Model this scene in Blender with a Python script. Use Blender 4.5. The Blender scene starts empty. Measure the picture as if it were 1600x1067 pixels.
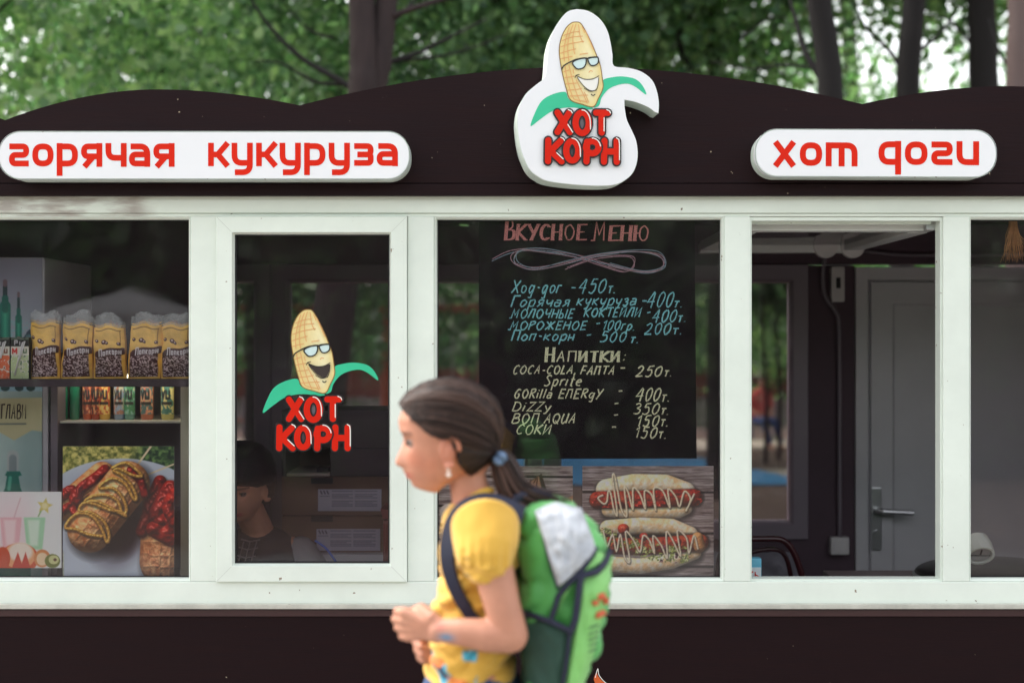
import bpy, bmesh, math, random
import numpy as np
from mathutils import Vector, Matrix, noise as mnoise

C = bpy.context.scene.collection
SC = bpy.context.scene
FPX, DK, CZ = 2222.2, 4.11, 1.60          # focal length in photo pixels, camera distance to the facade, eye height


def P(X, Y, y=0.0):
    """point of the place at depth plane y that the photo shows at pixel X, Y"""
    d = y + DK
    return ((X - 800.0) / FPX * d, y, CZ - (Y - 533.5) / FPX * d)


# ------------------------------------------------------------------ camera
cam = bpy.data.cameras.new('camera')
cam.lens = 50.0
cam.sensor_width = 36.0
cam.clip_end = 500.0
cam.dof.use_dof = True
cam.dof.focus_distance = 4.10
cam.dof.aperture_fstop = 1.9
cam.dof.aperture_blades = 0
co = bpy.data.objects.new('camera', cam)
co.location = (0, -DK, CZ)
co.rotation_euler = (math.radians(90), 0, 0)
C.objects.link(co)
SC.camera = co

# ------------------------------------------------------------------ sky, sun, exposure
SUN_EL, SUN_AZ = math.radians(48), math.radians(300)     # azimuth from +Y clockwise: behind the trees, to the left
w = bpy.data.worlds.new('World')
SC.world = w
w.use_nodes = True
nt = w.node_tree
nt.nodes.clear()
sky = nt.nodes.new('ShaderNodeTexSky')
sky.sky_type = 'NISHITA'
sky.sun_disc = False
sky.sun_elevation = SUN_EL
sky.sun_rotation = SUN_AZ
sky.dust_density = 3.0
sky.air_density = 1.2
sky.ozone_density = 1.0
hs = nt.nodes.new('ShaderNodeHueSaturation')
hs.inputs['Saturation'].default_value = 0.30
tint = nt.nodes.new('ShaderNodeMix')
tint.data_type = 'RGBA'
tint.blend_type = 'MULTIPLY'
tint.inputs[0].default_value = 1.0
tint.inputs[7].default_value = (1.0, 0.975, 0.93, 1)
bg = nt.nodes.new('ShaderNodeBackground')
bg.inputs['Strength'].default_value = 0.15
wo = nt.nodes.new('ShaderNodeOutputWorld')
nt.links.new(sky.outputs[0], hs.inputs['Color'])
nt.links.new(hs.outputs[0], tint.inputs[6])
nt.links.new(tint.outputs[2], bg.inputs['Color'])
nt.links.new(bg.outputs[0], wo.inputs['Surface'])
sun = bpy.data.lights.new('sun', 'SUN')
sun.energy = 0.7
sun.angle = math.radians(40)
sun.color = (1.0, 0.98, 0.94)
so = bpy.data.objects.new('sun', sun)
dirv = Vector((math.sin(SUN_AZ) * math.cos(SUN_EL), math.cos(SUN_AZ) * math.cos(SUN_EL), math.sin(SUN_EL)))
so.rotation_euler = dirv.to_track_quat('Z', 'Y').to_euler()
so.location = dirv * 30
C.objects.link(so)
SC.view_settings.view_transform = 'Standard'
SC.view_settings.look = 'None'
SC.view_settings.gamma = 1.0
SC.view_settings.exposure = 1.80
try:
    SC.view_settings.use_curve_mapping = False
except Exception:
    pass
SC.render.engine = 'CYCLES'
SC.cycles.max_bounces = 10
SC.cycles.diffuse_bounces = 4
SC.cycles.glossy_bounces = 4
SC.cycles.transparent_max_bounces = 16
SC.cycles.transmission_bounces = 6
SC.cycles.use_denoising = True
SC.cycles.sample_clamp_indirect = 6.0


# ------------------------------------------------------------------ colours and materials
def lin(r, g, b, k=1.0):
    o = []
    for c in (r, g, b):
        c /= 255.0
        c = c / 12.92 if c <= 0.04045 else ((c + 0.055) / 1.055) ** 2.4
        o.append(c * k)
    return tuple(o)


MATS = {}


def mat(name, col=(.5, .5, .5), rough=.5, metal=0.0, var=0.0, vscale=8.0, stretch=(1, 1, 1), bump=0.0, bscale=60.0,
        attr=False, spec=.5, coat=0.0, trans=0.0, col2=None, rvar=0.0, sss=0.0, emit=None, sheen=0.0, speck=None):
    """procedural surface: base colour broken up by two noises, optional fine relief, optional per-vertex print"""
    if name in MATS:
        return MATS[name]
    m = bpy.data.materials.new(name)
    m.use_nodes = True
    t = m.node_tree
    b = t.nodes['Principled BSDF']
    L = t.links
    b.inputs['Roughness'].default_value = rough
    b.inputs['Metallic'].default_value = metal
    b.inputs['Specular IOR Level'].default_value = spec
    b.inputs['Coat Weight'].default_value = coat
    b.inputs['Coat Roughness'].default_value = .12
    b.inputs['Transmission Weight'].default_value = trans
    if sheen:
        b.inputs['Sheen Weight'].default_value = sheen
    if sss:
        b.inputs['Subsurface Weight'].default_value = sss
        b.inputs['Subsurface Radius'].default_value = (.9, .35, .2)
        b.inputs['Subsurface Scale'].default_value = .008
    tc = t.nodes.new('ShaderNodeTexCoord')
    mp = t.nodes.new('ShaderNodeMapping')
    mp.inputs['Scale'].default_value = stretch
    L.new(tc.outputs['Object'], mp.inputs['Vector'])
    if attr:
        a = t.nodes.new('ShaderNodeAttribute')
        a.attribute_name = 'Col'
        base = a.outputs['Color']
    else:
        a = t.nodes.new('ShaderNodeRGB')
        a.outputs[0].default_value = (*col, 1)
        base = a.outputs[0]
    if var > 0:
        n1 = t.nodes.new('ShaderNodeTexNoise')
        n1.inputs['Scale'].default_value = vscale
        n1.inputs['Detail'].default_value = 8
        n1.inputs['Roughness'].default_value = .65
        L.new(mp.outputs[0], n1.inputs['Vector'])
        mr = t.nodes.new('ShaderNodeMapRange')
        mr.inputs['From Min'].default_value = .3
        mr.inputs['From Max'].default_value = .7
        L.new(n1.outputs['Fac'], mr.inputs['Value'])
        mx = t.nodes.new('ShaderNodeMix')
        mx.data_type = 'RGBA'
        if col2 is not None:
            L.new(base, mx.inputs[6])
            mx.inputs[7].default_value = (*col2, 1)
            mul = t.nodes.new('ShaderNodeMath')
            mul.operation = 'MULTIPLY'
            mul.inputs[1].default_value = var
            L.new(mr.outputs[0], mul.inputs[0])
            L.new(mul.outputs[0], mx.inputs[0])
        else:
            mx.blend_type = 'MULTIPLY'
            mx.inputs[0].default_value = 1
            mr.inputs['To Min'].default_value = 1 - var
            mr.inputs['To Max'].default_value = 1 + var * .5
            L.new(base, mx.inputs[6])
            L.new(mr.outputs[0], mx.inputs[7])
        base = mx.outputs[2]
        if rvar:
            mr2 = t.nodes.new('ShaderNodeMapRange')
            mr2.inputs['From Min'].default_value = .3
            mr2.inputs['From Max'].default_value = .7
            mr2.inputs['To Min'].default_value = max(.03, rough - rvar)
            mr2.inputs['To Max'].default_value = min(1, rough + rvar)
            L.new(n1.outputs['Fac'], mr2.inputs['Value'])
            L.new(mr2.outputs[0], b.inputs['Roughness'])
    if speck:                                  # sparse nicks and specks: (colour, scale, threshold)
        nn = t.nodes.new('ShaderNodeTexNoise')
        nn.inputs['Scale'].default_value = speck[1]
        nn.inputs['Detail'].default_value = 3
        L.new(tc.outputs['Object'], nn.inputs['Vector'])
        r2 = t.nodes.new('ShaderNodeMapRange')
        r2.inputs['From Min'].default_value = speck[2]
        r2.inputs['From Max'].default_value = speck[2] + .02
        L.new(nn.outputs['Fac'], r2.inputs['Value'])
        m2 = t.nodes.new('ShaderNodeMix')
        m2.data_type = 'RGBA'
        L.new(r2.outputs[0], m2.inputs[0])
        L.new(base, m2.inputs[6])
        m2.inputs[7].default_value = (*speck[0], 1)
        base = m2.outputs[2]
    L.new(base, b.inputs['Base Color'])
    if emit:
        b.inputs['Emission Color'].default_value = (*emit[0], 1)
        b.inputs['Emission Strength'].default_value = emit[1]
    if bump > 0:
        n2 = t.nodes.new('ShaderNodeTexNoise')
        n2.inputs['Scale'].default_value = bscale
        n2.inputs['Detail'].default_value = 6
        L.new(mp.outputs[0], n2.inputs['Vector'])
        bp = t.nodes.new('ShaderNodeBump')
        bp.inputs['Strength'].default_value = min(1, bump)
        bp.inputs['Distance'].default_value = .004
        L.new(n2.outputs['Fac'], bp.inputs['Height'])
        L.new(bp.outputs[0], b.inputs['Normal'])
    MATS[name] = m
    return m


def glass_mat(name, tint=(1, 1, 1), boost=1.0, rough=0.0, haze=.02):
    """window glass: Fresnel mirror over a clear tinted sheet"""
    if name in MATS:
        return MATS[name]
    m = bpy.data.materials.new(name)
    m.use_nodes = True
    t = m.node_tree
    t.nodes.clear()
    o = t.nodes.new('ShaderNodeOutputMaterial')
    mx = t.nodes.new('ShaderNodeMixShader')
    fr = t.nodes.new('ShaderNodeFresnel')
    fr.inputs['IOR'].default_value = 1.5
    mu = t.nodes.new('ShaderNodeMath')
    mu.operation = 'MULTIPLY'
    mu.inputs[1].default_value = boost
    tr = t.nodes.new('ShaderNodeBsdfTransparent')
    tr.inputs[0].default_value = (*tint, 1)
    gl = t.nodes.new('ShaderNodeBsdfGlossy')
    gl.inputs['Roughness'].default_value = rough
    nz = t.nodes.new('ShaderNodeTexNoise')
    nz.inputs['Scale'].default_value = 1.7
    bp = t.nodes.new('ShaderNodeBump')
    bp.inputs['Strength'].default_value = .05
    bp.inputs['Distance'].default_value = .05
    t.links.new(nz.outputs['Fac'], bp.inputs['Height'])
    t.links.new(bp.outputs[0], gl.inputs['Normal'])
    t.links.new(fr.outputs[0], mu.inputs[0])
    t.links.new(mu.outputs[0], mx.inputs[0])
    t.links.new(tr.outputs[0], mx.inputs[1])
    t.links.new(gl.outputs[0], mx.inputs[2])
    df = t.nodes.new('ShaderNodeBsdfDiffuse')                 # painted haze lifting the blacks behind the glass, uneven over the sheet
    df.inputs[0].default_value = (.88, .66, .76, 1)
    dn = t.nodes.new('ShaderNodeTexNoise')
    dn.inputs['Scale'].default_value = 2.3
    dn.inputs['Detail'].default_value = 6
    dr_ = t.nodes.new('ShaderNodeMapRange')
    dr_.inputs['From Min'].default_value = .3
    dr_.inputs['From Max'].default_value = .75
    dr_.inputs['To Min'].default_value = haze * .55
    dr_.inputs['To Max'].default_value = haze * 1.6
    m2 = t.nodes.new('ShaderNodeMixShader')
    t.links.new(dn.outputs['Fac'], dr_.inputs['Value'])
    t.links.new(dr_.outputs[0], m2.inputs[0])
    t.links.new(mx.outputs[0], m2.inputs[1])
    t.links.new(df.outputs[0], m2.inputs[2])
    t.links.new(m2.outputs[0], o.inputs['Surface'])
    MATS[name] = m
    return m


def leaf_mat(name, c1, c2, c3):
    m = bpy.data.materials.new(name)
    m.use_nodes = True
    t = m.node_tree
    t.nodes.clear()
    o = t.nodes.new('ShaderNodeOutputMaterial')
    g = t.nodes.new('ShaderNodeNewGeometry')
    r = t.nodes.new('ShaderNodeValToRGB')
    r.color_ramp.elements[0].color = (*c1, 1)
    r.color_ramp.elements[1].color = (*c3, 1)
    e = r.color_ramp.elements.new(.5)
    e.color = (*c2, 1)
    d = t.nodes.new('ShaderNodeBsdfPrincipled')
    d.inputs['Roughness'].default_value = .38
    d.inputs['Specular IOR Level'].default_value = .6
    tl = t.nodes.new('ShaderNodeBsdfTranslucent')
    gm = t.nodes.new('ShaderNodeMix')
    gm.data_type = 'RGBA'
    gm.blend_type = 'MULTIPLY'
    gm.inputs[0].default_value = 1
    gm.inputs[7].default_value = (1.5, 1.9, 1.1, 1)
    mx = t.nodes.new('ShaderNodeMixShader')
    mx.inputs[0].default_value = .45
    t.links.new(g.outputs['Random Per Island'], r.inputs[0])
    t.links.new(r.outputs[0], d.inputs['Base Color'])
    t.links.new(r.outputs[0], gm.inputs[6])
    t.links.new(gm.outputs[2], tl.inputs[0])
    t.links.new(d.outputs[0], mx.inputs[1])
    t.links.new(tl.outputs[0], mx.inputs[2])
    t.links.new(mx.outputs[0], o.inputs['Surface'])
    MATS[name] = m
    return m


# ------------------------------------------------------------------ mesh building
class MB:
    def __init__(s):
        s.v, s.f, s.c = [], [], None

    def add(s, v, f):
        k = len(s.v)
        s.v.extend([tuple(p) for p in v])
        s.f.extend([tuple(i + k for i in q) for q in f])
        return s

    def box(s, x0, x1, y0, y1, z0, z1, bev=0.0):
        if x0 > x1: x0, x1 = x1, x0
        if y0 > y1: y0, y1 = y1, y0
        if z0 > z1: z0, z1 = z1, z0
        b = bmesh.new()
        bmesh.ops.create_cube(b, size=1)
        for v in b.verts:
            v.co = Vector(((x0 + x1) / 2 + v.co.x * (x1 - x0), (y0 + y1) / 2 + v.co.y * (y1 - y0), (z0 + z1) / 2 + v.co.z * (z1 - z0)))
        if bev > 0:
            bmesh.ops.bevel(b, geom=b.edges[:], offset=min(bev, .45 * min(x1 - x0, y1 - y0, z1 - z0)), segments=2, affect='EDGES', profile=.7)
        b.verts.index_update()
        s.add([v.co[:] for v in b.verts], [[v.index for v in f.verts] for f in b.faces])
        b.free()
        return s

    def prism(s, pts, y0, y1):
        """polygon given as (x, z), extruded from y0 to y1"""
        n = len(pts)
        v = [(p[0], y0, p[1]) for p in pts] + [(p[0], y1, p[1]) for p in pts]
        f = [tuple(range(n)), tuple(range(2 * n - 1, n - 1, -1))]
        f += [(i, i + n, (i + 1) % n + n, (i + 1) % n) for i in range(n)]
        return s.add(v, f)

    def ring(s, x0, x1, z0, z1, prof):
        """rectangular frame, mitred: prof = closed section as (inset, y)"""
        n = len(prof)
        v = []
        for (cx, cz, sx, sz) in ((x0, z0, 1, 1), (x1, z0, -1, 1), (x1, z1, -1, -1), (x0, z1, 1, -1)):
            for (i, y) in prof:
                v.append((cx + sx * i, y, cz + sz * i))
        f = []
        for k in range(4):
            for i in range(n):
                a, b = k * n + i, k * n + (i + 1) % n
                c, d = ((k + 1) % 4) * n + (i + 1) % n, ((k + 1) % 4) * n + i
                f.append((a, d, c, b))
        return s.add(v, f)

    def tube(s, pts, rad, seg=10, cap=True, flat=None):
        """tube along points, rad one number or one per point; flat=(a,b) elliptical scale along normal / binormal"""
        pts = [Vector(p) for p in pts]
        if not hasattr(rad, '__len__'):
            rad = [rad] * len(pts)
        v = []
        up = None
        for i, p in enumerate(pts):
            a = pts[min(i + 1, len(pts) - 1)] - pts[max(i - 1, 0)]
            a.normalize()
            if up is None:
                up = Vector((0, 1, 0)) if abs(a.y) < .9 else Vector((0, 0, 1))
            n = (up - a * up.dot(a)).normalized()
            up = n
            b = a.cross(n)
            fa, fb = flat if flat else (1, 1)
            for k in range(seg):
                t = 2 * math.pi * k / seg
                v.append(p + n * (math.cos(t) * rad[i] * fa) + b * (math.sin(t) * rad[i] * fb))
        f = []
        for i in range(len(pts) - 1):
            for k in range(seg):
                a, b = i * seg + k, i * seg + (k + 1) % seg
                f.append((a, b, b + seg, a + seg))
        if cap:
            f.append(tuple(range(seg - 1, -1, -1)))
            f.append(tuple(range((len(pts) - 1) * seg, len(pts) * seg)))
        return s.add(v, f)

    def lathe(s, prof, cx, cy, cz=0.0, seg=28):
        v, f = [], []
        n = len(prof)
        for k in range(seg):
            t = 2 * math.pi * k / seg
            for (r, z) in prof:
                v.append((cx + r * math.cos(t), cy + r * math.sin(t), cz + z))
        for k in range(seg):
            for i in range(n - 1):
                a, b = k * n + i, ((k + 1) % seg) * n + i
                f.append((a, b, b + 1, a + 1))
        return s.add(v, f)

    def ellip(s, c, r, seg=20, rings=12, rot=None):
        v, f = [], []
        R = rot or Matrix.Identity(3)
        for j in range(rings + 1):
            ph = math.pi * j / rings
            for k in range(seg):
                t = 2 * math.pi * k / seg
                p = Vector((r[0] * math.sin(ph) * math.cos(t), r[1] * math.sin(ph) * math.sin(t), r[2] * math.cos(ph)))
                v.append(Vector(c) + R @ p)
        for j in range(rings):
            for k in range(seg):
                a, b = j * seg + k, j * seg + (k + 1) % seg
                f.append((a, a + seg, b + seg, b))
        return s.add(v, f)

    def chain(s, pts, rad, seg=14):
        """round-ended tapered limb"""
        pts = [Vector(p) for p in pts]
        a = (pts[0] - pts[1]).normalized()
        b = (pts[-1] - pts[-2]).normalized()
        P2, R2 = [], []
        for t in (0.98, .8, .5):
            P2.append(pts[0] + a * rad[0] * t); R2.append(rad[0] * math.sqrt(1 - t * t))
        P2 += pts; R2 += list(rad)
        for t in (.5, .8, .98):
            P2.append(pts[-1] + b * rad[-1] * t); R2.append(rad[-1] * math.sqrt(1 - t * t))
        return s.tube(P2, R2, seg)


LOC = {}


def empty(name, loc, label, cat, group=None):
    o = bpy.data.objects.new(name, None)
    o.empty_display_size = .1
    o.location = loc
    C.objects.link(o)
    LOC[o] = Vector(loc)
    o['label'] = label
    o['category'] = cat
    if group: o['group'] = group
    return o


def obj(name, mb, m, parent=None, origin=None, smooth=False, label=None, cat=None, group=None, kind=None, cols=None, fix=True):
    me = bpy.data.meshes.new(name)
    org = LOC[parent] if parent is not None else Vector(origin or (0, 0, 0))
    V = np.array(mb.v, dtype=np.float64) - np.array(org)
    me.from_pydata(V.tolist(), [], mb.f)
    me.validate()
    if fix:
        b = bmesh.new(); b.from_mesh(me)
        bmesh.ops.recalc_face_normals(b, faces=b.faces[:])
        b.to_mesh(me); b.free()
    me.materials.append(m)
    if smooth:
        me.polygons.foreach_set('use_smooth', [True] * len(me.polygons))
    if cols is not None:
        setcol(me, cols)
    o = bpy.data.objects.new(name, me)
    C.objects.link(o)
    if parent is not None:
        o.parent = parent
        LOC[o] = LOC[parent]
    else:
        o.location = org
        LOC[o] = Vector(org)
    tag(o, label, cat, group, kind)
    return o


def tag(o, label=None, cat=None, group=None, kind=None):
    if label: o['label'] = label
    if cat: o['category'] = cat
    if group: o['group'] = group
    if kind: o['kind'] = kind
    return o


def setcol(me, cols):
    at = me.color_attributes.new('Col', 'FLOAT_COLOR', 'POINT')
    a = np.ones((len(me.vertices), 4), dtype=np.float32)
    a[:, :3] = np.asarray(cols)[:, :3]
    at.data.foreach_set('color', a.ravel())


def copy_tree(o, parent=None):
    c = o.copy()
    C.objects.link(c)
    c.parent = parent
    LOC[c] = LOC.get(o, Vector())
    for ch in [x for x in bpy.data.objects if x.parent == o]:
        copy_tree(ch, c)
    return c


# ---- numpy value noise (2-D) for prints
def vnoise(x, y, seed=0):
    xi, yi = np.floor(x).astype(np.int64), np.floor(y).astype(np.int64)
    fx, fy = x - xi, y - yi
    fx, fy = fx * fx * (3 - 2 * fx), fy * fy * (3 - 2 * fy)

    def h(a, b):
        n = (a * 374761393 + b * 668265263 + seed * 362437 + 1013904223) & 0xFFFFFFFF
        n = ((n ^ (n >> 13)) * 1274126177) & 0xFFFFFFFF
        return ((n ^ (n >> 16)) & 0xFFFF) / 65535.0
    return (h(xi, yi) * (1 - fx) + h(xi + 1, yi) * fx) * (1 - fy) + (h(xi, yi + 1) * (1 - fx) + h(xi + 1, yi + 1) * fx) * fy


def fbm(x, y, seed=0, n=4):
    s, a, t = 0, .5, 0
    for i in range(n):
        s = s + a * vnoise(x * 2 ** i, y * 2 ** i, seed + i * 7)
        t += a
        a *= .5
    return s / t


class Paint:
    """a flat print laid out in the photo's pixel units"""
    def __init__(s, x0, x1, y0, y1, res=1.0, bg=(255, 255, 255)):
        s.nx, s.ny = int((x1 - x0) * res) + 1, int((y1 - y0) * res) + 1
        s.X, s.Y = np.meshgrid(np.linspace(x0, x1, s.nx), np.linspace(y0, y1, s.ny))
        s.c = np.zeros((s.ny, s.nx, 3))
        s.c[:] = bg

    def put(s, m, col):
        m = np.clip(m, 0, 1)[..., None]
        s.c = s.c * (1 - m) + np.asarray(col, dtype=float) * m

    def seg(s, pts, w, col, soft=1.0, light=None):
        d = s.dist(pts)
        m = np.clip((w - d) / soft + .5, 0, 1)
        if light is None:
            s.put(m, col)
        else:
            k = np.clip(d / w, 0, 1)[..., None]
            s.put(m, np.asarray(light, float) * (1 - k) + np.asarray(col, float) * k)

    def dist(s, pts):
        best = np.full(s.X.shape, 1e9)
        for (ax, ay), (bx, by) in zip(pts[:-1], pts[1:]):
            dx, dy = bx - ax, by - ay
            t = np.clip(((s.X - ax) * dx + (s.Y - ay) * dy) / max(1e-9, dx * dx + dy * dy), 0, 1)
            best = np.minimum(best, np.hypot(s.X - ax - t * dx, s.Y - ay - t * dy))
        return best

    def ell(s, cx, cy, rx, ry, col, ang=0, soft=.06, light=None):
        c, n = math.cos(ang), math.sin(ang)
        u = ((s.X - cx) * c + (s.Y - cy) * n) / rx
        v = (-(s.X - cx) * n + (s.Y - cy) * c) / ry
        r = np.hypot(u, v)
        m = np.clip((1 - r) / soft + .5, 0, 1)
        if light is None:
            s.put(m, col)
        else:
            k = np.clip(np.hypot(u + .3, v + .4), 0, 1)[..., None]
            s.put(m, np.asarray(light, float) * (1 - k) + np.asarray(col, float) * k)
        return r

    def poly(s, pts, col, soft=1.0):
        ins = np.zeros(s.X.shape, bool)
        n = len(pts)
        for i in range(n):
            (x0, y0), (x1, y1) = pts[i], pts[(i + 1) % n]
            if y0 == y1: continue
            c = ((s.Y >= min(y0, y1)) & (s.Y < max(y0, y1)))
            ins ^= c & (s.X < x0 + (s.Y - y0) * (x1 - x0) / (y1 - y0))
        d = s.dist(list(pts) + [pts[0]])
        sd = np.where(ins, d, -d)
        s.put(sd / soft + .5, col)

    def relief(s, mask, H, col, spec=0.0, amb=.42, sh=18, k=1.0):
        """food photographed in side light: the printed picture's own modelling"""
        px = s.X[0, 1] - s.X[0, 0]
        gy, gx = np.gradient(H * k, px)
        n = 1 / np.sqrt(gx * gx + gy * gy + 1)
        l = np.array((-.42, -.62, .66))
        d = np.clip((-gx * l[0] - gy * l[1] + l[2]) * n, 0, 1)
        h = np.array((-.23, -.34, .91))
        sp = np.clip((-gx * h[0] - gy * h[1] + h[2]) * n, 0, 1) ** sh
        c = np.asarray(col, float) * (amb + (1 - amb) * d * 1.45)[..., None] + 255 * spec * sp[..., None]
        s.put(mask, np.clip(c, 0, 255))

    def body(s, pts, w, col, spec=.1, bump=None, flat=1.0, sh=18, amb=.42, vary=(None, 0)):
        d = s.dist(pts)
        H = w * np.sqrt(np.clip(1 - (d / w) ** 2, 0, 1)) * flat
        if bump is not None: H = H + bump
        c = np.asarray(col, float) * np.ones(s.X.shape + (3,))
        if vary[0] is not None:
            n = fbm(s.X / 6., s.Y / 6., vary[1], 4)[..., None]
            n = np.clip((n - .3) * 2.2, 0, 1)
            c = c * (1 - n) + np.asarray(vary[0], float) * n
        s.relief(np.clip((w - d) / 1.0 + .5, 0, 1), H, c, spec, amb, sh)

    def shade(s, pts, w, a=.5, soft=5):
        d = s.dist(pts)
        s.c *= (1 - a * np.clip((w - d) / soft + .5, 0, 1))[..., None]

    def mesh(s, y, tilt=0.0):
        mb = MB()
        for j in range(s.ny):
            for i in range(s.nx):
                mb.v.append(P(s.X[j, i], s.Y[j, i], y))
        nx = s.nx
        for j in range(s.ny - 1):
            for i in range(nx - 1):
                a = j * nx + i
                mb.f.append((a, a + nx, a + nx + 1, a + 1))
        c = np.clip(s.c, 0, 255) / 255.0
        c = np.where(c <= .04045, c / 12.92, ((c + .055) / 1.055) ** 2.4)
        return mb, c.reshape(-1, 3)


def cr(pts, n=6, closed=False):
    """Catmull-Rom smoothing of a 2-D or 3-D polyline"""
    p = [np.array(q, float) for q in pts]
    m = len(p)
    out = []
    rng = range(m if closed else m - 1)
    for i in rng:
        if closed:
            a, b, c, d = p[(i - 1) % m], p[i], p[(i + 1) % m], p[(i + 2) % m]
        else:
            a, b, c, d = p[max(i - 1, 0)], p[i], p[i + 1], p[min(i + 2, m - 1)]
        for k in range(n):
            t = k / n
            out.append(tuple(.5 * (2 * b + (c - a) * t + (2 * a - 5 * b + 4 * c - d) * t * t + (3 * b - a - 3 * c + d) * t ** 3)))
    if not closed:
        out.append(tuple(p[-1]))
    return out


# ---- ribbons: strokes of lettering, in photo-pixel units on a plane
class Ink:
    def __init__(s, y, ox=0, oy=0, sx=1, sy=None):
        s.mb, s.y, s.h = MB(), y, 0.0
        s.ox, s.oy, s.sx, s.sy = ox, oy, sx, sy or sx

    def T(s, p):
        return (s.ox + p[0] * s.sx, s.oy + p[1] * s.sy)

    def w3(s, q, h):
        a = P(q[0], q[1], s.y)
        return (a[0], a[1] - h, a[2])

    def stroke(s, pts, w, h=.0006, closed=False, cap=False, solid=0.0, step=.00012):
        """w in final pixels; solid > 0 gives the stroke that much body"""
        s.h += step
        h = h + s.h
        q = [np.array(s.T(p)) for p in pts]
        r = [q[0]]
        for p in q[1:]:
            if np.hypot(*(p - r[-1])) > .05: r.append(p)
        q = r
        if closed and np.hypot(*(q[0] - q[-1])) < .06: q = q[:-1]
        n = len(q)
        if n < 2: return
        L, R = [], []
        for i in range(n):
            if closed:
                a, b, c = q[(i - 1) % n], q[i], q[(i + 1) % n]
            else:
                a, b, c = q[max(i - 1, 0)], q[i], q[min(i + 1, n - 1)]
            d1 = b - a if np.hypot(*(b - a)) > 0 else c - b
            d2 = c - b if np.hypot(*(c - b)) > 0 else d1
            d1, d2 = d1 / np.hypot(*d1), d2 / np.hypot(*d2)
            n1, n2 = np.array((-d1[1], d1[0])), np.array((-d2[1], d2[0]))
            mm = n1 + n2
            l = np.hypot(*mm)
            mm = n1 if l < .1 else mm / l
            k = min(1.6, 1 / max(.3, float(mm @ n1)))
            L.append(b + mm * w / 2 * k)
            R.append(b - mm * w / 2 * k)
        if cap and not closed:
            ring = list(L)
            e = q[-1]; d = (q[-1] - q[-2]) / np.hypot(*(q[-1] - q[-2]))
            nn = np.array((-d[1], d[0]))
            ring += [e + nn * w / 2 * math.cos(t) + d * w / 2 * math.sin(t) for t in np.linspace(0, math.pi, 9)[1:-1]]
            ring += R[::-1]
            e = q[0]; d = (q[0] - q[1]) / np.hypot(*(q[0] - q[1]))
            nn = np.array((-d[1], d[0]))
            ring += [e + nn * w / 2 * math.cos(t) + d * w / 2 * math.sin(t) for t in np.linspace(0, math.pi, 9)[1:-1]]
            s.fill(ring, h, solid, raw=True)
            return
        v = [s.w3(p, h) for p in L] + [s.w3(p, h) for p in R]
        m = n if closed else n - 1
        f = [(i, (i + 1) % n, (i + 1) % n + n, i + n) for i in range(m)]
        if solid:
            v += [s.w3(p, h - solid) for p in L] + [s.w3(p, h - solid) for p in R]
            f += [(i, i + 2 * n, (i + 1) % n + 2 * n, (i + 1) % n) for i in range(m)]
            f += [(i + n, (i + 1) % n + n, (i + 1) % n + 3 * n, i + 3 * n) for i in range(m)]
            if not closed:
                f += [(0, n, 3 * n, 2 * n), (n - 1, 3 * n - 1, 4 * n - 1, 2 * n - 1)]
        s.mb.add(v, f)

    def fill(s, pts, h=.0006, solid=0.0, raw=False):
        if not raw:
            s.h += .00012
            h += s.h
        q = pts if raw else [s.T(p) for p in pts]
        n = len(q)
        v = [s.w3(p, h) for p in q]
        f = [tuple(range(n))]
        if solid:
            v += [s.w3(p, h - solid) for p in q]
            f += [(i, i + n, (i + 1) % n + n, (i + 1) % n) for i in range(n)]
        s.mb.add(v, f)


def fillet(pts, r, sharp=(), closed=False):
    """round the corners of a polyline"""
    out = []
    n = len(pts)
    for i, p in enumerate(pts):
        if (not closed and i in (0, n - 1)) or i in sharp:
            out.append(p); continue
        a, b, c = np.array(pts[i - 1], float), np.array(p, float), np.array(pts[(i + 1) % n], float)
        la, lc = np.hypot(*(a - b)), np.hypot(*(c - b))
        k = min(r, la * .5, lc * .5)
        s, e = b + (a - b) / la * k, b + (c - b) / lc * k
        for t in np.linspace(0, 1, 7):
            out.append(tuple(s * (1 - t) ** 2 + 2 * b * t * (1 - t) + e * t * t))
    return out
# ================================================================== materials
PVC = mat('white_pvc', lin(232, 240, 231), .36, var=.11, vscale=2.2, bump=.02, bscale=300, speck=(lin(140, 125, 108), 45, .715))
PVC_SHADED = mat('shaded_pvc', lin(128, 116, 126), .4, var=.06, vscale=4)  # white PVC with the indoor shade put into its colour
HEADER = mat('header_pvc', lin(228, 236, 226), .36, var=.06, vscale=4, speck=(lin(120, 105, 90), 40, .72))
GASKET = mat('black_rubber', (.008, .007, .008), .6)
WOOD = mat('dark_brown_board', lin(28, 15, 19), .5, spec=.12, var=.30, vscale=5, stretch=(1, 1, 14), bump=.12, bscale=18, col2=lin(42, 20, 18), rvar=.08, speck=(lin(190, 175, 150), 55, .755))
WOOD2 = mat('maroon_board', lin(66, 38, 40), .4, var=.4, vscale=5, stretch=(1, 1, 10), col2=lin(50, 28, 32))
ALU = mat('aluminium_strip', lin(196, 194, 184), .45, var=.25, vscale=12, speck=(lin(90, 70, 60), 30, .72))
DARKIN = mat('dark_inner_wall', lin(76, 58, 68), .7, var=.15, vscale=3)
DARKER = mat('dark_inner_trim', lin(54, 40, 48), .6, var=.15, vscale=5)
GLASS = glass_mat('window_glass', (.92, .91, .92), .75, haze=.006)
GLASS_IN = glass_mat('rear_glass', (.66, .64, .66), .8, haze=.03)
GREYP = mat('grey_door_panel', lin(200, 198, 202), .35, var=.10, vscale=2)
METAL = mat('brushed_metal', lin(190, 190, 192), .3, metal=.8)

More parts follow.
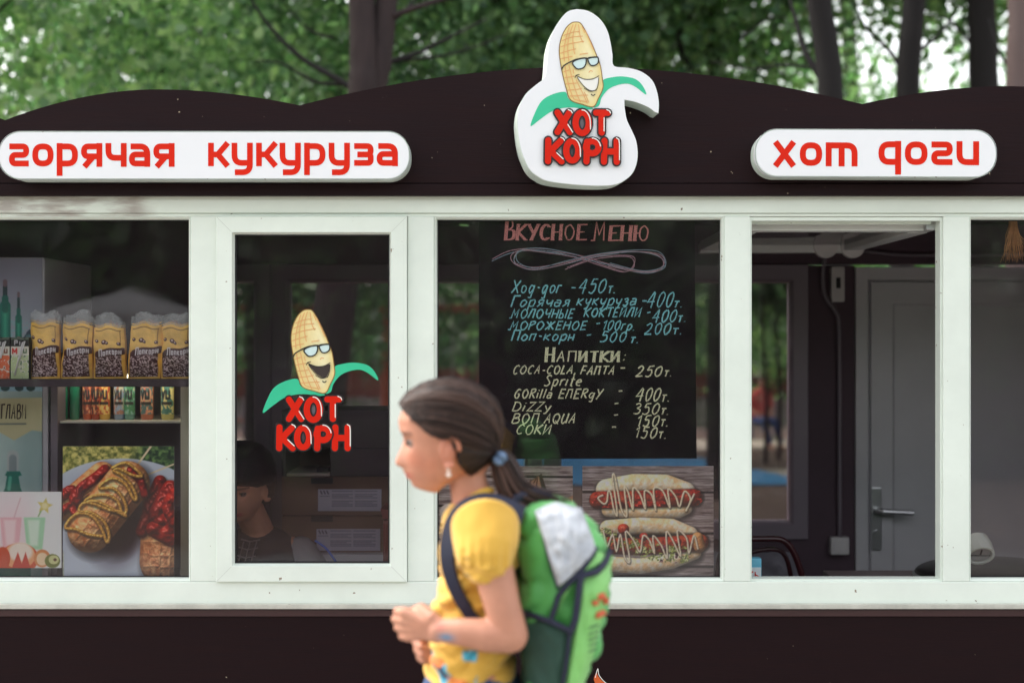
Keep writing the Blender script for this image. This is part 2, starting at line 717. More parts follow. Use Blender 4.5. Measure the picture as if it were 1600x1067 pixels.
# painted-over smears on the left end of the header rail
t = HEADER.node_tree
b = t.nodes['Principled BSDF']
src = b.inputs['Base Color'].links[0].from_socket
tc = t.nodes.new('ShaderNodeTexCoord')
sx = t.nodes.new('ShaderNodeSeparateXYZ')
t.links.new(tc.outputs['Object'], sx.inputs[0])
mp = t.nodes.new('ShaderNodeMapping'); mp.inputs['Scale'].default_value = (5, 5, 26)
t.links.new(tc.outputs['Object'], mp.inputs[0])
nz = t.nodes.new('ShaderNodeTexNoise'); nz.inputs['Scale'].default_value = 1.6; nz.inputs['Detail'].default_value = 7
t.links.new(mp.outputs[0], nz.inputs['Vector'])
a1 = t.nodes.new('ShaderNodeMapRange')               # fades out towards x = -1.02
a1.inputs['From Min'].default_value = -1.09; a1.inputs['From Max'].default_value = -1.02
a1.inputs['To Min'].default_value = 1; a1.inputs['To Max'].default_value = 0
t.links.new(sx.outputs['X'], a1.inputs['Value'])
a2 = t.nodes.new('ShaderNodeMapRange')
a2.inputs['From Min'].default_value = .38; a2.inputs['From Max'].default_value = .60
t.links.new(nz.outputs['Fac'], a2.inputs['Value'])
mm = t.nodes.new('ShaderNodeMath'); mm.operation = 'MULTIPLY'
t.links.new(a1.outputs[0], mm.inputs[0]); t.links.new(a2.outputs[0], mm.inputs[1])
m3 = t.nodes.new('ShaderNodeMath'); m3.operation = 'MULTIPLY'; m3.inputs[1].default_value = .62
t.links.new(mm.outputs[0], m3.inputs[0])
mx = t.nodes.new('ShaderNodeMix'); mx.data_type = 'RGBA'
mx.inputs[7].default_value = (*lin(128, 98, 92), 1)
t.links.new(m3.outputs[0], mx.inputs[0]); t.links.new(src, mx.inputs[6])
t.links.new(mx.outputs[2], b.inputs['Base Color'])


def X0(X, y=0): return P(X, 0, y)[0]
def Z0(Y, y=0): return P(0, Y, y)[2]


XL, XR = X0(-300), X0(2010)
YB = 1.50                                # rear wall plane

# ================================================================== kiosk
KI = empty('kiosk', (0, 0, 0), 'dark brown snack kiosk with white plastic window frames and a scalloped roof board', 'kiosk')

# scalloped fascia
def arc(xa, ya, xm, ym, xb, yb, n=26):
    out = []
    for i in range(n):
        t = i / n
        X = xa + (xb - xa) * t
        u = (X - xm) / ((xb - xm) if X > xm else (xm - xa))
        base = yb if X > xm else ya
        out.append((X, ym + (base - ym) * abs(u) ** 1.9))
    return out
top = arc(-460, 188, -230, 138, 8, 188) + arc(8, 188, 245, 140, 468, 165) + arc(468, 165, 905, 105, 1347, 163) + arc(1347, 163, 1575, 135, 1810, 180) + arc(1810, 180, 2000, 138, 2060, 150)
YF = -.028
pts = [(P(X, Y, YF)[0], P(X, Y, YF)[2]) for X, Y in top if -400 <= X <= 2060]
pts += [(pts[-1][0], Z0(286, YF)), (pts[0][0], Z0(286, YF))]
mb = MB().prism(pts, YF, YF + .028)
obj('fascia_board', mb, WOOD, KI)
mb = MB().box(pts[0][0], pts[-2][0], YF - .003, YF + .028, Z0(287.5, YF), Z0(306, YF), .002)
obj('fascia_trim', mb, WOOD, KI)
# roof
ZR = Z0(215, 0)
ROOFM = mat('grey_roof_sheet', lin(120, 116, 112), .6, var=.2)
obj('roof', MB().box(XL - .1, XR + .1, YF + .03, YB + .15, ZR, ZR + .04), ROOFM, KI)
obj('ceiling', MB().box(XL, XR, .075, YB - .05, Z0(286), Z0(280), 0), DARKIN, KI)
obj('soffit', MB().box(XL, XR, YF + .03, .072, Z0(302), Z0(270), 0), DARKER, KI)

# header rail and sill rail
zt, zb = Z0(302.5), Z0(338)
mb = MB().box(XL, XR, 0, .07, Z0(333), zt, .003).box(XL, XR, .006, .07, zb, Z0(333.6), .002)
obj('header_rail', mb, HEADER, KI)
zs0, zs1 = Z0(943), Z0(908.5)
obj('sill_rail', MB().box(XL, XR, 0, .07, zs0, zs1, .003), PVC, KI)
obj('drip_strip', MB().box(XL, XR, -.022, .07, Z0(951, -.02), Z0(944, -.02), .002), ALU, KI)
obj('lower_trim', MB().box(XL, XR, -.006, .03, Z0(962, 0), Z0(951.5, 0), .002), WOOD2, KI)
# lower cladding boards
zz = Z0(962.6)
xs = [XL, XR]
for i in range(len(xs) - 1):
    obj('cladding_board', MB().box(xs[i] + .0008, xs[i + 1] - .0008, 0, .03, .12, zz, .0015), WOOD, KI)
obj('plinth', MB().box(XL, XR, .02, .06, 0.0, .12), DARKER, KI)

# mullions
for (a, b_) in ((297.5, 338), (637, 678), (1132, 1172.5), (1474, 1515)):
    mb = MB().box(X0(a), X0(b_), .0018, .07, zs1 + .0005, zb - .0005, .003)
    obj('mullion', mb, PVC, KI)
    mb = MB().box(X0(a + 1), X0(b_ - 1), .0004, .0016, Z0(911), zs1)     # the welded foot of the post over the rail
    

def window(Xa, Xb, Ya, Yb, glass=True):
    w = MB().ring(X0(Xa), X0(Xb), Z0(Yb), Z0(Ya), [(0, .006), (.0015, .004), (.007, .012), (.009, .030), (0, .030)])
    wo = obj('window', w, PVC, KI)
    g = MB().ring(X0(Xa) + .0065, X0(Xb) - .0065, Z0(Yb) + .0065, Z0(Ya) - .0065, [(0, .0305), (.0, .027), (.004, .027), (.0055, .0305)])
    obj('gasket', g, GASKET, wo)
    if glass:
        p = MB().box(X0(Xa) + .003, X0(Xb) - .003, .031, .037, Z0(Yb) + .003, Z0(Ya) - .003)
        obj('pane', p, GLASS, wo)
    return wo

window(-280, 297.5, 338, 908.5)
window(678, 1132, 338, 908.5)
window(1515, 1990, 338, 908.5)

# hinged casement of the second bay, closed
xa, xb, za, zc = X0(338.6), X0(636.4), Z0(908), Z0(338.6)
wd = .0515
w = MB().ring(xa, xb, za, zc, [(0, .02), (0, -.010), (.002, -.013), (.046, -.013), (wd - .004, -.009), (wd, .004), (wd, .02)])
wo = obj('window', w, PVC, KI)
obj('gasket', MB().ring(xa + wd - .001, xb - wd + .001, za + wd - .001, zc - wd + .001, [(0, .012), (0, .006), (.0045, .006), (.006, .012)]), GASKET, wo)
obj('pane', MB().box(xa + wd - .004, xb - wd + .004, .0125, .018, za + wd - .004, zc - wd + .004), GLASS, wo)
# 45-degree weld lines at its corners
for (cx, cz, sx_, sz_) in ((xa, za, 1, 1), (xb, za, -1, 1), (xb, zc, -1, -1), (xa, zc, 1, -1)):
    a = Vector((cx + sx_ * .004, -.0133, cz + sz_ * .004)); b2 = Vector((cx + sx_ * .045, -.0133, cz + sz_ * .045))
    n = Vector((sz_, 0, -sx_)).normalized() * .0005
    obj('weld_line', MB().add([a + n, b2 + n, b2 - n, a - n], [(0, 1, 2, 3)]), mat('weld_grey', lin(196, 202, 194), .5), wo)

# open hatch: top-hung sash swung up and inwards
xa, xb = X0(1174), X0(1473)
zt_ = Z0(341)
L_ = 1.0
w = empty_ = None
sash = MB()
z0_, z1_ = zt_ - .030, zt_ + .004
ya, yb = .09, 1.03
wdt = .060
sash.box(xa - .02, xb, ya, ya + wdt, z0_, z1_, .003)
sash.box(xa - .02, xb, yb - wdt, yb, z0_ - .008, z1_ - .008, .003)
sash.box(xa - .02, xa - .02 + wdt, ya + wdt + .001, yb - wdt - .001, z0_ - .002, z1_ - .002, .003)
sash.box(xb - wdt, xb, ya + wdt + .001, yb - wdt - .001, z0_ - .002, z1_ - .002, .003)
so_ = obj('window', sash, mat('sash_pvc', lin(214, 214, 212), .35, var=.08), KI)
obj('pane', MB().box(xa + .03, xb - wdt + .004, ya + wdt - .004, yb - wdt + .004, z1_ - .016, z1_ - .011), GLASS_IN, so_)
obj('hinge', MB().box(xb - .03, xb - .002, .06, .09, zt_ - .03, zt_ - .002, .003), METAL, so_)
# frame of the open hatch: upper rebate rails
hr = MB().box(X0(1175), X0(1471), .012, .04, Z0(345.5, .02), Z0(339.5, .02), .001)
hr.box(X0(1175), X0(1462), .045, .075, Z0(350.5, .05), Z0(345.9, .05), .001)
hr.box(X0(1172.8), X0(1175.6), .012, .06, zs1, Z0(339)).box(X0(1471.0), X0(1473.8), .012, .06, zs1, Z0(339)).box(X0(1175.7), X0(1470.8), .012, .06, zs1, zs1 + .006)
obj('hatch_rebate', hr, PVC, KI)

# floor, sides, counter
obj('floor', MB().box(XL, XR, .05, YB + .03, .06, .10), DARKIN, KI)
obj('side_wall', MB().box(XL - .03, XL, .0, YB + .04, .0, Z0(288)), DARKIN, KI)
obj('side_wall', MB().box(XR, XR + .03, .0, YB + .04, .0, Z0(288)), DARKIN, KI)
ZCN = Z0(921, .1)
obj('counter', MB().box(XL, X0(1120), .075, .50, ZCN - .03, ZCN, .004).box(X0(1340), XR, .075, .46, ZCN - .03, ZCN, .004), mat('counter_laminate', lin(110, 96, 96), .4, var=.2), KI)

# rear wall at YB, with two windows and a door
def XB(X): return P(X, 0, YB)[0]
def ZB(Y): return P(0, Y, YB)[2]
wall = MB()
zg = ZB(353)
def wbox(Xa, Xb, Ya, Yb): wall.box(XB(Xa), XB(Xb), YB, YB + .04, ZB(Yb), ZB(Ya))
ztop = Z0(286)
wx0, wx1 = P(-20, 0, YB)[0], P(1262, 0, YB)[0]
wall.box(XL, XB(-60), YB, YB + .04, .08, ztop)
wall.box(XB(-60), XB(200), YB, YB + .04, .08, ZB(415)).box(XB(200), XB(1262), YB, YB + .04, .08, ZB(842))
wall.box(XB(1262), XB(1335), YB, YB + .04, .08, ZB(415))
wall.box(XB(-60), XB(2000), YB, YB + .04, ZB(413), zg)
obj('rear_wall', wall, DARKIN, KI)
# header of the rear wall with the corrugation gaps of the roof sheet above it
gx = [XB(X) for X in (22, 62, 103, 144, 184, 224, 264, 725, 765, 1040)]
hp = [(XL, ZB(332)), (XR, ZB(332)), (XR, zg + .0005)]
for g in gx[::-1]:
    hp += [(g + .020, zg + .0005), (g + .013, zg + .0095), (g - .013, zg + .0095), (g - .020, zg + .0005)]
hp += [(XL, zg + .0005)]
obj('rear_header', MB().prism(hp, YB, YB + .012), DARKER, KI)

def rwin(Xa, Xb, Ya, Yb, fr=26):
    f = MB().ring(XB(Xa), XB(Xb), ZB(Yb), ZB(Ya), [(0, YB + .05), (0, YB - .012), (.003, YB - .015), (.058, YB - .015), (.068, YB - .006), (.072, YB + .03), (.072, YB + .05)])
    wo = obj('window', f, PVC_SHADED, KI)
    obj('pane', MB().box(XB(Xa) + .07, XB(Xb) - .07, YB + .018, YB + .024, ZB(Yb) + .07, ZB(Ya) - .07), GLASS_IN, wo)
for a, b_ in ((200, 424), (425, 848), (849, 1262)):
    rwin(a, b_, 413.5, 842)

# door in the rear wall
fd = MB()
xd0, xd1 = XB(1336), XB(1900)
fd.ring(xd0, xd1, .02, ZB(418), [(0, YB + .03), (0, YB - .016), (.045, YB - .016), (.055, YB - .008), (.055, YB + .03)])
dr = obj('door', fd, GREYP, KI)
lf = MB().ring(xd0 + .056, xd1 - .056, .08, ZB(418) - .056, [(0, YB + .02), (0, YB - .022), (.003, YB - .026), (.085, YB - .026), (.094, YB - .018), (.096, YB + .0), (.096, YB + .02)])
obj('door_leaf', lf, GREYP, dr)
obj('door_panel', MB().box(xd0 + .15, xd1 - .15, YB - .003, YB + .004, .17, ZB(418) - .15, 0), GREYP, dr)
hx, hz = XB(1366), ZB(795)
h = MB().box(hx - .020, hx + .020, YB - .036, YB - .027, ZB(857), ZB(760), .004)
h.tube([(hx, YB - .036, hz), (hx, YB - .075, hz), (hx + .012, YB - .083, hz), (XB(1418), YB - .083, hz - .006)], [.012, .012, .012, .010], 12)
h.tube([(hx, YB - .035, ZB(830)), (hx, YB - .045, ZB(830))], .011, 14)
obj('handle', h, METAL, dr)

# conduit, switch box, socket and two round fittings on the rear wall
cb = MB()
yc = YB - .02
cb.tube([P(*q, yc) for q in cr([(1288, 398), (1286, 440), (1290, 465), (1306, 488), (1311, 520), (1312, 700), (1312, 838)], 5)], .0085, 8)
cb.tube([P(*q, yc) for q in cr([(1350, 392), (1400, 398), (1470, 399), (1600, 398), (1700, 396)], 5)], .006, 8)
tag(obj('cable', cb, mat('grey_cable', lin(120, 110, 118), .5), None, P(1312, 838, yc), smooth=True), 'grey cable running down the inner wall to the lower socket box', 'cable')
def swbox(Xa, Xb, Ya, Yb, name, lab, cat, m_):
    o_ = P((Xa + Xb) / 2, Yb, YB)
    e = empty(name, o_, lab, cat)
    obj('housing', MB().box(P(Xa, 0, yc)[0], P(Xb, 0, yc)[0], YB - .045, YB - .0005, P(0, Yb, yc)[2], P(0, Ya, yc)[2], .008), m_, e)
    return e
lb = mat('old_white_plastic', lin(205, 200, 200), .45, var=.1)
e = swbox(1297, 1318, 417, 472, 'switch_box', 'tall pale switch box high on the dark wall beside the grey door', 'switch', lb)
obj('switch_rocker', MB().box(P(1304, 0, yc)[0], P(1311, 0, yc)[0], YB - .050, YB - .0455, P(0, 451, yc)[2], P(0, 434, yc)[2], .002), GASKET, e)
obj('terminal_box', MB().box(P(1299, 0, yc)[0], P(1314, 0, yc)[0], YB - .04, YB - .0005, P(0, 372, yc)[2], P(0, 352, yc)[2], .004), lb, e)
e = swbox(1296, 1325, 838, 865, 'socket_box', 'small square white socket box low on the wall left of the door handle', 'socket', lb)
obj('socket_face', MB().box(P(1300, 0, yc)[0], P(1321, 0, yc)[0], YB - .050, YB - .0455, P(0, 860, yc)[2], P(0, 843, yc)[2], .003), lb, e)
for X in (1289, 1331):
    mb = MB()
    c_ = P(X, 385, .98)
    mb.tube([(c_[0], .96, c_[2]), (c_[0], .985, c_[2])], .043, 24)
    lab = 'round grey fitting under the raised hatch sash, ' + ('nearer the rear window' if X == 1289 else 'nearer the door')
    e_ = obj('round_fitting', mb, lb, None, c_, label=lab, cat='fitting', group='round fittings under the hatch sash')

# dark partition wall behind the left bay
obj('inner_partition', MB().box(XL, P(352, 0, 1.2)[0], 1.2, 1.23, .1, ztop - .01), DARKIN, KI)

# ================================================================== signs
SIGNW = mat('sign_white', lin(238, 239, 243), .38, var=.025, vscale=3)
SIGNS = mat('sign_side', lin(214, 226, 216), .4, var=.12, vscale=8, speck=(lin(130, 120, 105), 50, .70))
RED = mat('red_vinyl', lin(218, 34, 4), .55, spec=.2, var=.05, vscale=6)

lo, hi, R_ = .14, .86, .34
GL = {
    'о': (1.0, [('c', [(lo, lo), (hi, lo), (hi, hi), (lo, hi)], [])]),
    'р': (1.0, [('o', [(lo, -.38), (lo, 1)], []), ('o', [(lo, hi), (hi, hi), (hi, lo), (lo, lo)], [])]),
    'д': (1.0, [('o', [(hi, -.38), (hi, 1)], []), ('o', [(hi, hi), (lo, hi), (lo, lo), (hi, lo)], [])]),
    'г': (.95, [('o', [(.02, hi), (hi - .05, hi), (hi - .05, .5), (lo, .5), (lo, lo), (.93, lo)], [])]),
    'т': (1.42, [('o', [(lo, 0), (lo, hi), (1.28, hi), (1.28, 0)], [1]), ('o', [(.71, 0), (.71, .74)], [])]),
    'х': (1.05, [('o', [(.12, 1), (.93, 0)], []), ('o', [(.93, 1), (.12, 0)], [])]),
    'и': (1.0, [('o', [(lo, 1), (lo, lo), (hi, lo), (hi, 1)], [2])]),
    'я': (1.0, [('o', [(hi, 0), (hi, 1)], []), ('o', [(hi, hi), (lo, hi), (lo, .44), (hi, .44)], []), ('o', [(.56, .42), (.16, 0)], [])]),
    'ч': (.96, [('o', [(lo, 1), (lo, .38), (hi, .38)], []), ('o', [(hi, 1), (hi, 0)], [])]),
    'а': (1.0, [('o', [(.08, hi), (hi, hi), (hi, 0)], []), ('o', [(hi, lo), (lo, lo), (lo, .52), (hi, .52)], [])]),
    'к': (.95, [('o', [(lo, 0), (lo, 1)], []), ('o', [(.92, 1), (.46, .5), (.92, 0)], [1]), ('o', [(lo, .5), (.46, .5)], [])]),
    'у': (1.0, [('o', [(lo, 1), (lo, lo), (hi, lo)], []), ('o', [(hi, 1), (hi, -.26), (.16, -.26)], [])]),
    'з': (.95, [('o', [(.05, hi), (hi - .04, hi), (hi - .04, .5), (.2, .5)], []), ('o', [(hi - .1, .5), (hi - .04, .42), (hi - .04, lo), (.05, lo)], [])]),
}


def sign_word(word, Xa, Xb, Ytop, Ybot, y, parent, slope=0.0):
    gap = .14
    tot = sum(GL[c][0] for c in word) + gap * (len(word) - 1)
    k = (Xb - Xa) / tot
    kv = Ybot - Ytop
    x = 0
    for c in word:
        wdt, strokes = GL[c]
        ink = Ink(y)
        for kind, pts, sharp in strokes:
            q = fillet(pts, R_, sharp, kind == 'c')
            q = [(Xa + (x + px) * k, Ybot - py * kv + slope * (Xa + (x + px) * k)) for px, py in q]
            ink.stroke(q, kv * .245, closed=(kind == 'c'))
        obj('letter', ink.mb, RED, parent)
        x += wdt + gap


def rounded(x0, x1, z0, z1, r, n=10):
    out = []
    for cx, cz, a in ((x1 - r, z1 - r, 0), (x0 + r, z1 - r, 90), (x0 + r, z0 + r, 180), (x1 - r, z0 + r, 270)):
        for i in range(n + 1):
            t_ = math.radians(a + 90 * i / n)
            out.append((cx + r * math.cos(t_), cz + r * math.sin(t_)))
    return out


def light_box(Xa, Xb, Ya, Yb, yf, depth, label, words, slope=0.0, tilt=0.0, rad=.062):
    p0, p1 = P(Xa, Yb, yf), P(Xb, Ya, yf)
    e = empty('light_box_sign', (p0[0] / 2 + p1[0] / 2, yf + depth, p0[2]), label, 'sign')
    obj('box', MB().prism(rounded(p0[0], p1[0], p0[2], p1[2], rad), yf + .004, yf + depth), SIGNS, e)
    obj('face', MB().prism(rounded(p0[0] + .0025, p1[0] - .0025, p0[2] + .0025, p1[2] - .0025, rad - .002), yf, yf + .0035), SIGNW, e)
    # uneven strip of edge tape round the front rim
    tape = MB()
    rr = rounded(p0[0] - .0012, p1[0] + .0012, p0[2] - .0012, p1[2] + .0012, rad)
    n = len(rr)
    rnd = random.Random(len(label))
    v = []
    for i, (x, z) in enumerate(rr):
        v += [(x, yf + .001, z), (x, yf + .016 + rnd.uniform(-.004, .004), z)]
    tape.add(v, [(2 * i, 2 * i + 1, (2 * i + 3) % (2 * n), (2 * i + 2) % (2 * n)) for i in range(n)])
    obj('edge_tape', tape, SIGNW, e)
    for wrd, a, b_, yt, yb_ in words:
        sign_word(wrd, a, b_, yt, yb_, yf, e, slope)
    e.rotation_euler = (0, tilt, 0)
    return e


light_box(-2, 640, 205.5, 280.5, -.106, .078, 'long white sign board reading hot corn in red, with round ends', [('горячая', 14, 273, 224, 261), ('кукуруза', 325, 622, 223.5, 260)], 0)
light_box(1180, 1557, 202.5, 277, -.106, .078, 'shorter white sign board reading hot dogs in red, rounded ends', [('хот', 1207, 1340, 222.5, 260.5), ('доги', 1372, 1530, 220.5, 258.5)], 0, tilt=.004)

# ---- cob emblem, in the units of the window sticker
BLK = mat('black_print', lin(26, 20, 24), .4)
WHT = mat('white_print', lin(240, 238, 232), .4)
TEAL = mat('teal_print', lin(52, 196, 150), .4, var=.08, vscale=12)
ORG = mat('orange_print', lin(226, 168, 110), .5)
LENS = mat('pale_blue_print', lin(208, 230, 230), .35)
REDP = mat('red_print', lin(214, 30, 3), .5, spec=.2)
GREYPR = mat('grey_print', lin(120, 112, 120), .4)
MOUTH = mat('mouth_print', lin(56, 46, 44), .4)
COBP = mat('cob_print', attr=True, rough=.45)
CORN = [(345, 62), (375, 70), (410, 125), (450, 205), (485, 290), (505, 345), (518, 430), (522, 490), (492, 558), (460, 612), (390, 598), (312, 570), (285, 500), (264, 420), (248, 340), (238, 250), (250, 170), (280, 105), (315, 70)]


def emblem(ox, oy, s, y, parent, lift=.0006, solid=0.0, white_mouth=False):
    def ink(h=0):
        k = Ink(y, ox, oy, s); k.h = h; return k
    u = s / .234
    S = max(.0005, solid)
    # leaves
    lf = [(45, 748), (72, 665), (118, 582), (190, 537), (275, 520), (300, 568), (385, 602), (460, 622), (430, 634), (330, 622), (250, 628), (180, 652), (105, 705)]
    k = ink(lift); k.fill(cr(lf, 4, True), 0, solid)
    rt = [(462, 618), (500, 606), (516, 556), (560, 500), (620, 470), (690, 459), (745, 480), (815, 530), (790, 470), (740, 427), (660, 412), (590, 418), (526, 438), (518, 490), (486, 560)]
    k.fill(cr(rt, 4, True), 0, solid)
    obj('leaf', k.mb, TEAL, parent)
    # cob: dark rim then painted kernel field (fan of rings carrying the print)
    cp = cr(CORN, 4, True)
    k = ink(lift + .0008); k.stroke(cp, 3.2 * u * .9, 0, closed=True)
    obj('cob_outline', k.mb, mat('ochre_print', lin(140, 104, 50), .5), parent)
    cx, cy = 385, 350
    nr = 14
    mbb, cols = MB(), []
    for j in range(nr + 1):
        f = j / nr
        for q in cp:
            px, py = cx + (q[0] - cx) * f, cy + (q[1] - cy) * f
            mbb.v.append(Ink.w3(k, k.T((px, py)), lift + .0012))
            side = max(0, min(1, (px - 300) / 150.0)) if px < 450 else max(0, 1 - (px - 450) / 90.0)
            rim = max(0, min(1, (1 - f) / .25))
            a = np.array(lin(246, 236, 190)); b3 = np.array(lin(233, 205, 122))
            kk = .25 + .75 * side * rim
            n_ = vnoise(np.array([px / 16.0]), np.array([py / 16.0]), 5)[0]
            cols.append(tuple((b3 * (1 - kk) + a * kk) * (.92 + .1 * n_)))
    n = len(cp)
    for j in range(nr):
        for i in range(n):
            mbb.f.append((j * n + i, j * n + (i + 1) % n, (j + 1) * n + (i + 1) % n, (j + 1) * n + i))
    obj('cob', mbb, COBP, parent, cols=cols, fix=False)
    k = ink(lift + .002)
    grid = [[(262, 150), (320, 128), (372, 122)], [(250, 185), (315, 160), (390, 152)], [(243, 225), (310, 202), (400, 185)], [(240, 268), (300, 248), (345, 236)], [(242, 305), (300, 290), (322, 286)], [(370, 272), (425, 264)],
            [(262, 390), (300, 376)], [(268, 428), (320, 418), (335, 416)], [(278, 468), (350, 462)], [(288, 510), (360, 502), (385, 496)], [(300, 548), (380, 542), (425, 540)], [(335, 570), (420, 585)],
            [(300, 92), (278, 170), (265, 250), (268, 320)], [(325, 78), (298, 160), (290, 240), (298, 318)], [(345, 72), (325, 150), (328, 230), (338, 272)], [(362, 75), (372, 150), (392, 195)],
            [(272, 350), (285, 430), (310, 520), (332, 570)], [(298, 345), (318, 430), (345, 520), (375, 590)], [(325, 372), (330, 400)], [(345, 440), (370, 490), (400, 550), (420, 595)], [(400, 520), (430, 590)], [(405, 110), (440, 190), (462, 240)], [(385, 90), (402, 130)]]
    for g in grid: k.stroke(cr(g, 4), 1.2 * u, 0)
    obj('kernel_lines', k.mb, ORG, parent)
    # glasses
    k = ink(lift + .004)
    L1 = cr([(322, 328), (360, 306), (408, 298), (410, 335), (392, 362), (358, 370), (336, 356)], 4, True)
    L2 = cr([(424, 298), (460, 290), (490, 292), (492, 325), (472, 343), (446, 345), (431, 328)], 4, True)
    k.fill(L1, 0); k.fill(L2, 0)
    obj('lens', k.mb, LENS, parent)
    k = ink(lift + .005)
    for l in (L1, L2): k.stroke(l, 1.9 * u, 0, closed=True)
    k.stroke(cr([(250, 376), (262, 352), (300, 328), (350, 306), (408, 297), (424, 300), (450, 292), (492, 289)], 4), 2.0 * u, 0)
    obj('glasses_frame', k.mb, BLK, parent)
    # mouth
    k = ink(lift + .004)
    k.fill(cr([(352, 422), (400, 438), (450, 438), (494, 422), (492, 455), (476, 500), (448, 510), (410, 490), (380, 458)], 3, True), 0)
    obj('mouth', k.mb, WHT if white_mouth else MOUTH, parent)
    k = ink(lift + .005)
    k.stroke(cr([(338, 428), (346, 412), (368, 406)], 4), 1.3 * u, 0)
    k.stroke(cr([(346, 414), (400, 436), (455, 434), (498, 412)], 4), 1.2 * u, 0)
    k.stroke(cr([(352, 424), (385, 470), (425, 505), (458, 512), (486, 494), (496, 424)], 4), 1.0 * u, 0)
    k.stroke(cr([(398, 496), (440, 516), (482, 506)], 4), 1.0 * u, 0)
    k.stroke(cr([(444, 534), (458, 543), (472, 534)], 4), 1.6 * u, 0)
    obj('face_lines', k.mb, BLK, parent)
    k = ink(lift + .005)
    k.stroke(cr([(430, 392), (440, 380), (456, 384)], 4), 1.2 * u, 0)
    obj('nose_line', k.mb, ORG, parent)
    # bubble letters
    def el(cx, cy, rx, ry, a0=0, a1=360, n=28):
        return [(cx + rx * math.cos(math.radians(a0 + (a1 - a0) * i / n)), cy + ry * math.sin(math.radians(a0 + (a1 - a0) * i / n))) for i in range(n + 1)]
    letters = [
        ([[(222, 658), (304, 786)], [(300, 658), (222, 786)]], [[(293, 638), (312, 646), (320, 660)], [(290, 736), (322, 786)]]),
        ([[(515, 655), (515, 786)], [(478, 656), (556, 656)]], [[(548, 635), (568, 644), (574, 658)], [(531, 690), (531, 776)]]),
        ([el(385, 724, 44, 68)], [el(385, 724, 54, 84, -92, -5) + [(440, 765)]]),
        ([[(160, 842), (158, 980)], [(246, 842), (176, 912), (248, 980)]], [[(243, 822), (260, 830), (267, 842)], [(216, 924), (258, 964)]]),
        ([[(532, 842), (529, 980)], [(614, 842), (614, 980)], [(532, 912), (612, 912)]], [[(612, 822), (628, 832), (632, 860), (632, 966)]]),
        ([el(318, 910, 40, 64)], [el(318, 910, 53, 82, -92, -5) + [(372, 948)]]),
        ([[(416, 850), (412, 980)], el(450, 886, 42, 40)], [el(450, 886, 55, 60, -90, -8)]),
    ]
    W = 48 * s
    for i, (st, hl) in enumerate(letters):
        rings = len(st[0]) > 8
        ko = ink(lift + .003 + i * .0012)
        for q in st: ko.stroke(q, W + 3.2 * u, 0, closed=len(q) > 8, cap=len(q) <= 8, solid=solid + .001)
        lo_ = obj('letter', ko.mb, BLK, parent)
        kr = ink(lift + .0042 + i * .0012)
        for q in st: kr.stroke(q, W - 2.0 * u * .8, 0, closed=len(q) > 8, cap=len(q) <= 8)
        obj('letter_face', kr.mb, REDP, lo_)
        for q in hl:
            kh = ink(lift + .0056 + i * .0012)
            kh.stroke(q, 1.6 * u, 0, cap=True)
            obj('letter_gleam', kh.mb, WHT, lo_)
    for q in (el(385, 724, 26, 40), el(318, 910, 26, 40), el(450, 886, 22, 22)):
        k = ink(lift + .001); k.fill(q[:-1], 0)
        obj('letter_counter', k.mb, GREYPR, parent)


# window sticker
o_ = P(495, 700, .0125)
ST = empty('window_sticker', o_, 'cob shaped sticker with teal leaves and red letters on the closed casement window', 'sticker')
emblem(400, 470, .2342, .0125, ST)

# roof emblem board
yl = -.133
oc = P(910, 290, yl)
RB = empty('emblem_sign', (oc[0], yl + .105, oc[2]), 'tall white cut-out sign with corn cob and red letters standing above the roof board', 'sign')
OUT = [(400, 50), (460, 58), (520, 95), (560, 150), (580, 210), (594, 290), (602, 352), (680, 362), (750, 380), (808, 422), (836, 480), (848, 545), (846, 604)]
OUT2 = [(830, 600), (790, 572), (720, 545), (660, 534)]
OUT3 = [(660, 570), (672, 640), (700, 700), (725, 760), (732, 840), (715, 910), (680, 955), (620, 990), (540, 1001), (400, 997), (250, 980), (190, 955), (145, 918), (115, 860), (95, 800), (82, 720), (78, 640), (92, 570), (125, 510), (180, 460), (226, 420), (238, 350), (246, 260), (268, 180), (305, 115), (350, 65)]
def zz2(q): return (780 + q[0] / 3.443, q[1] / 3.443)
outl = cr(OUT, 4) + cr(OUT2, 3) + cr(OUT3 + [OUT[0]], 4)[:-1]
pts = [(P(*zz2(q), yl)[0], P(*zz2(q), yl)[2]) for q in outl]
obj('box', MB().prism(pts, yl + .004, yl + .105), SIGNS, RB)
cxm = sum(p[0] for p in pts) / len(pts); czm = sum(p[1] for p in pts) / len(pts)
obj('face', MB().prism([(cxm + (p[0] - cxm) * .993, czm + (p[1] - czm) * .995) for p in pts], yl, yl + .0035), SIGNW, RB)
emblem(780 + 113 / 3.443, 74 / 3.443, .815 / 3.443, yl, RB, solid=.0012, white_mouth=True)
RB.rotation_euler = (0, 0, math.radians(5))

# flame sticker low on the cladding
k = Ink(-.0005)
k.fill(cr([(930, 1067), (928, 1058), (934, 1046), (933, 1052), (940, 1062), (952, 1071), (945, 1080), (934, 1076)], 4, True))
fe = obj('flame_sticker', k.mb, mat('orange_vinyl', lin(214, 96, 40), .4), None, P(938, 1078, 0), label='small orange flame sticker low on the dark cladding under the hot dog poster', cat='sticker')
k = Ink(-.0012)
k.stroke(cr([(930, 1058), (934, 1044), (936, 1054), (944, 1064), (954, 1071)], 4), 1.1)
obj('flame_edge', k.mb, WHT, fe)
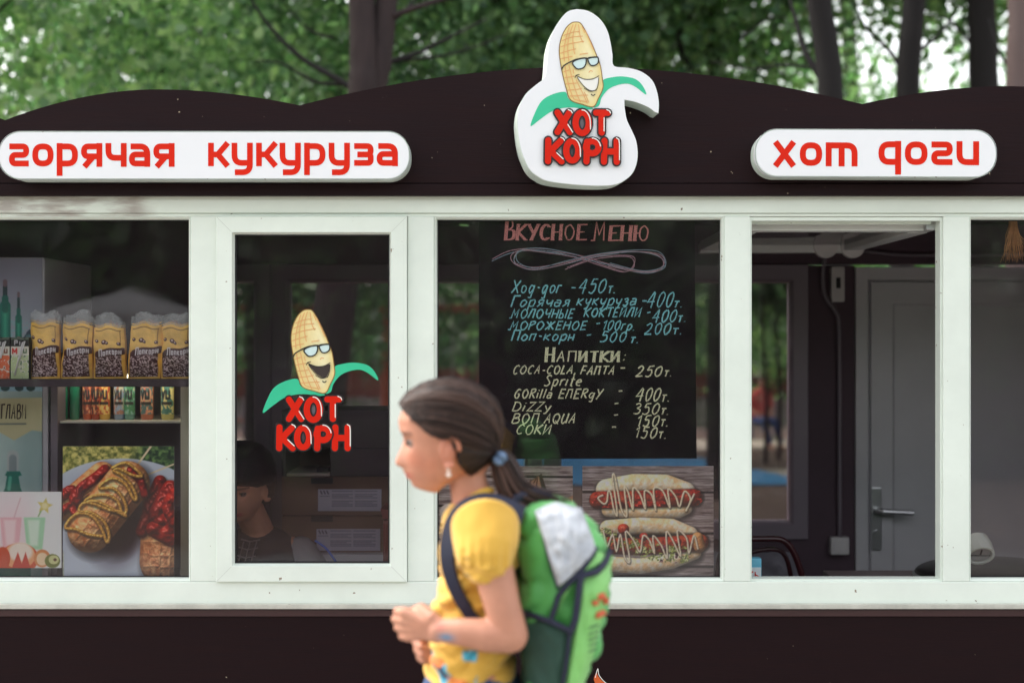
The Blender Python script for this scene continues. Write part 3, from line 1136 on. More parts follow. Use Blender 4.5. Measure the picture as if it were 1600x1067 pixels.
# ================================================================== chalk board
CB0, CB1 = P(748, 340, .045), P(1088, 717, .045)
BOARD = mat('black_board', lin(12, 8, 11), .7, spec=.1, var=.12, vscale=6, col2=lin(17, 12, 15))
cbd = empty('menu_board', (P(918, 717, .045)[0], .05, CB1[2]), 'black chalk menu board with handwritten prices hanging inside the middle window', 'menu board')
obj('board', MB().prism([(P(748, 0, .045)[0], P(0, 322, .045)[2]), (P(749, 0, .045)[0], P(0, 717, .045)[2]), (P(1088.5, 0, .045)[0], P(0, 716, .045)[2]), (P(1085, 0, .045)[0], P(0, 322, .045)[2])], .045, .050), BOARD, cbd)


def chalk(name, col):
    """chalk: broken up by a coarse grain so the board shows through"""
    m = bpy.data.materials.new(name)
    m.use_nodes = True
    t = m.node_tree
    b = t.nodes['Principled BSDF']
    b.inputs['Roughness'].default_value = .9
    tc = t.nodes.new('ShaderNodeTexCoord')
    n = t.nodes.new('ShaderNodeTexNoise'); n.inputs['Scale'].default_value = 330; n.inputs['Detail'].default_value = 2
    t.links.new(tc.outputs['Object'], n.inputs['Vector'])
    r = t.nodes.new('ShaderNodeMapRange'); r.inputs['From Min'].default_value = .30; r.inputs['From Max'].default_value = .47
    t.links.new(n.outputs['Fac'], r.inputs['Value'])
    mx = t.nodes.new('ShaderNodeMix'); mx.data_type = 'RGBA'
    mx.inputs[6].default_value = (*lin(14, 10, 13), 1); mx.inputs[7].default_value = (*col, 1)
    t.links.new(r.outputs[0], mx.inputs[0]); t.links.new(mx.outputs[2], b.inputs['Base Color'])
    return m
CH_PINK = chalk('pink_chalk', lin(226, 150, 142))
CH_BLUE = chalk('blue_chalk', lin(150, 232, 238))
CH_YEL = chalk('pale_yellow_chalk', lin(246, 250, 206))
CH_MIX = chalk('faint_chalk', lin(200, 160, 170))
CH_MIX2 = chalk('faint_blue_chalk', lin(150, 180, 192))

# single-stroke letters on a unit cap height; '~' smooths the stroke
F = {
    'Х': (.75, ['0,1 .6,0', '.65,1 0,0']), 'X': (.75, ['0,1 .6,0', '.65,1 0,0']),
    'о': (.58, ['~.3,.6 .1,.5 .05,.2 .2,0 .4,.1 .48,.4 .3,.6']),
    'О': (.75, ['~.4,1 .12,.8 .05,.35 .25,0 .5,.1 .65,.6 .4,1']),
    'g': (.6, ['~.45,.55 .2,.6 .05,.25 .2,.0 .45,.3', '.48,.6 .42,0', '~.42,0 .38,-.35 .1,-.35']),
    'г': (.45, ['0,0 .08,.6 .42,.62']), 'Г': (.6, ['0,0 .1,1 .6,1.02']),
    '-': (.45, ['.08,.42 .36,.44']),
    '4': (.7, ['.45,1 0,.35 .6,.38', '.5,.95 .42,-.05']),
    '5': (.65, ['.6,1 .2,.98 .12,.6', '~.12,.6 .45,.62 .5,.25 .3,0 .02,.08']),
    '0': (.65, ['~.38,1 .1,.75 .08,.25 .25,0 .5,.25 .55,.75 .38,1']),
    '1': (.38, ['.0,.75 .25,1 .2,0']),
    '2': (.68, ['~.05,.8 .3,1 .5,.8 .35,.4 0,0', '0,0 .6,.03']),
    '3': (.62, ['~.08,.9 .35,1 .5,.78 .25,.55', '~.25,.55 .5,.4 .42,.05 .0,.05']),
    'т': (.5, ['0,.55 .45,.57', '.24,.55 .2,0']), 'Т': (.65, ['0,.97 .65,1', '.35,.98 .27,0']),
    '.': (.25, ['.06,.05 .1,.0']), ',': (.25, ['.1,.1 .02,-.2']), ':': (.3, ['.08,.15 .12,.08', '.12,.6 .16,.53']),
    'р': (.58, ['.1,.6 0,-.4', '~.1,.5 .35,.62 .5,.4 .35,.05 .05,.08']),
    'Р': (.62, ['.1,1 0,0', '~.1,.98 .45,1 .5,.7 .1,.5']), 'P': (.62, ['.1,1 0,0', '~.1,.98 .45,1 .5,.7 .1,.5']),
    'я': (.6, ['.5,.6 .42,0', '~.5,.58 .2,.6 .15,.35 .45,.3', '.3,.3 0,0']),
    'ч': (.55, ['~.05,.6 .05,.35 .2,.25 .45,.35', '.5,.62 .42,0']), 'Ч': (.65, ['~.08,1 .06,.6 .2,.45 .52,.55', '.6,1 .5,0']),
    'а': (.6, ['~.1,.55 .4,.6 .48,.4 .44,0', '~.44,.32 .1,.35 .05,.1 .2,0 .44,.12']),
    'к': (.58, ['.08,.62 0,0', '.5,.62 .08,.3 .46,0']), 'К': (.68, ['.1,1 0,0', '.62,1 .08,.5 .58,0']),
    'у': (.56, ['~.05,.6 .05,.3 .2,.15 .42,.3', '.5,.62 .3,-.2 .05,-.35']), 'У': (.65, ['0,1 .3,.45', '.65,1 .15,0']),
    'з': (.5, ['~.05,.55 .3,.62 .38,.48 .2,.32', '~.2,.32 .42,.25 .3,.0 0,.03']),
    'М': (.95, ['-.1,0 .1,.0 .25,1 .42,.3 .75,1 .7,0']), 'м': (.8, ['0,0 .15,.6 .32,.15 .6,.6 .6,0']),
    'Л': (.7, ['-.02,0 .25,.98 .6,1 .52,0']), 'Н': (.7, ['.08,1 0,0', '.62,1 .54,0', '.06,.5 .58,.52']),
    'н': (.55, ['.05,.62 0,0', '.48,.62 .42,0', '.02,.3 .45,.32']),
    'Ы': (.85, ['.08,1 0,0', '~.04,.5 .35,.5 .35,.05 .0,.02', '.75,1 .68,0']),
    'Е': (.6, ['.55,1 .1,.98 0,0 .5,.02', '.05,.5 .45,.52']), 'E': (.6, ['.55,1 .1,.98 0,0 .5,.02', '.05,.5 .45,.52']),
    'Й': (.72, ['.08,1 0,0 .58,1 .52,0', '~.2,1.15 .35,1.08 .5,1.18']), 'И': (.72, ['.08,1 0,0 .58,1 .52,0']), 'и': (.6, ['.06,.62 0,0 .48,.62 .42,0']),
    'Ж': (.95, ['.45,1 .38,0', '0,.95 .85,.05', '.85,1 0,.0']), 'П': (.7, ['0,0 .1,1 .62,1 .55,0']), 'п': (.55, ['0,0 .06,.6 .48,.62 .42,0']),
    'А': (.7, ['-.02,0 .38,1 .52,0', '.14,.4 .5,.42']), 'A': (.7, ['-.02,0 .38,1 .52,0', '.14,.4 .5,.42']),
    'В': (.65, ['.1,1 0,0', '~.1,1 .45,.98 .45,.65 .08,.52', '~.08,.52 .55,.48 .5,.08 0,.0']), 'B': (.65, ['.1,1 0,0', '~.1,1 .45,.98 .45,.65 .08,.52', '~.08,.52 .55,.48 .5,.08 0,.0']),
    'С': (.68, ['~.6,.85 .4,1 .12,.75 .05,.3 .25,0 .5,.12']), 'C': (.68, ['~.6,.85 .4,1 .12,.75 .05,.3 .25,0 .5,.12']),
    'O': (.75, ['~.4,1 .12,.8 .05,.35 .25,0 .5,.1 .65,.6 .4,1']), 'L': (.55, ['.1,1 0,0 .45,.02']), 'F': (.58, ['.55,1 .1,1 0,0', '.05,.5 .45,.52']),
    'N': (.72, ['0,0 .1,1 .5,.98 .55,0']), 'T': (.65, ['0,.97 .65,1', '.35,.98 .27,0']),
    'S': (.6, ['~.55,.88 .35,1 .1,.8 .35,.5 .48,.25 .3,0 0,.1']), 'r': (.42, ['.05,.6 0,0', '~.02,.35 .2,.6 .4,.58']),
    'p': (.58, ['.1,.6 0,-.4', '~.1,.5 .35,.62 .5,.4 .35,.05 .05,.08']),
    'i': (.25, ['.08,.6 .02,0', '.12,.85 .14,.9']), 't': (.42, ['.2,.95 .1,.05 .3,0', '0,.6 .4,.62']), 'e': (.55, ['~.05,.3 .45,.38 .3,.62 .08,.4 .1,.08 .4,.06']),
    'G': (.72, ['~.6,.85 .4,1 .12,.75 .05,.3 .25,0 .5,.12 .52,.45', '.3,.45 .58,.47']), 'l': (.25, ['.12,1 .02,0']),
    'a': (.6, ['~.1,.55 .4,.6 .48,.4 .44,0', '~.44,.32 .1,.35 .05,.1 .2,0 .44,.12']), 'o': (.58, ['~.3,.6 .1,.5 .05,.2 .2,0 .4,.1 .48,.4 .3,.6']),
    'R': (.68, ['.1,1 0,0', '~.1,.98 .48,1 .5,.7 .1,.5', '.2,.5 .55,0']), 'y': (.56, ['.05,.62 .22,.15', '.5,.62 .2,-.2 .0,-.3']), 'Y': (.65, ['.05,1 .3,.5', '.65,1 .1,-.15']),
    'D': (.72, ['.1,1 0,0', '~.0,1 .45,.95 .6,.5 .4,.08 -.02,0']), 'Z': (.6, ['.1,.97 .6,1 0,0 .5,.02']), 'z': (.5, ['.06,.6 .45,.62 0,0 .42,.02']),
    'Q': (.78, ['~.4,1 .12,.8 .05,.35 .25,0 .5,.1 .65,.6 .4,1', '.3,.3 .6,-.1']), 'U': (.7, ['~.1,1 .02,.3 .2,0 .45,.2', '.6,1 .5,0']),
    'Ю': (1.0, ['.08,1 0,0', '.05,.5 .3,.5', '~.65,1 .4,.8 .33,.3 .5,0 .75,.15 .85,.7 .65,1']), 'ь': (.5, ['.05,.62 0,0', '~.02,.35 .35,.38 .32,.03 0,.0']),
    'Б': (.62, ['.55,1 .1,1 0,0', '~.05,.55 .5,.55 .5,.05 .0,.02']), ' ': (.4, []),
}


def swidth(s, gap=.14): return sum(F[c][0] for c in s) + gap * (len(s) - 1)


def write(s, Xa, Xb, Yb, cap, y, width, m, parent, slope=0.0, shear=.22, seed=0, jit=.02, name='writing', passes=1):
    """one written line between two pixel columns, baseline Yb, cap height in pixels"""
    rnd = random.Random(seed or len(s) * 7 + int(Yb))
    tot = swidth(s)
    k = (Xb - Xa) / tot
    ink = Ink(y)
    x = 0
    for c in s:
        wdt, st = F[c]
        for q in st:
            sm = q.startswith('~')
            pts = [tuple(map(float, p.split(','))) for p in q.lstrip('~').split()]
            pts = [(a + rnd.uniform(-jit, jit), b + rnd.uniform(-jit, jit)) for a, b in pts]
            if sm: pts = cr(pts, 5)
            for ps in range(passes):
                d = ps * .07
                Q = [(Xa + (x + a + d) * k + b * cap * shear, Yb - b * cap + slope * (Xa + (x + a) * k - Xa)) for a, b in pts]
                ink.stroke(Q, width * rnd.uniform(.85, 1.15), .0005, step=.00003)
        x += wdt + .14
    return obj(name, ink.mb, m, parent)


YC = .0448
rows = [
    ('Хоg-gог', 799, 876, 458, 20, CH_BLUE), ('-', 889, 899, 458, 20, CH_BLUE), ('450', 903, 945, 458, 22, CH_BLUE), ('т.', 949, 962, 458, 18, CH_BLUE),
    ('Горячая', 798, 890, 479, 17, CH_BLUE), ('кукуруза', 901, 994, 477, 17, CH_BLUE), ('-', 1000, 1010, 478, 18, CH_BLUE), ('400', 1010, 1050, 480, 24, CH_BLUE), ('т.', 1052, 1067, 480, 16, CH_BLUE),
    ('МОЛОЧНЫЕ', 797, 896, 497, 14, CH_BLUE), ('КОКТЕЙЛИ', 912, 1001, 495, 14, CH_BLUE), ('-', 1007, 1017, 496, 18, CH_BLUE), ('400', 1018, 1056, 503, 19, CH_BLUE), ('т.', 1058, 1072, 503, 16, CH_BLUE),
    ('МОРОЖЕНОЕ', 795, 916, 515, 13, CH_BLUE), ('-', 928, 938, 513, 18, CH_BLUE), ('100гр.', 941, 992, 516, 15, CH_BLUE), ('200', 1007, 1047, 522, 17, CH_BLUE), ('т.', 1050, 1066, 522, 16, CH_BLUE),
    ('Поп-корн', 799, 897, 532, 16, CH_BLUE), ('-', 914, 924, 531, 18, CH_BLUE), ('500', 937, 978, 534, 16, CH_BLUE), ('т.', 984, 998, 536, 16, CH_BLUE),
    ('СОСА-СОLА,', 801, 900, 584, 13, CH_YEL), ('FANTA', 907, 960, 585, 13, CH_YEL), ('-', 966, 976, 583, 18, CH_YEL), ('250', 993, 1033, 588, 16, CH_YEL), ('т.', 1037, 1050, 588, 16, CH_YEL),
    ('Sprite', 850, 908, 603, 17, CH_YEL),
    ('GORilla', 803, 862, 622, 14, CH_YEL), ('ЕNЕRgY', 873, 940, 622, 14, CH_YEL), ('-', 963, 973, 618, 18, CH_YEL), ('400', 993, 1030, 626, 20, CH_YEL), ('т.', 1033, 1046, 627, 18, CH_YEL),
    ('DiZZy', 801, 860, 642, 14, CH_YEL), ('-', 956, 966, 638, 18, CH_YEL), ('350', 989, 1029, 647, 17, CH_YEL), ('т.', 1032, 1045, 648, 18, CH_YEL),
    ('ВОN', 800, 842, 661, 15, CH_YEL), ('AQUA', 850, 899, 661, 15, CH_YEL), ('-', 956, 966, 656, 18, CH_YEL), ('150', 994, 1029, 666, 17, CH_YEL), ('т.', 1031, 1044, 666, 18, CH_YEL),
    ('СОКИ', 806, 861, 678, 15, CH_YEL), ('-', 953, 963, 675, 18, CH_YEL), ('150', 991, 1026, 684, 17, CH_YEL), ('т.', 1028, 1041, 685, 18, CH_YEL),
]
for i, (s_, a, b_, yb, cap, m_) in enumerate(rows):
    write(s_, a, b_, yb, cap, YC, 2.1, m_, cbd, seed=i + 11, jit=.03, shear=.25, slope=.0)
# headings in doubled, filled capitals
def heading(s, Xa, Xb, Yb, cap, m_, first=1.25, w=1.7, serif=True):
    ink = Ink(YC); rnd = random.Random(4)
    tot = swidth(s); k = (Xb - Xa) / tot; x = 0
    for i, c in enumerate(s):
        wdt, st = F[c]
        cp = cap * (first if i in (0,) or (c == 'М' and i > 2) else 1.0)
        for q in st:
            sm = q.startswith('~')
            pts = [tuple(map(float, p.split(','))) for p in q.lstrip('~').split()]
            if sm: pts = cr(pts, 5)
            steep = abs(pts[0][1] - pts[-1][1]) > .5
            n = 4 if steep else 2
            for ps in range(n):
                d = (ps - (n - 1) / 2) * (.05 if steep else .03)
                Q = [(Xa + (x + a + d) * k + rnd.uniform(-.2, .2), Yb - b * cp + d * 2) for a, b in pts]
                ink.stroke(Q, w, .0005, step=.00002)
            if serif and steep:
                for (a, b) in (pts[0], pts[-1]):
                    ink.stroke([(Xa + (x + a - .12) * k, Yb - b * cp), (Xa + (x + a + .14) * k, Yb - b * cp)], w, .0005, step=.00002)
        x += wdt + .14
    obj('writing', ink.mb, m_, cbd)
heading('ВКУСНОЕ', 790, 916, 375, 24, CH_PINK)
heading('МЕНЮ', 926, 1016, 376, 23, CH_PINK)
heading('НАПИТКИ', 853, 970, 565, 16, CH_YEL, 1.35)
write(':', 972, 979, 564, 16, YC, 2.4, CH_YEL, cbd)
# flourish
base_ = [(768, 404), (800, 392), (850, 389), (905, 400), (950, 412), (1000, 424), (1030, 420), (1038, 408), (1025, 395), (985, 392), (930, 398), (880, 410), (835, 419), (808, 412), (802, 400), (815, 390), (850, 391), (900, 400), (940, 414), (975, 424), (992, 414), (988, 402), (965, 398), (930, 402), (905, 410), (885, 418)]
for j, (dx, dy, m_) in enumerate(((0, 0, CH_MIX), (2, 3, CH_MIX2), (-2, 2, CH_MIX), (4, -1, CH_MIX2))):
    rnd = random.Random(j)
    ink = Ink(YC)
    pts = [(x + dx + rnd.uniform(-2, 2), y + dy + rnd.uniform(-1.5, 1.5)) for x, y in base_[(0 if j < 2 else 4):(len(base_) if j % 2 == 0 else 18)]]
    ink.stroke(cr(pts, 8), 1.15, .0006 + j * .0002, step=.00002)
    obj('flourish', ink.mb, m_, cbd)

# ================================================================== printed posters
PRINT = mat('glossy_print', attr=True, rough=.35)
PRINT2 = mat('matt_print', attr=True, rough=.6)


def poster(pt, y, label, name='poster', m_=None, cat='poster'):
    mb, cols = pt.mesh(y)
    ctr = (sum(v[0] for v in mb.v) / len(mb.v), y, min(v[2] for v in mb.v))
    e = empty(name, ctr, label, cat)
    obj('print', mb, m_ or PRINT, e, cols=cols, fix=False)
    xs_ = [v[0] for v in mb.v]; zs_ = [v[2] for v in mb.v]
    obj('sheet', MB().box(min(xs_), max(xs_), y + .0004, y + .0016, min(zs_), max(zs_)), mat('paper_white', lin(225, 225, 222), .7), e)
    return e


def planks(p, seed, lines, dark=(96, 78, 76), lite=(196, 184, 180)):
    g = fbm(p.X / 46.0, p.Y / 2.6, seed, 5)
    g2 = fbm(p.X / 14.0, p.Y / 1.3, seed + 9, 4)
    k = np.clip((g * .6 + g2 * .5 - .28) * 2.0, 0, 1)[..., None]
    p.c = np.asarray(dark, float) * (1 - k) + np.asarray(lite, float) * k
    for yl_ in lines:
        p.seg([(p.X.min(), yl_), (p.X.max(), yl_ + 1)], 1.7, (30, 20, 22), 1.2)


# hot dog poster
p = Paint(910, 1115, 728, 905, 1.5)
planks(p, 3, (768, 832, 884))
def nb(sc, seed, amp): return (fbm(p.X / sc, p.Y / sc, seed, 4) - .5) * amp
def bun(pts, w, seed):
    p.shade([(x + 1, y + 4) for x, y in pts], w + 3, .55, 7)
    p.body(pts, w, (246, 206, 150), .05, nb(12, seed, 2.4) + nb(3.5, seed + 1, .25), .75, amb=.56, vary=((255, 248, 226), seed))
bun([(948, 765), (990, 757), (1040, 758), (1070, 769)], 17, 61)
bun([(950, 797), (1000, 801), (1060, 799), (1072, 793)], 10, 62)
p.shade([(936, 782), (1086, 778)], 15, .6, 4)
p.body([(934, 781), (1000, 780), (1083, 777)], 13.5, (190, 66, 34), .25, nb(8, 63, 2.5), vary=((120, 26, 16), 64), sh=30)
m = np.clip((fbm(p.X / 7, p.Y / 5, 21) - .47) * 8, 0, 1) * (p.dist([(936, 781), (1086, 777)]) < 12.5)
p.relief(m, (fbm(p.X / 9, p.Y / 9, 65, 2) - .5) * 9 + m * 2, (190, 34, 16), .4, sh=40)
sa = [(940, 772), (936, 780), (942, 786), (948, 784), (950, 768), (954, 772), (960, 798), (964, 800), (956, 746), (962, 748), (972, 796), (980, 806), (976, 760), (982, 770), (990, 798), (990, 764), (1000, 770), (1008, 796), (1006, 766), (1018, 772), (1024, 796), (1022, 762), (1034, 768), (1046, 792), (1044, 764), (1056, 774), (1062, 790), (1070, 766), (1078, 780), (1072, 796), (1084, 772)]
rg_ = random.Random(2)
sa = [(x + rg_.uniform(-1.6, 1.6), y + rg_.uniform(-2, 2)) for x, y in sa]
p.shade([(x + .8, y + 1.4) for x, y in cr(sa, 4)], 1.9, .45, 1.6)
p.body(cr(sa, 4), 1.6, (250, 232, 196), .15, nb(2.5, 66, 1.2), amb=.6)
p.shade([(946, 836), (1082, 838)], 16, .3, 6)
bun([(950, 825), (1000, 821), (1050, 823), (1078, 835)], 13, 71)
bun([(944, 880), (1000, 884), (1050, 876), (1084, 862)], 12, 72)
p.shade([(940, 850), (1094, 848)], 16, .65, 4)
p.body([(940, 851), (1000, 854), (1094, 847)], 13, (164, 46, 26), .2, nb(6, 73, 5), vary=((196, 80, 40), 74), sh=30)
n_ = fbm(p.X / 5.5, p.Y / 5., 31)
band = np.clip((15 - p.dist([(944, 838), (1030, 864), (1066, 866)])) / 3, 0, 1)
p.relief(np.clip((n_ - .48) * 9, 0, 1) * band, nb(3.5, 75, 7), (140, 160, 66), .15)
p.relief(np.clip((n_ - .60) * 9, 0, 1) * band, nb(3, 76, 7), (214, 220, 156), .1)
p.relief(np.clip((.36 - n_) * 9, 0, 1) * band, nb(4, 77, 7), (88, 34, 46), .3)
for cx_, cy_, r1, c_ in ((974, 826, 8, (206, 60, 30)), (1006, 838, 6, (190, 44, 24)), (1058, 846, 6, (196, 50, 28)), (1038, 856, 5, (120, 56, 70))): p.body([(cx_ - 1, cy_), (cx_ + 1, cy_)], r1, c_, .5, nb(4, int(cx_), 2), sh=30)
p.body([(1090, 840), (1093, 854)], 9, (224, 158, 98), .1, nb(5, 79, 2))
sb = [(944, 830), (948, 856), (956, 836), (962, 862), (968, 834), (976, 870), (984, 876), (978, 832), (990, 842), (1000, 864), (1004, 836), (1014, 846), (1022, 866), (1020, 838), (1034, 850), (1044, 872), (1040, 832), (1052, 842), (1064, 868), (1060, 830), (1074, 840), (1078, 862), (1086, 836), (1092, 858)]
sb = [(x + rg_.uniform(-1.6, 1.6), y + rg_.uniform(-2, 2)) for x, y in sb]
p.shade([(x + .8, y + 1.4) for x, y in cr(sb, 4)], 1.8, .45, 1.6)
p.body(cr(sb, 4), 1.5, (250, 234, 204), .15, nb(2.5, 67, 1.2), amb=.6)
poster(p, .042, 'poster of two sauced hot dogs on grey planks inside the middle window', cat='poster')

# poster beside it, mostly behind the passer-by
p = Paint(682, 895, 728, 905, 1.0)
planks(p, 13, (744, 790, 842), lite=(206, 196, 190))
p.poly([(770, 790), (846, 740), (862, 790), (800, 840)], (60, 34, 30), 2)
p.poly([(774, 786), (842, 744), (848, 770), (800, 812)], (176, 132, 104), 2)
for i in range(5): p.seg([(790 + i * 11, 782 - i * 7), (796 + i * 11, 772 - i * 7), (794 + i * 11, 790 - i * 7)], 1.1, (96, 54, 44))
p.seg([(700, 800), (712, 880)], 13, (232, 222, 210), 2); p.seg([(690, 820), (730, 812)], 3, (60, 46, 44)); p.seg([(868, 800), (900, 785)], 12, (222, 150, 104), 3, light=(244, 214, 170))
p.ell(760, 860, 46, 26, (196, 120, 60), light=(238, 190, 110))
poster(p, .042, 'poster with a dark paper cup on pale planks, mostly hidden by the walking girl')

# waffle sausages poster
p = Paint(98, 272, 697, 902, 1.5)
n_ = fbm(p.X / 5., p.Y / 5., 41)
gl = np.clip((p.X - 200) / 30, 0, 1)[..., None]
k = np.clip((n_ - .3) * 2.5, 0, 1)[..., None]
A = np.array((92, 104, 40.)) * (1 - k) + np.array((232, 222, 128.)) * k
B = np.array((22, 54, 34.)) * (1 - k) + np.array((110, 150, 80.)) * k
p.c = A * (1 - gl) + B * gl
p.ell(190, 800, 132, 84, (206, 218, 230), soft=.02)
p.ell(190, 806, 124, 78, (186, 198, 214), soft=.3)
p.poly([(98, 800), (98, 903), (273, 903), (273, 760)], (196, 208, 222), 6)
p.ell(176, 840, 36, 42, (104, 100, 116), soft=.9); p.ell(196, 826, 26, 40, (50, 36, 46), .2, soft=.7)
p.seg([(238, 694), (212, 730)], 1.6, (238, 220, 180)); p.seg([(274, 724), (224, 744)], 1.3, (236, 218, 178))
# left sausage (ketchup)
def waf(ax, bx, r, pitch=19.0, depth=1.6, seed=0):
    L_ = math.hypot(bx[0] - ax[0], bx[1] - ax[1])
    u = ((p.X - ax[0]) * (bx[0] - ax[0]) + (p.Y - ax[1]) * (bx[1] - ax[1])) / L_
    v = (-(p.X - ax[0]) * (bx[1] - ax[1]) + (p.Y - ax[1]) * (bx[0] - ax[0])) / L_
    v = r * np.arcsin(np.clip(v / r, -1, 1))
    wob = (fbm(p.X / 16., p.Y / 16., seed + 5) - .5) * 7
    g = np.maximum(np.exp(-(((u + wob) / pitch % 1 - .5) / .13) ** 2), np.exp(-(((v + wob) / (pitch * .9) % 1 - .5) / .13) ** 2))
    return -g * depth * -.8 + (fbm(p.X / 6., p.Y / 6., seed, 3) - .5) * 2.0
def food(ax, bx, r, seed, c1=(196, 116, 60), c2=(232, 174, 112)):
    p.shade([(ax[0] + 6, ax[1] + 7), (bx[0] + 6, bx[1] + 7)], r + 4, .6, 14)
    p.body([ax, bx], r, c1, .22, waf(ax, bx, r, seed=seed), vary=(c2, seed + 2), sh=14)
def ketchup(pts, w, seed, c=(170, 24, 10)):
    p.shade([(x + 2, y + 2) for x, y in pts], w + 1, .45, 4)
    p.body(cr(pts, 4), w, c, .5, (fbm(p.X / 11., p.Y / 11., seed, 2) - .5) * 9, sh=34, vary=((120, 10, 6), seed + 1))
food((100, 792), (160, 742), 21, 81)
ketchup([(96, 776), (112, 766), (118, 786), (126, 764), (150, 746), (164, 734)], 8.5, 82)
ketchup([(98, 796), (110, 790), (116, 800)], 6, 83)
food((258, 876), (262, 790), 40, 84, (176, 104, 56), (224, 164, 108))
ketchup([(250, 752), (238, 780), (228, 812), (222, 830)], 10, 85)
ketchup([(266, 762), (252, 786), (244, 806), (262, 812), (272, 800), (262, 830), (240, 826), (268, 842)], 12, 86)
ketchup([(272, 770), (262, 792), (272, 814)], 9, 87, (196, 34, 14))
p.shade([(180, 850), (214, 800)], 20, .55, 26)
ax_, bx_ = (140, 828), (199, 755)
food(ax_, bx_, 35, 88, (206, 124, 66), (240, 186, 126))
ketchup([(204, 734), (220, 752), (226, 772)], 6, 89)
mu = [(176, 730), (196, 722), (214, 734), (222, 744), (206, 742), (186, 734), (178, 736), (190, 742), (206, 758), (214, 776), (208, 780), (196, 758), (176, 748), (160, 756), (158, 764), (176, 762), (192, 776), (198, 796), (192, 802), (184, 782), (166, 774), (146, 776), (134, 784), (150, 788), (172, 796), (190, 800), (196, 806), (182, 798), (150, 784), (128, 788), (124, 798), (144, 800), (164, 816), (172, 838), (168, 846), (160, 826), (144, 806), (124, 802), (108, 812), (104, 824), (118, 826), (140, 834), (160, 838)]
rg_ = random.Random(5)
mu = [(x + rg_.uniform(-1.2, 1.2), y + rg_.uniform(-1.2, 1.2)) for x, y in mu]
p.shade([(x + 1.5, y + 2.2) for x, y in cr(mu, 3)], 3.4, .5, 2.5)
p.body(cr(mu, 3), 2.6, (214, 158, 62), .35, (fbm(p.X / 3.5, p.Y / 3.5, 91, 3) - .5) * 2.0, sh=20, amb=.5)
poster(p, .042, 'poster of waffle coated sausages with mustard in the left window')

# milkshake leaflet
p = Paint(-60, 96, 768, 887, 1.0, (236, 240, 238))
p.ell(20, 830, 34, 60, (242, 226, 228), soft=1)
for cx_, c1, c2 in ((17, (250, 226, 226), (240, 190, 196)), (54, (222, 244, 224), (176, 226, 186))):
    p.poly([(cx_ - 17, 808), (cx_ + 17, 808), (cx_ + 12, 858), (cx_ - 12, 858)], c2, 2)
    p.poly([(cx_ - 11, 812), (cx_ + 8, 812), (cx_ + 5, 852), (cx_ - 7, 852)], c1, 4)
p.seg([(22, 808), (32, 778)], .9, (226, 190, 196)); p.seg([(60, 806), (68, 790)], 1.1, (150, 190, 120))
st = []
for i in range(10):
    r_ = 13 if i % 2 == 0 else 6
    a = math.radians(-90 + 36 * i + 10); st.append((70 + r_ * math.cos(a), 790 + r_ * math.sin(a)))
p.poly(st, (222, 208, 120), 1.2); p.ell(70, 790, 5, 5, (240, 232, 176), soft=.5)
p.ell(30, 872, 30, 24, (214, 84, 34)); p.ell(30, 868, 25, 20, (244, 176, 120)); p.ell(32, 862, 19, 15, (250, 240, 224), soft=.3)
p.poly([(18, 888), (28, 862), (34, 880), (40, 862), (48, 888)], (206, 60, 30), 1); p.ell(4, 872, 12, 18, (208, 76, 30)); p.ell(66, 872, 13, 14, (226, 150, 90)); p.ell(66, 873, 9, 10, (246, 220, 180))
p.ell(82, 876, 12, 11, (120, 130, 50)); p.ell(84, 874, 8, 7, (214, 216, 150)); p.ell(86, 874, 3, 2.5, (110, 70, 40)); p.ell(-30, 860, 24, 22, (230, 140, 70))
poster(p, .040, 'pale leaflet of pink and green milkshakes with cut fruit, bottom of the left window', 'leaflet', cat='leaflet')

# ================================================================== tall fridge with a mineral water print behind the left window
YFR = .34
FR = empty('drinks_fridge', (P(-60, 900, YFR)[0], YFR + .5, .1), 'tall drinks fridge with a teal mineral water print seen through the left window', 'fridge')
FW = mat('fridge_white', lin(200, 198, 204), .4, var=.08)
obj('body', MB().box(P(-250, 0, YFR)[0], P(69, 0, YFR)[0], YFR + .004, YFR + .5, .1, Z0(402, YFR), .008), FW, FR)
obj('door_edge', MB().box(P(69.5, 0, YFR)[0], P(77, 0, YFR)[0], YFR - .012, YFR + .5, .1, Z0(600, YFR), .002), FW, FR)
p = Paint(-60, 66, 404, 598, 1.0, (178, 178, 190))
k = np.clip((p.Y - 430) / 150, 0, 1)[..., None]
p.c = np.array((140, 140, 156.)) * (1 - k) + np.array((206, 224, 226.)) * k
mtn = 520 + 30 * np.abs(np.sin(p.X * .11)) - 34 * np.exp(-((p.X - 45) / 10) ** 2) - 24 * np.exp(-((p.X + 10) / 14) ** 2)
p.put((p.Y > mtn).astype(float) * np.clip((580 - p.Y) / 40, 0, 1), (62, 84, 100))
p.put(((p.Y > 500) & (fbm(p.X / 6., p.Y / 4., 3) > .6)).astype(float) * .4, (130, 214, 214))
for cx_, t_, w_ in ((8, 440, 8.5), (29, 458, 5.0)):
    p.seg([(cx_, t_ + 8), (cx_, t_ + 30)], w_ * .42, (30, 60, 66)); p.seg([(cx_, t_), (cx_, t_ + 5)], w_ * .4, (120, 96, 104))
    p.seg([(cx_, t_ + 38), (cx_, 596)], w_, (18, 104, 92), 1.5, light=(70, 186, 150)); p.seg([(cx_, t_ + 26), (cx_, t_ + 44)], w_ * .6, (24, 110, 96), 2)
p.seg([(29, 530), (31, 560), (26, 588)], 4, (150, 96, 90), 2)
mb, cols = p.mesh(YFR)
obj('upper_print', mb, PRINT2, FR, cols=cols, fix=False)
p = Paint(-80, 66, 604, 900, .9, (176, 208, 204))
k = np.clip((p.X + 20) / 90, 0, 1)[..., None]
p.c = np.array((206, 232, 226.)) * (1 - k) + np.array((150, 182, 180.)) * k
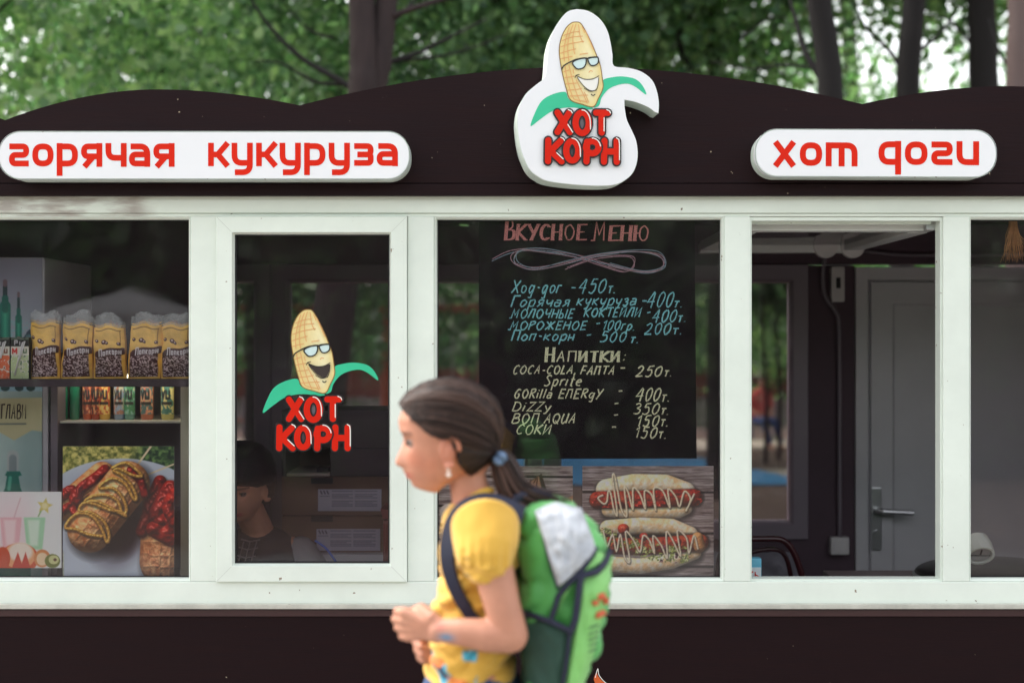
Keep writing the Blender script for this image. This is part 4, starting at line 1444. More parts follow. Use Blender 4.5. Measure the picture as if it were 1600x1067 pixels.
p.put((p.Y < 611).astype(float), (160, 206, 220))
for x in (8, 30, 48): p.ell(x, 606, 7, 5, (20, 70, 70))
p.poly([(-80, 624), (66, 621), (66, 674), (50, 672), (22, 688), (-6, 672), (-80, 676)], (216, 212, 166), 1.5)
p.seg([(-70, 663), (40, 662)], 1.4, (130, 140, 130)); p.seg([(-90, 740), (20, 900)], .1, (0, 0, 0))
p.seg([(20, 712), (20, 738)], 9, (196, 206, 204), 3); p.seg([(20, 716), (20, 738)], 6, (150, 166, 168), 2)
p.poly([(11, 736), (31, 736), (34, 742), (29, 744), (32, 762), (48, 800), (48, 900), (-8, 900), (-8, 800), (8, 762), (11, 744), (8, 742)], (26, 128, 110), 1.5)
p.seg([(16, 746), (14, 764)], 2.6, (96, 196, 168), 2)
mb, cols = p.mesh(YFR)
obj('lower_print', mb, PRINT2, FR, cols=cols, fix=False)
BR = mat('brown_lettering', lin(58, 40, 38), .6)
write('НАБЕГЛАВИ', -30, 42, 654, 22, YFR, 2.1, BR, FR, shear=0, jit=.0, name='lettering')

# ================================================================== display fridge, shelf of bottles
YD = .30
DF = empty('display_cooler', (P(180, 900, YD)[0], YD + .45, .1), 'open display cooler with a shelf of juice bottles behind the popcorn ledge', 'cooler')
CI = mat('cooler_lining', lin(120, 110, 120), .5, var=.1)
x0_, x1_ = P(84, 0, YD)[0], P(296, 0, YD)[0]
z0_, z1_ = .1, Z0(585, YD)
obj('back_panel', MB().box(x0_, x1_, YD + .40, YD + .42, z0_, z1_), CI, DF)
obj('side_panel', MB().box(x0_ - .01, x0_ + .012, YD, YD + .42, z0_, z1_, .003), CI, DF)
obj('side_panel', MB().box(x1_ - .028, x1_, YD, YD + .42, z0_, z1_, .003), mat('cooler_side', lin(214, 210, 182), .5), DF)
obj('top_panel', MB().box(x0_, x1_, YD, YD + .42, z1_ + .0005, z1_ + .02, .003), CI, DF)
zsh = Z0(657.5, YD + .02)
obj('shelf', MB().box(x0_ + .013, x1_ - .029, YD + .02, YD + .38, zsh - .007, zsh, .002), mat('shelf_white', lin(225, 222, 210), .4), DF)
obj('lower_tray', MB().box(x0_ + .013, x1_ - .029, YD + .05, YD + .36, Z0(800, YD), Z0(800, YD) + .01), CI, DF)
obj('lamp_strip', MB().box(x0_ + .02, x1_ - .03, YD + .03, YD + .05, z1_ - .012, z1_ - .001), mat('lamp_strip', (1, .95, .7), emit=((1, .93, .66), 2.2)), DF)
bt = [(98, 8.5, (28, 120, 92), 'green', None), (117, 8.0, (30, 132, 100), 'green', None), (137, 7.5, (196, 84, 44), 'orange', (120, 60, 60)), (150, 7.5, (170, 60, 30), 'dark orange', (60, 40, 44)), (164, 8.5, (214, 168, 72), 'yellow', (190, 60, 50)),
      (187, 8.5, (120, 140, 170), 'pale blue', (190, 120, 90)), (203, 8.5, (96, 150, 140), 'blue-green', (70, 140, 90)), (230, 10, (196, 110, 84), 'pink-red', (60, 120, 130)), (262, 10, (206, 196, 120), 'pale yellow', (50, 120, 130))]
for i, (X, r_, c_, nm, lc) in enumerate(bt):
    yb = YD + .09
    c0 = P(X, 657, yb)
    r = r_ / FPX * (yb + DK)
    nbr = 'at the left end of the shelf' if i == 0 else ('at the right end of the shelf' if i == len(bt) - 1 else 'between the %s and the %s ones' % (bt[i - 1][3], bt[i + 1][3]))
    e = empty('drink_bottle', (c0[0], yb, zsh), '%s juice bottle in the cooler, %s' % (nm, nbr) if lc else ('green glass bottle in the cooler, ' + ('at the left end of the shelf' if i == 0 else 'second from the left')), 'bottle', 'bottles on the cooler shelf')
    prof = [(0.0, .0), (r * .8, 0), (r, .006), (r * .98, .07), (r, .12), (r * .8, .145), (r * .4, .17), (r * .38, .195), (0, .196)]
    obj('bottle_body', MB().lathe(prof, c0[0], yb, zsh), mat('bottle_' + nm.replace(' ', '_').replace('-', '_'), lin(*c_), .12, coat=.6, emit=None), e, smooth=True)
    obj('cap', MB().lathe([(0, .213), (r * .44, .212), (r * .44, .19), (0, .19)], c0[0], yb, zsh), GASKET, e)
    if lc:
        p = Paint(0, 20, 0, 26, 1.4, tuple(min(255, a + 40) for a in c_))
        n_ = fbm(p.X / 3., p.Y / 3., i + 3)
        p.put((n_ > .5).astype(float) * .8, lc); p.put(((n_ < .36)).astype(float) * .7, (230, 220, 170))
        p.seg([(4, 7), (6, 13), (8, 7)], 1.1, (40, 46, 56)); p.seg([(10, 7), (10, 13), (14, 13), (14, 7)], 1.1, (40, 46, 56)); p.seg([(4, 17), (16, 17)], 1.2, (50, 46, 50))
        mb = MB()
        for jj in range(p.ny):
            for ii in range(p.nx):
                a = math.radians(-160 + 140 * ii / (p.nx - 1))
                mb.v.append((c0[0] + (r + .0008) * math.cos(a), yb + (r + .0008) * math.sin(a), zsh + .118 - .1 * jj / (p.ny - 1)))
        for jj in range(p.ny - 1):
            for ii in range(p.nx - 1):
                a = jj * p.nx + ii; mb.f.append((a, a + p.nx, a + p.nx + 1, a + 1))
        c = np.clip(p.c, 0, 255) / 255.; c = np.where(c <= .04045, c / 12.92, ((c + .055) / 1.055) ** 2.4)
        obj('label', mb, PRINT2, e, cols=c.reshape(-1, 3), fix=False, smooth=True)

# ================================================================== ledge with popcorn bags and drink cartons
ZL = Z0(592, .10)
LG = obj('display_ledge', MB().box(X0(-270), X0(296), .055, .24, ZL - .022, ZL, .002), DARKER, None, P(20, 603, .15), label='dark narrow ledge across the left window carrying popcorn bags', cat='ledge')
BAGM = mat('kraft_print', attr=True, rough=.62, bump=.25, bscale=60)
BAGC = mat('cloudy_film', lin(196, 206, 204), .3, trans=.0, var=.15, vscale=30)
POPM = mat('popcorn_brown', lin(198, 140, 118), .6, var=.5, vscale=90, col2=lin(120, 66, 60))


def bag(Xa, Xb, Yt, tilt, seed, label, y=.135):
    """paper bag: front sheet carries the print, cloudy film rises above it"""
    Xm = (Xa + Xb) / 2
    w_ = (Xb - Xa) / FPX * (y + DK)
    h_ = (592 - Yt) / FPX * (y + DK)
    base = P(Xm, 592, y)
    e = empty('popcorn_bag', (base[0], y, ZL), label, 'popcorn bag', 'popcorn bags on the ledge')
    rnd = random.Random(seed)
    pw, ph = 46, 78
    p = Paint(0, pw, 0, ph, 1.6, (246, 200, 98))
    n_ = fbm(p.X / 14., p.Y / 9., seed, 3)
    p.c *= (.86 + .26 * n_)[..., None]
    p.seg([(4, 8), (42, 8)], .5, (90, 56, 20)); p.seg([(41, 8), (41, 30)], .35, (110, 70, 30))
    for (x, yy, r_) in ((7, 23, 2.4), (18, 26, 3.2), (22, 28, 2.2), (39, 27, 2.4)):
        p.ell(x, yy, r_ * 1.2, r_, (74, 26, 24), .4); p.ell(x - .6, yy - .8, r_ * .5, r_ * .35, (236, 214, 200), .4, soft=.4)
    p.poly([(3, 41), (42, 37), (43, 75), (3, 76)], (66, 24, 30), .8)
    cx_, cy_ = p.X * .52 + p.Y * .25, p.Y * .62 - p.X * .2
    ker = (vnoise(cx_ * 1.1, cy_ * 1.6, seed + 3) > .6) & (p.Y > 45) & (p.Y < 75) & (p.X > 3.5) & (p.X < 42.5)
    p.put(ker.astype(float) * .95, (206, 186, 184))
    p.seg([(9, 42.5), (43, 38.0)], 5.2, (66, 24, 30), 1)
    LT = {'П': ['0,0 0,1 .6,1 .6,0'], 'о': ['0,0 0,.62 .5,.62 .5,0 0,0'], 'п': ['0,0 0,.62 .5,.62 .5,0'], 'к': ['0,0 0,.62', '.45,.62 0,.3 .45,0'], 'р': ['0,-.25 0,.62 .5,.62 .5,.1 0,.1'], 'н': ['0,0 0,.62', '.5,.62 .5,0', '0,.3 .5,.3']}
    x = 11
    for c in 'Попкорн':
        sc = 5.2 if c != 'П' else 6.6
        for q in LT[c]:
            pts = [tuple(map(float, t_.split(','))) for t_ in q.split()]
            p.seg([(x + a * sc * .86, 45.5 - b2 * sc * 1.5 - (x - 11) * .13) for a, b2 in pts], .72, (226, 224, 226), .6)
        x += 4.6 if c != 'П' else 5.6
    c = np.clip(p.c, 0, 255) / 255.; c = np.where(c <= .04045, c / 12.92, ((c + .055) / 1.055) ** 2.4)

    def pt(u, v, side, hh):
        """u 0..1 across, v 0 bottom..1 top"""
        bulge = .014 + .014 * math.sin(math.pi * min(1, v * .8 + .12)) ** .7
        taper = 1.0 - .06 * v + (.05 * math.sin(v * 7 + seed))*.3
        sx_ = (u - .5) * w_ * taper
        prof = max(0, 1 - abs(2 * u - 1) ** 5)
        yy = -side * bulge * (.35 + .65 * prof)
        yy += .0060 * (vnoise(np.array([u * 4 + seed + v * 2]), np.array([v * 7 + side + u * 2]), seed)[0] - .5) * 2
        zz = v * hh + .004 * math.sin(u * 9 + seed) * v
        return (base[0] + sx_ + math.tan(tilt) * zz, y + yy, ZL + zz + .0006)
    hp_ = h_ * .86
    mb = MB()
    for jj in range(p.ny):
        for ii in range(p.nx):
            mb.v.append(pt(ii / (p.nx - 1), 1 - jj / (p.ny - 1), 1, hp_))
    nf = len(mb.v)
    NX, NY = 10, 14
    for jj in range(p.ny - 1):
        for ii in range(p.nx - 1):
            a = jj * p.nx + ii; mb.f.append((a, a + p.nx, a + p.nx + 1, a + 1))
    cols = c.reshape(-1, 3).tolist()
    kr = lin(222, 170, 76)
    for jj in range(NY):
        for ii in range(NX):
            mb.v.append(pt(ii / (NX - 1), 1 - jj / (NY - 1), -1, hp_)); cols.append(kr)
    for jj in range(NY - 1):
        for ii in range(NX - 1):
            a = nf + jj * NX + ii; mb.f.append((a, a + 1, a + NX + 1, a + NX))
    # gussets and base
    for (ui, cc) in ((0.0, 0), (1.0, NX - 1)):
        k0 = len(mb.v)
        for jj in range(NY):
            v_ = 1 - jj / (NY - 1)
            a = pt(ui, v_, 1, hp_); b2 = pt(ui, v_, -1, hp_)
            mb.v += [a, b2]; cols += [kr, kr]
        for jj in range(NY - 1):
            a = k0 + 2 * jj; mb.f.append((a, a + 1, a + 3, a + 2))
    obj('paper', mb, BAGM, e, cols=cols, fix=False, smooth=True)
    # cloudy film collar
    mb = MB()
    N = 22
    for lv, (v_, ex) in enumerate(((.955, .0), (.985, .0010), (1.03, .0016), (1.17, .002), (1.175, .001))):
        for k_ in range(N * 2):
            side = 1 if k_ < N else -1
            u = (k_ / (N - 1)) if side == 1 else 1 - (k_ - N) / (N - 1)
            q = pt(u, v_, side, hp_)
            ex2 = ex
            q = (q[0] + (u - .5) * 2 * (ex2 + (.0015 if v_ > 1 else 0)), q[1] - side * ex2, q[2] + (rnd.uniform(-.002, .002) + .005 * math.sin(u * 5 + seed * 2) if v_ > 1.1 else 0))
            if v_ > 1.0 and (u < .12 or u > .88): q = (q[0], q[1], q[2] - .012)
            mb.v.append(q)
    for lv in range(4):
        for k_ in range(2 * N):
            a, b2 = lv * 2 * N + k_, lv * 2 * N + (k_ + 1) % (2 * N)
            mb.f.append((a, b2, b2 + 2 * N, a + 2 * N))
    obj('film_collar', mb, FILM, e, smooth=True)
    mb = MB()
    for k_ in range(26):
        u, d = rnd.uniform(.15, .85), rnd.uniform(-.6, .6)
        q = pt(u, .98, d, hp_)
        s_ = rnd.uniform(.003, .0055)
        mb.ellip((q[0], q[1], q[2] + rnd.uniform(0, .010) * (1 - abs(2 * u - 1))), (s_, s_ * .8, s_ * .9), 6, 4)
    obj('popcorn', mb, POPM, e, smooth=True, kind='stuff')
    return e


FILM = bpy.data.materials.new('clear_film')
FILM.use_nodes = True
t = FILM.node_tree; t.nodes.clear()
o = t.nodes.new('ShaderNodeOutputMaterial'); mxx = t.nodes.new('ShaderNodeMixShader'); tr = t.nodes.new('ShaderNodeBsdfTransparent'); pb = t.nodes.new('ShaderNodeBsdfPrincipled')
pb.inputs['Base Color'].default_value = (*lin(206, 214, 212), 1); pb.inputs['Roughness'].default_value = .25
nz = t.nodes.new('ShaderNodeTexNoise'); nz.inputs['Scale'].default_value = 45
r = t.nodes.new('ShaderNodeMapRange'); r.inputs['From Min'].default_value = .3; r.inputs['From Max'].default_value = .7; r.inputs['To Min'].default_value = .16; r.inputs['To Max'].default_value = .55
t.links.new(nz.outputs['Fac'], r.inputs['Value']); t.links.new(r.outputs[0], mxx.inputs[0]); t.links.new(tr.outputs[0], mxx.inputs[1]); t.links.new(pb.outputs[0], mxx.inputs[2]); t.links.new(mxx.outputs[0], o.inputs['Surface'])

bag(49, 95, 488, .0, 1, 'leftmost popcorn bag on the ledge, standing beside the drink cartons in shade')
bag(97, 145, 490, .03, 2, 'second popcorn bag from the drink cartons, beside the leftmost bag')
bag(148, 198, 494, -.02, 3, 'middle one of the five popcorn bags on the ledge')
bag(200, 252, 490, .06, 4, 'popcorn bag leaning to one side with a tall cloudy film top')
bag(253, 303, 492, -.01, 5, 'popcorn bag touching the window post, partly cut by the frame')


def carton(Xa, Xb, seed, label, top, fruit):
    y = .10
    a, b2 = P(Xa, 0, y)[0], P(Xb, 0, y)[0]
    zt2 = Z0(527, y)
    e = empty('drink_carton', ((a + b2) / 2, y + .02, ZL), label, 'drink carton', 'drink cartons on the ledge')
    p = Paint(0, 28, 0, 62, 1.5, (226, 226, 210))
    p.put((p.Y < 14).astype(float), (22, 22, 26)); n_ = fbm(p.X / 4., p.Y / 4., seed)
    p.put(((p.Y < 4) & (n_ > .4)).astype(float) * .8, (110, 130, 110))
    p.seg([(6, 11), (6, 5), (10, 5), (10, 8), (6, 8)], .8, (225, 225, 225)); p.seg([(14, 7), (14, 11)], .8, (225, 225, 225))
    p.seg([(3, 24), (3, 17), (6, 22), (9, 17), (9, 24)], 1.1, (206, 40, 40)); p.seg([(20, 18), (20, 23), (24, 23), (24, 18)], .9, top)
    p.put(((p.Y > 27) & (n_ > .42)).astype(float) * .85, fruit)
    p.put(((p.Y > 27) & (n_ < .3)).astype(float) * .85, top)
    p.put(((p.Y > 52)).astype(float) * .5, fruit)
    nx, ny = p.nx, p.ny
    mb = MB()
    for jj in range(ny):
        for ii in range(nx):
            mb.v.append((a + (b2 - a) * ii / (nx - 1), y - .0006, zt2 - (zt2 - ZL - .0008) * jj / (ny - 1)))
    for jj in range(ny - 1):
        for ii in range(nx - 1):
            q = jj * nx + ii; mb.f.append((q, q + nx, q + nx + 1, q + 1))
    c = np.clip(p.c, 0, 255) / 255.; c = np.where(c <= .04045, c / 12.92, ((c + .055) / 1.055) ** 2.4)
    obj('print', mb, PRINT, e, cols=c.reshape(-1, 3), fix=False)
    obj('box', MB().box(a, b2, y, y + .042, ZL, zt2, .002), mat('carton_side', lin(40, 42, 44), .4), e)
    s1, s2 = P((Xa * .75 + Xb * .25) - 1, 586, y - .005), P((Xa * .35 + Xb * .65), 535, y - .005)
    s3 = P((Xa * .22 + Xb * .78), 533, y - .005); s4 = P((Xa * .5 + Xb * .5), 560, y - .005)
    obj('straw', MB().tube([s1, s2, s3, s4], .0023, 8), mat('straw_white', lin(236, 238, 236), .3), e, smooth=True)
carton(17, 45, 7, 'white and green drink carton with a bent straw, beside the popcorn bags', (70, 110, 70), (186, 206, 150))
carton(-13, 15, 9, 'white drink carton with orange fruit print and bent straw, cut by the photo edge', (120, 40, 30), (230, 96, 50))
carton(-43, -15, 12, 'drink carton behind the orange fruit one, outside the window edge', (120, 40, 30), (120, 146, 90)) if False else None

# ================================================================== things on and behind the counter
# dark cabinet with an open niche, boxes with white stickers
yk = .62
CAB = empty('dark_cabinet', (P(560, 742, yk)[0], yk + .3, Z0(742, yk)), 'dark cabinet with a small open niche behind the casement window', 'cabinet')
CBM = mat('cabinet_dark', lin(58, 46, 54), .5, var=.15)
def kb(Xa, Xb, Ya, Yb, y0, y1, m_, nm, par, bev=.003):
    return obj(nm, MB().box(P(Xa, 0, y0)[0], P(Xb, 0, y0)[0], y0, y1, P(0, Yb, y0)[2], P(0, Ya, y0)[2], bev), m_, par)
kb(440, 700, 641, 699, yk, yk + .35, CBM, 'upper_body', CAB)
kb(516, 700, 699.5, 744, yk, yk + .35, CBM, 'lower_body', CAB)
kb(440, 447, 699.5, 744, yk, yk + .35, CBM, 'side_panel', CAB)
kb(447, 516, 700, 744, yk + .30, yk + .34, mat('niche_back', lin(128, 108, 100), .6, var=.2), 'niche_back', CAB)
kb(447.5, 515.5, 739, 744, yk + .0, yk + .29, mat('niche_shelf', lin(170, 156, 150), .5), 'niche_shelf', CAB)
kb(494, 514, 731, 738.5, yk + .03, yk + .12, GASKET, 'niche_tray', CAB)
CARD = mat('cardboard', lin(104, 78, 66), .8, var=.15, vscale=4)
for i, (Ya, Yb, lx0, lx1, ly0, ly1) in enumerate(((745, 804.5, 497, 596, 764, 798), (806, 864, 494.5, 594, 826, 860))):
    y = .60
    bx = empty('cardboard_box', (P(530, Yb, y)[0], y + .15, Z0(Yb, y)), ('upper' if i == 0 else 'lower') + ' of two brown cardboard boxes with white stickers behind the casement window', 'box', 'cardboard boxes behind the casement')
    kb(440, 618, Ya, Yb, y, y + .3, CARD, 'carton', bx)
    kb(486, 520, Yb - 58.5 + (0 if i == 0 else 0), Yb - 49, y - .0012, y + .001, GASKET, 'hand_hole', bx, 0)
    p = Paint(lx0, lx1, ly0, ly1, 2.2, (170, 170, 192))
    for c0_, c1_ in ((lx0 + 22, lx0 + 54), (lx0 + 58, lx0 + 92)):
        for j, yy in enumerate(np.arange(ly0 + 3, ly1 - 7, 2.6)):
            if j in (1, 5): continue
            rr = random.Random(int(c0_ + yy * 7))
            x = c0_
            while x < c1_ - (8 if j % 4 == 3 else 0):
                l_ = rr.uniform(2, 6); p.seg([(x, yy), (min(c1_, x + l_), yy)], .55, (96, 92, 112), .6); x += l_ + 1.2
    for j in range(3): p.seg([(lx0 + 4 + 5 * j, ly0 + 3), (lx0 + 6 + 5 * j, ly0 + 7)], 1.1, (84, 80, 100))
    p.seg([(lx0 + 3, ly0 + 11), (lx0 + 18, ly0 + 11)], .5, (96, 92, 112))
    mb, cols = p.mesh(y - .0022)
    obj('sticker', mb, PRINT2, bx, cols=cols, fix=False)
tr_ = kb(452, 604, 866, 880, .55, .85, mat('tray_grey', lin(190, 186, 196), .4), 'steel_tray', None)
tag(tr_, 'pale flat tray lying under the cardboard boxes on the counter', 'tray')
s1, s2 = P(492, 844, .30), P(529, 884, .30)
tag(obj('drinking_straw', MB().tube(cr([s1, P(508, 855, .30), P(520, 870, .30), s2], 4), .0035, 8), mat('blue_plastic', lin(50, 90, 190), .35), None, s2, smooth=True), 'blue drinking straw slanting in front of the cardboard boxes', 'straw')
rc = MB()
rc.box(P(598, 0, .35)[0], P(660, 0, .35)[0], .35, .55, Z0(900, .35), Z0(812, .35), .01).prism([(P(598, 0, .35)[0], Z0(811, .35)), (P(660, 0, .35)[0], Z0(811, .35)), (P(660, 0, .35)[0], Z0(800, .35)), (P(594, 0, .35)[0], Z0(796, .35))], .36, .54)
tag(obj('red_crate', rc, mat('red_plastic', lin(120, 34, 36), .4), None, P(620, 900, .35)), 'dark red crate with a lid edge at the side of the casement window', 'crate')

# small tin, red chair, steel tray behind the open hatch
y = .12
tn = empty('sugar_tin', (P(1182, 907, y)[0], y + .03, ZCN), 'small pale blue tin with a red mark on the sill of the open hatch', 'tin')
obj('tin_body', MB().box(P(1168, 0, y)[0], P(1190, 0, y)[0], y, y + .04, Z0(921, y), Z0(872, y), .004), mat('pale_blue_tin', lin(96, 172, 200), .35), tn)
obj('tin_label', MB().box(P(1169, 0, y)[0], P(1189, 0, y)[0], y - .0012, y + .0, Z0(921, y), Z0(886, y)), mat('tin_label', lin(214, 220, 224), .5), tn)
k = Ink(y - .0013)
for q in ([(1177, 893), (1174, 893), (1173, 900), (1177, 902)], [(1180, 893), (1180, 902), (1185, 900), (1180, 897)], [(1174, 905), (1186, 905)]): k.stroke(q, 1.8)
obj('tin_lettering', k.mb, RED, tn)
y = .55
rch = MB()
rch.tube([P(*q, y) for q in cr([(1120, 905), (1126, 868), (1146, 846), (1200, 842), (1226, 846), (1244, 872), (1262, 930)], 6)], .011, 10)
rch.tube([P(*q, y + .06) for q in cr([(1150, 905), (1152, 872), (1200, 858), (1228, 870), (1240, 930)], 6)], .008, 10)
tag(obj('chair_back', rch, mat('dark_red_tube', lin(58, 20, 26), .3), None, P(1190, 930, y), smooth=True), 'dark red curved chair back behind the open hatch', 'chair')
bgm = mat('crinkled_foil', lin(150, 146, 156), .28, metal=.5, bump=1.0, bscale=26, var=.3)
fm = MB()
gx_, gy_ = 26, 12
rnd = random.Random(5)
for j in range(gy_):
    for i in range(gx_):
        X, Y = 1085 + 160 * i / (gx_ - 1), 862 + 66 * j / (gy_ - 1)
        q = P(X, Y, .75); fm.v.append((q[0], .75 - .02 * j + rnd.uniform(-.012, .012), q[2]))
for j in range(gy_ - 1):
    for i in range(gx_ - 1):
        a = j * gx_ + i; fm.f.append((a, a + gx_, a + gx_ + 1, a + 1))
tag(obj('foil_bag', fm, bgm, None, P(1165, 930, .75), smooth=True), 'crinkled silvery bag behind the dark red chair back', 'bag')

# dark domed lid with a white knob
y = .30
c0 = P(1562, 921, y)
KT = empty('domed_pot', (c0[0], y, ZCN), 'dark glossy domed pot with a large white knob behind the rightmost glass', 'pot')
R0 = .255; Ht = Z0(875, y) - ZCN
prof = [(R0 * math.cos(a), .012 + (Ht - .012) * math.sin(a)) for a in np.linspace(0, math.pi / 2, 16)]
obj('dome', MB().lathe(prof[:-1] + [(0.0001, Ht)], c0[0], y, ZCN, 48), mat('black_gloss', lin(20, 13, 17), .28, spec=.4), KT, smooth=True)
obj('rim', MB().lathe([(R0 * .9, 0), (R0 * 1.02, 0), (R0 * 1.03, .008), (R0 * 1.0, .0125), (R0 * .9, .0125)], c0[0], y, ZCN, 48), METAL, KT)
kc = P(1532, 866, .12)
kn = MB()
r1, r2 = .041, .034
TL = math.radians(42)
N = 28
ringsY = [(-.002, r2 * .98), (-.006, r2), (-.006, r1 * .99), (.0, r1), (.03, r1), (.055, r1 * .88), (.062, .0)]
for (yy, rr) in ringsY:
    for i in range(N):
        a = 2 * math.pi * i / N
        kn.v.append((kc[0] + rr * math.cos(a), kc[1] + yy, kc[2] + rr * math.sin(a)))
for j in range(len(ringsY) - 1):
    for i in range(N):
        kn.f.append((j * N + i, j * N + (i + 1) % N, (j + 1) * N + (i + 1) % N, (j + 1) * N + i))
kn.tube([(kc[0], kc[1] + .03, kc[2] - .03), (kc[0], kc[1] + .06, kc[2] - .055)], .012, 10)
def tilt_(mb):
    mb.v = [(x, kc[1] + (y_ - kc[1]) * math.cos(TL) - (z_ - kc[2]) * math.sin(TL), kc[2] + (z_ - kc[2]) * math.cos(TL) + (y_ - kc[1]) * math.sin(TL)) for x, y_, z_ in mb.v]
    return mb
tilt_(kn)
obj('knob', kn, mat('knob_white', lin(226, 232, 222), .3), KT, smooth=False)
kf = MB().tube([(kc[0], kc[1] + .003, kc[2]), (kc[0], kc[1] + .0035, kc[2])], r2 * .97, 28)
obj('knob_recess', tilt_(kf), mat('recess_grey', lin(165, 165, 165), .5), KT)
kl = MB().box(kc[0] - r2 * .9, kc[0] + r2 * .9, kc[1] - .001, kc[1] + .002, kc[2] - .006, kc[2] - .0035).box(kc[0] - .002, kc[0] + .002, kc[1] - .001, kc[1] + .002, kc[2] - .006, kc[2] + .02)
obj('knob_spoke', tilt_(kl), GASKET, KT)

# dry straw tassel hanging inside the rightmost pane
ts = MB()
rnd = random.Random(8)
top_ = P(1582, 330, .09)
for i in range(70):
    a = rnd.gauss(0, .008); b2 = rnd.gauss(0, .012); L2 = rnd.uniform(.09, .155)
    x_, y_ = top_[0] + rnd.uniform(-.008, .008), .09 + rnd.uniform(-.008, .008)
    ts.tube([(x_, y_, top_[2]), (x_ + a * .3, y_ + b2 * .3, top_[2] - L2 * .4), (x_ + a * 1.0, y_ + b2, top_[2] - L2 * .75), (x_ + a * 1.6 + rnd.gauss(0, .006), y_ + b2 * 1.5, top_[2] - L2)], [.0013, .0012, .0009, .0004], 4, cap=False)
tag(obj('straw_tassel', ts, mat('dry_straw', lin(214, 158, 104), .6, var=.4, vscale=40), None, (top_[0], .09, top_[2] - .15)), 'dry straw tassel hanging at the top of the rightmost window', 'tassel')
# ================================================================== people
SKIN = mat('skin', attr=True, rough=.5, sss=.05, spec=.35, bump=.12, bscale=260, var=.12, vscale=30)
HAIRM = mat('brown_hair', attr=True, rough=.5, spec=.4, bump=.5, bscale=220, stretch=(.25, 1, 1.4))


def remesh(mb, voxel, iters=3, fac=.5):
    me = bpy.data.meshes.new('tmp')
    me.from_pydata([tuple(v) for v in mb.v], [], mb.f)
    bb = bmesh.new(); bb.from_mesh(me); bmesh.ops.recalc_face_normals(bb, faces=bb.faces[:]); bb.to_mesh(me); bb.free()
    o = bpy.data.objects.new('tmp', me); C.objects.link(o)
    m = o.modifiers.new('r', 'REMESH'); m.mode = 'VOXEL'; m.voxel_size = voxel
    if iters:
        s = o.modifiers.new('s', 'SMOOTH'); s.iterations = iters; s.factor = fac
    dg = bpy.context.evaluated_depsgraph_get()
    ev = o.evaluated_get(dg); em = ev.to_mesh()
    out = MB()
    n = len(em.vertices)
    co = np.empty(n * 3); em.vertices.foreach_get('co', co)
    out.v = [tuple(r) for r in co.reshape(-1, 3)]
    out.f = [tuple(p.vertices) for p in em.polygons]
    ev.to_mesh_clear()
    bpy.data.objects.remove(o); bpy.data.meshes.remove(me)
    return out


PROF_Z = [-.004, .0, .006, .015, .028, .037, .0445, .052, .060, .072, .090, .108, .118, .130, .150, .172, .190, .203, .210, .2135]
PROF_F = [.030, .044, .055, .0625, .0690, .0735, .0760, .0780, .0790, .0800, .0810, .0825, .0840, .0865, .0885, .0815, .069, .046, .024, .004]
MID_Z = [0, .006, .014, .022, .030, .037, .0445, .051, .058, .064, .080, .100, .110, .120, .132, .150, .17]
MID_F = [0, .002, .0075, .0065, .0040, .0065, .0050, .0080, .0050, .0030, .0020, -.001, -.0025, .0, .0035, .0030, 0]
BACK_Z = [-.004, .02, .05, .08, .11, .14, .17, .19, .203, .2135]
BACK_B = [.030, .0, -.056, -.086, -.096, -.096, -.085, -.066, -.044, -.004]
WID_Z = [-.004, .01, .03, .05, .07, .09, .12, .15, .17, .19, .205, .2135]
WID_W = [.016, .030, .043, .051, .058, .063, .069, .071, .068, .055, .034, .004]


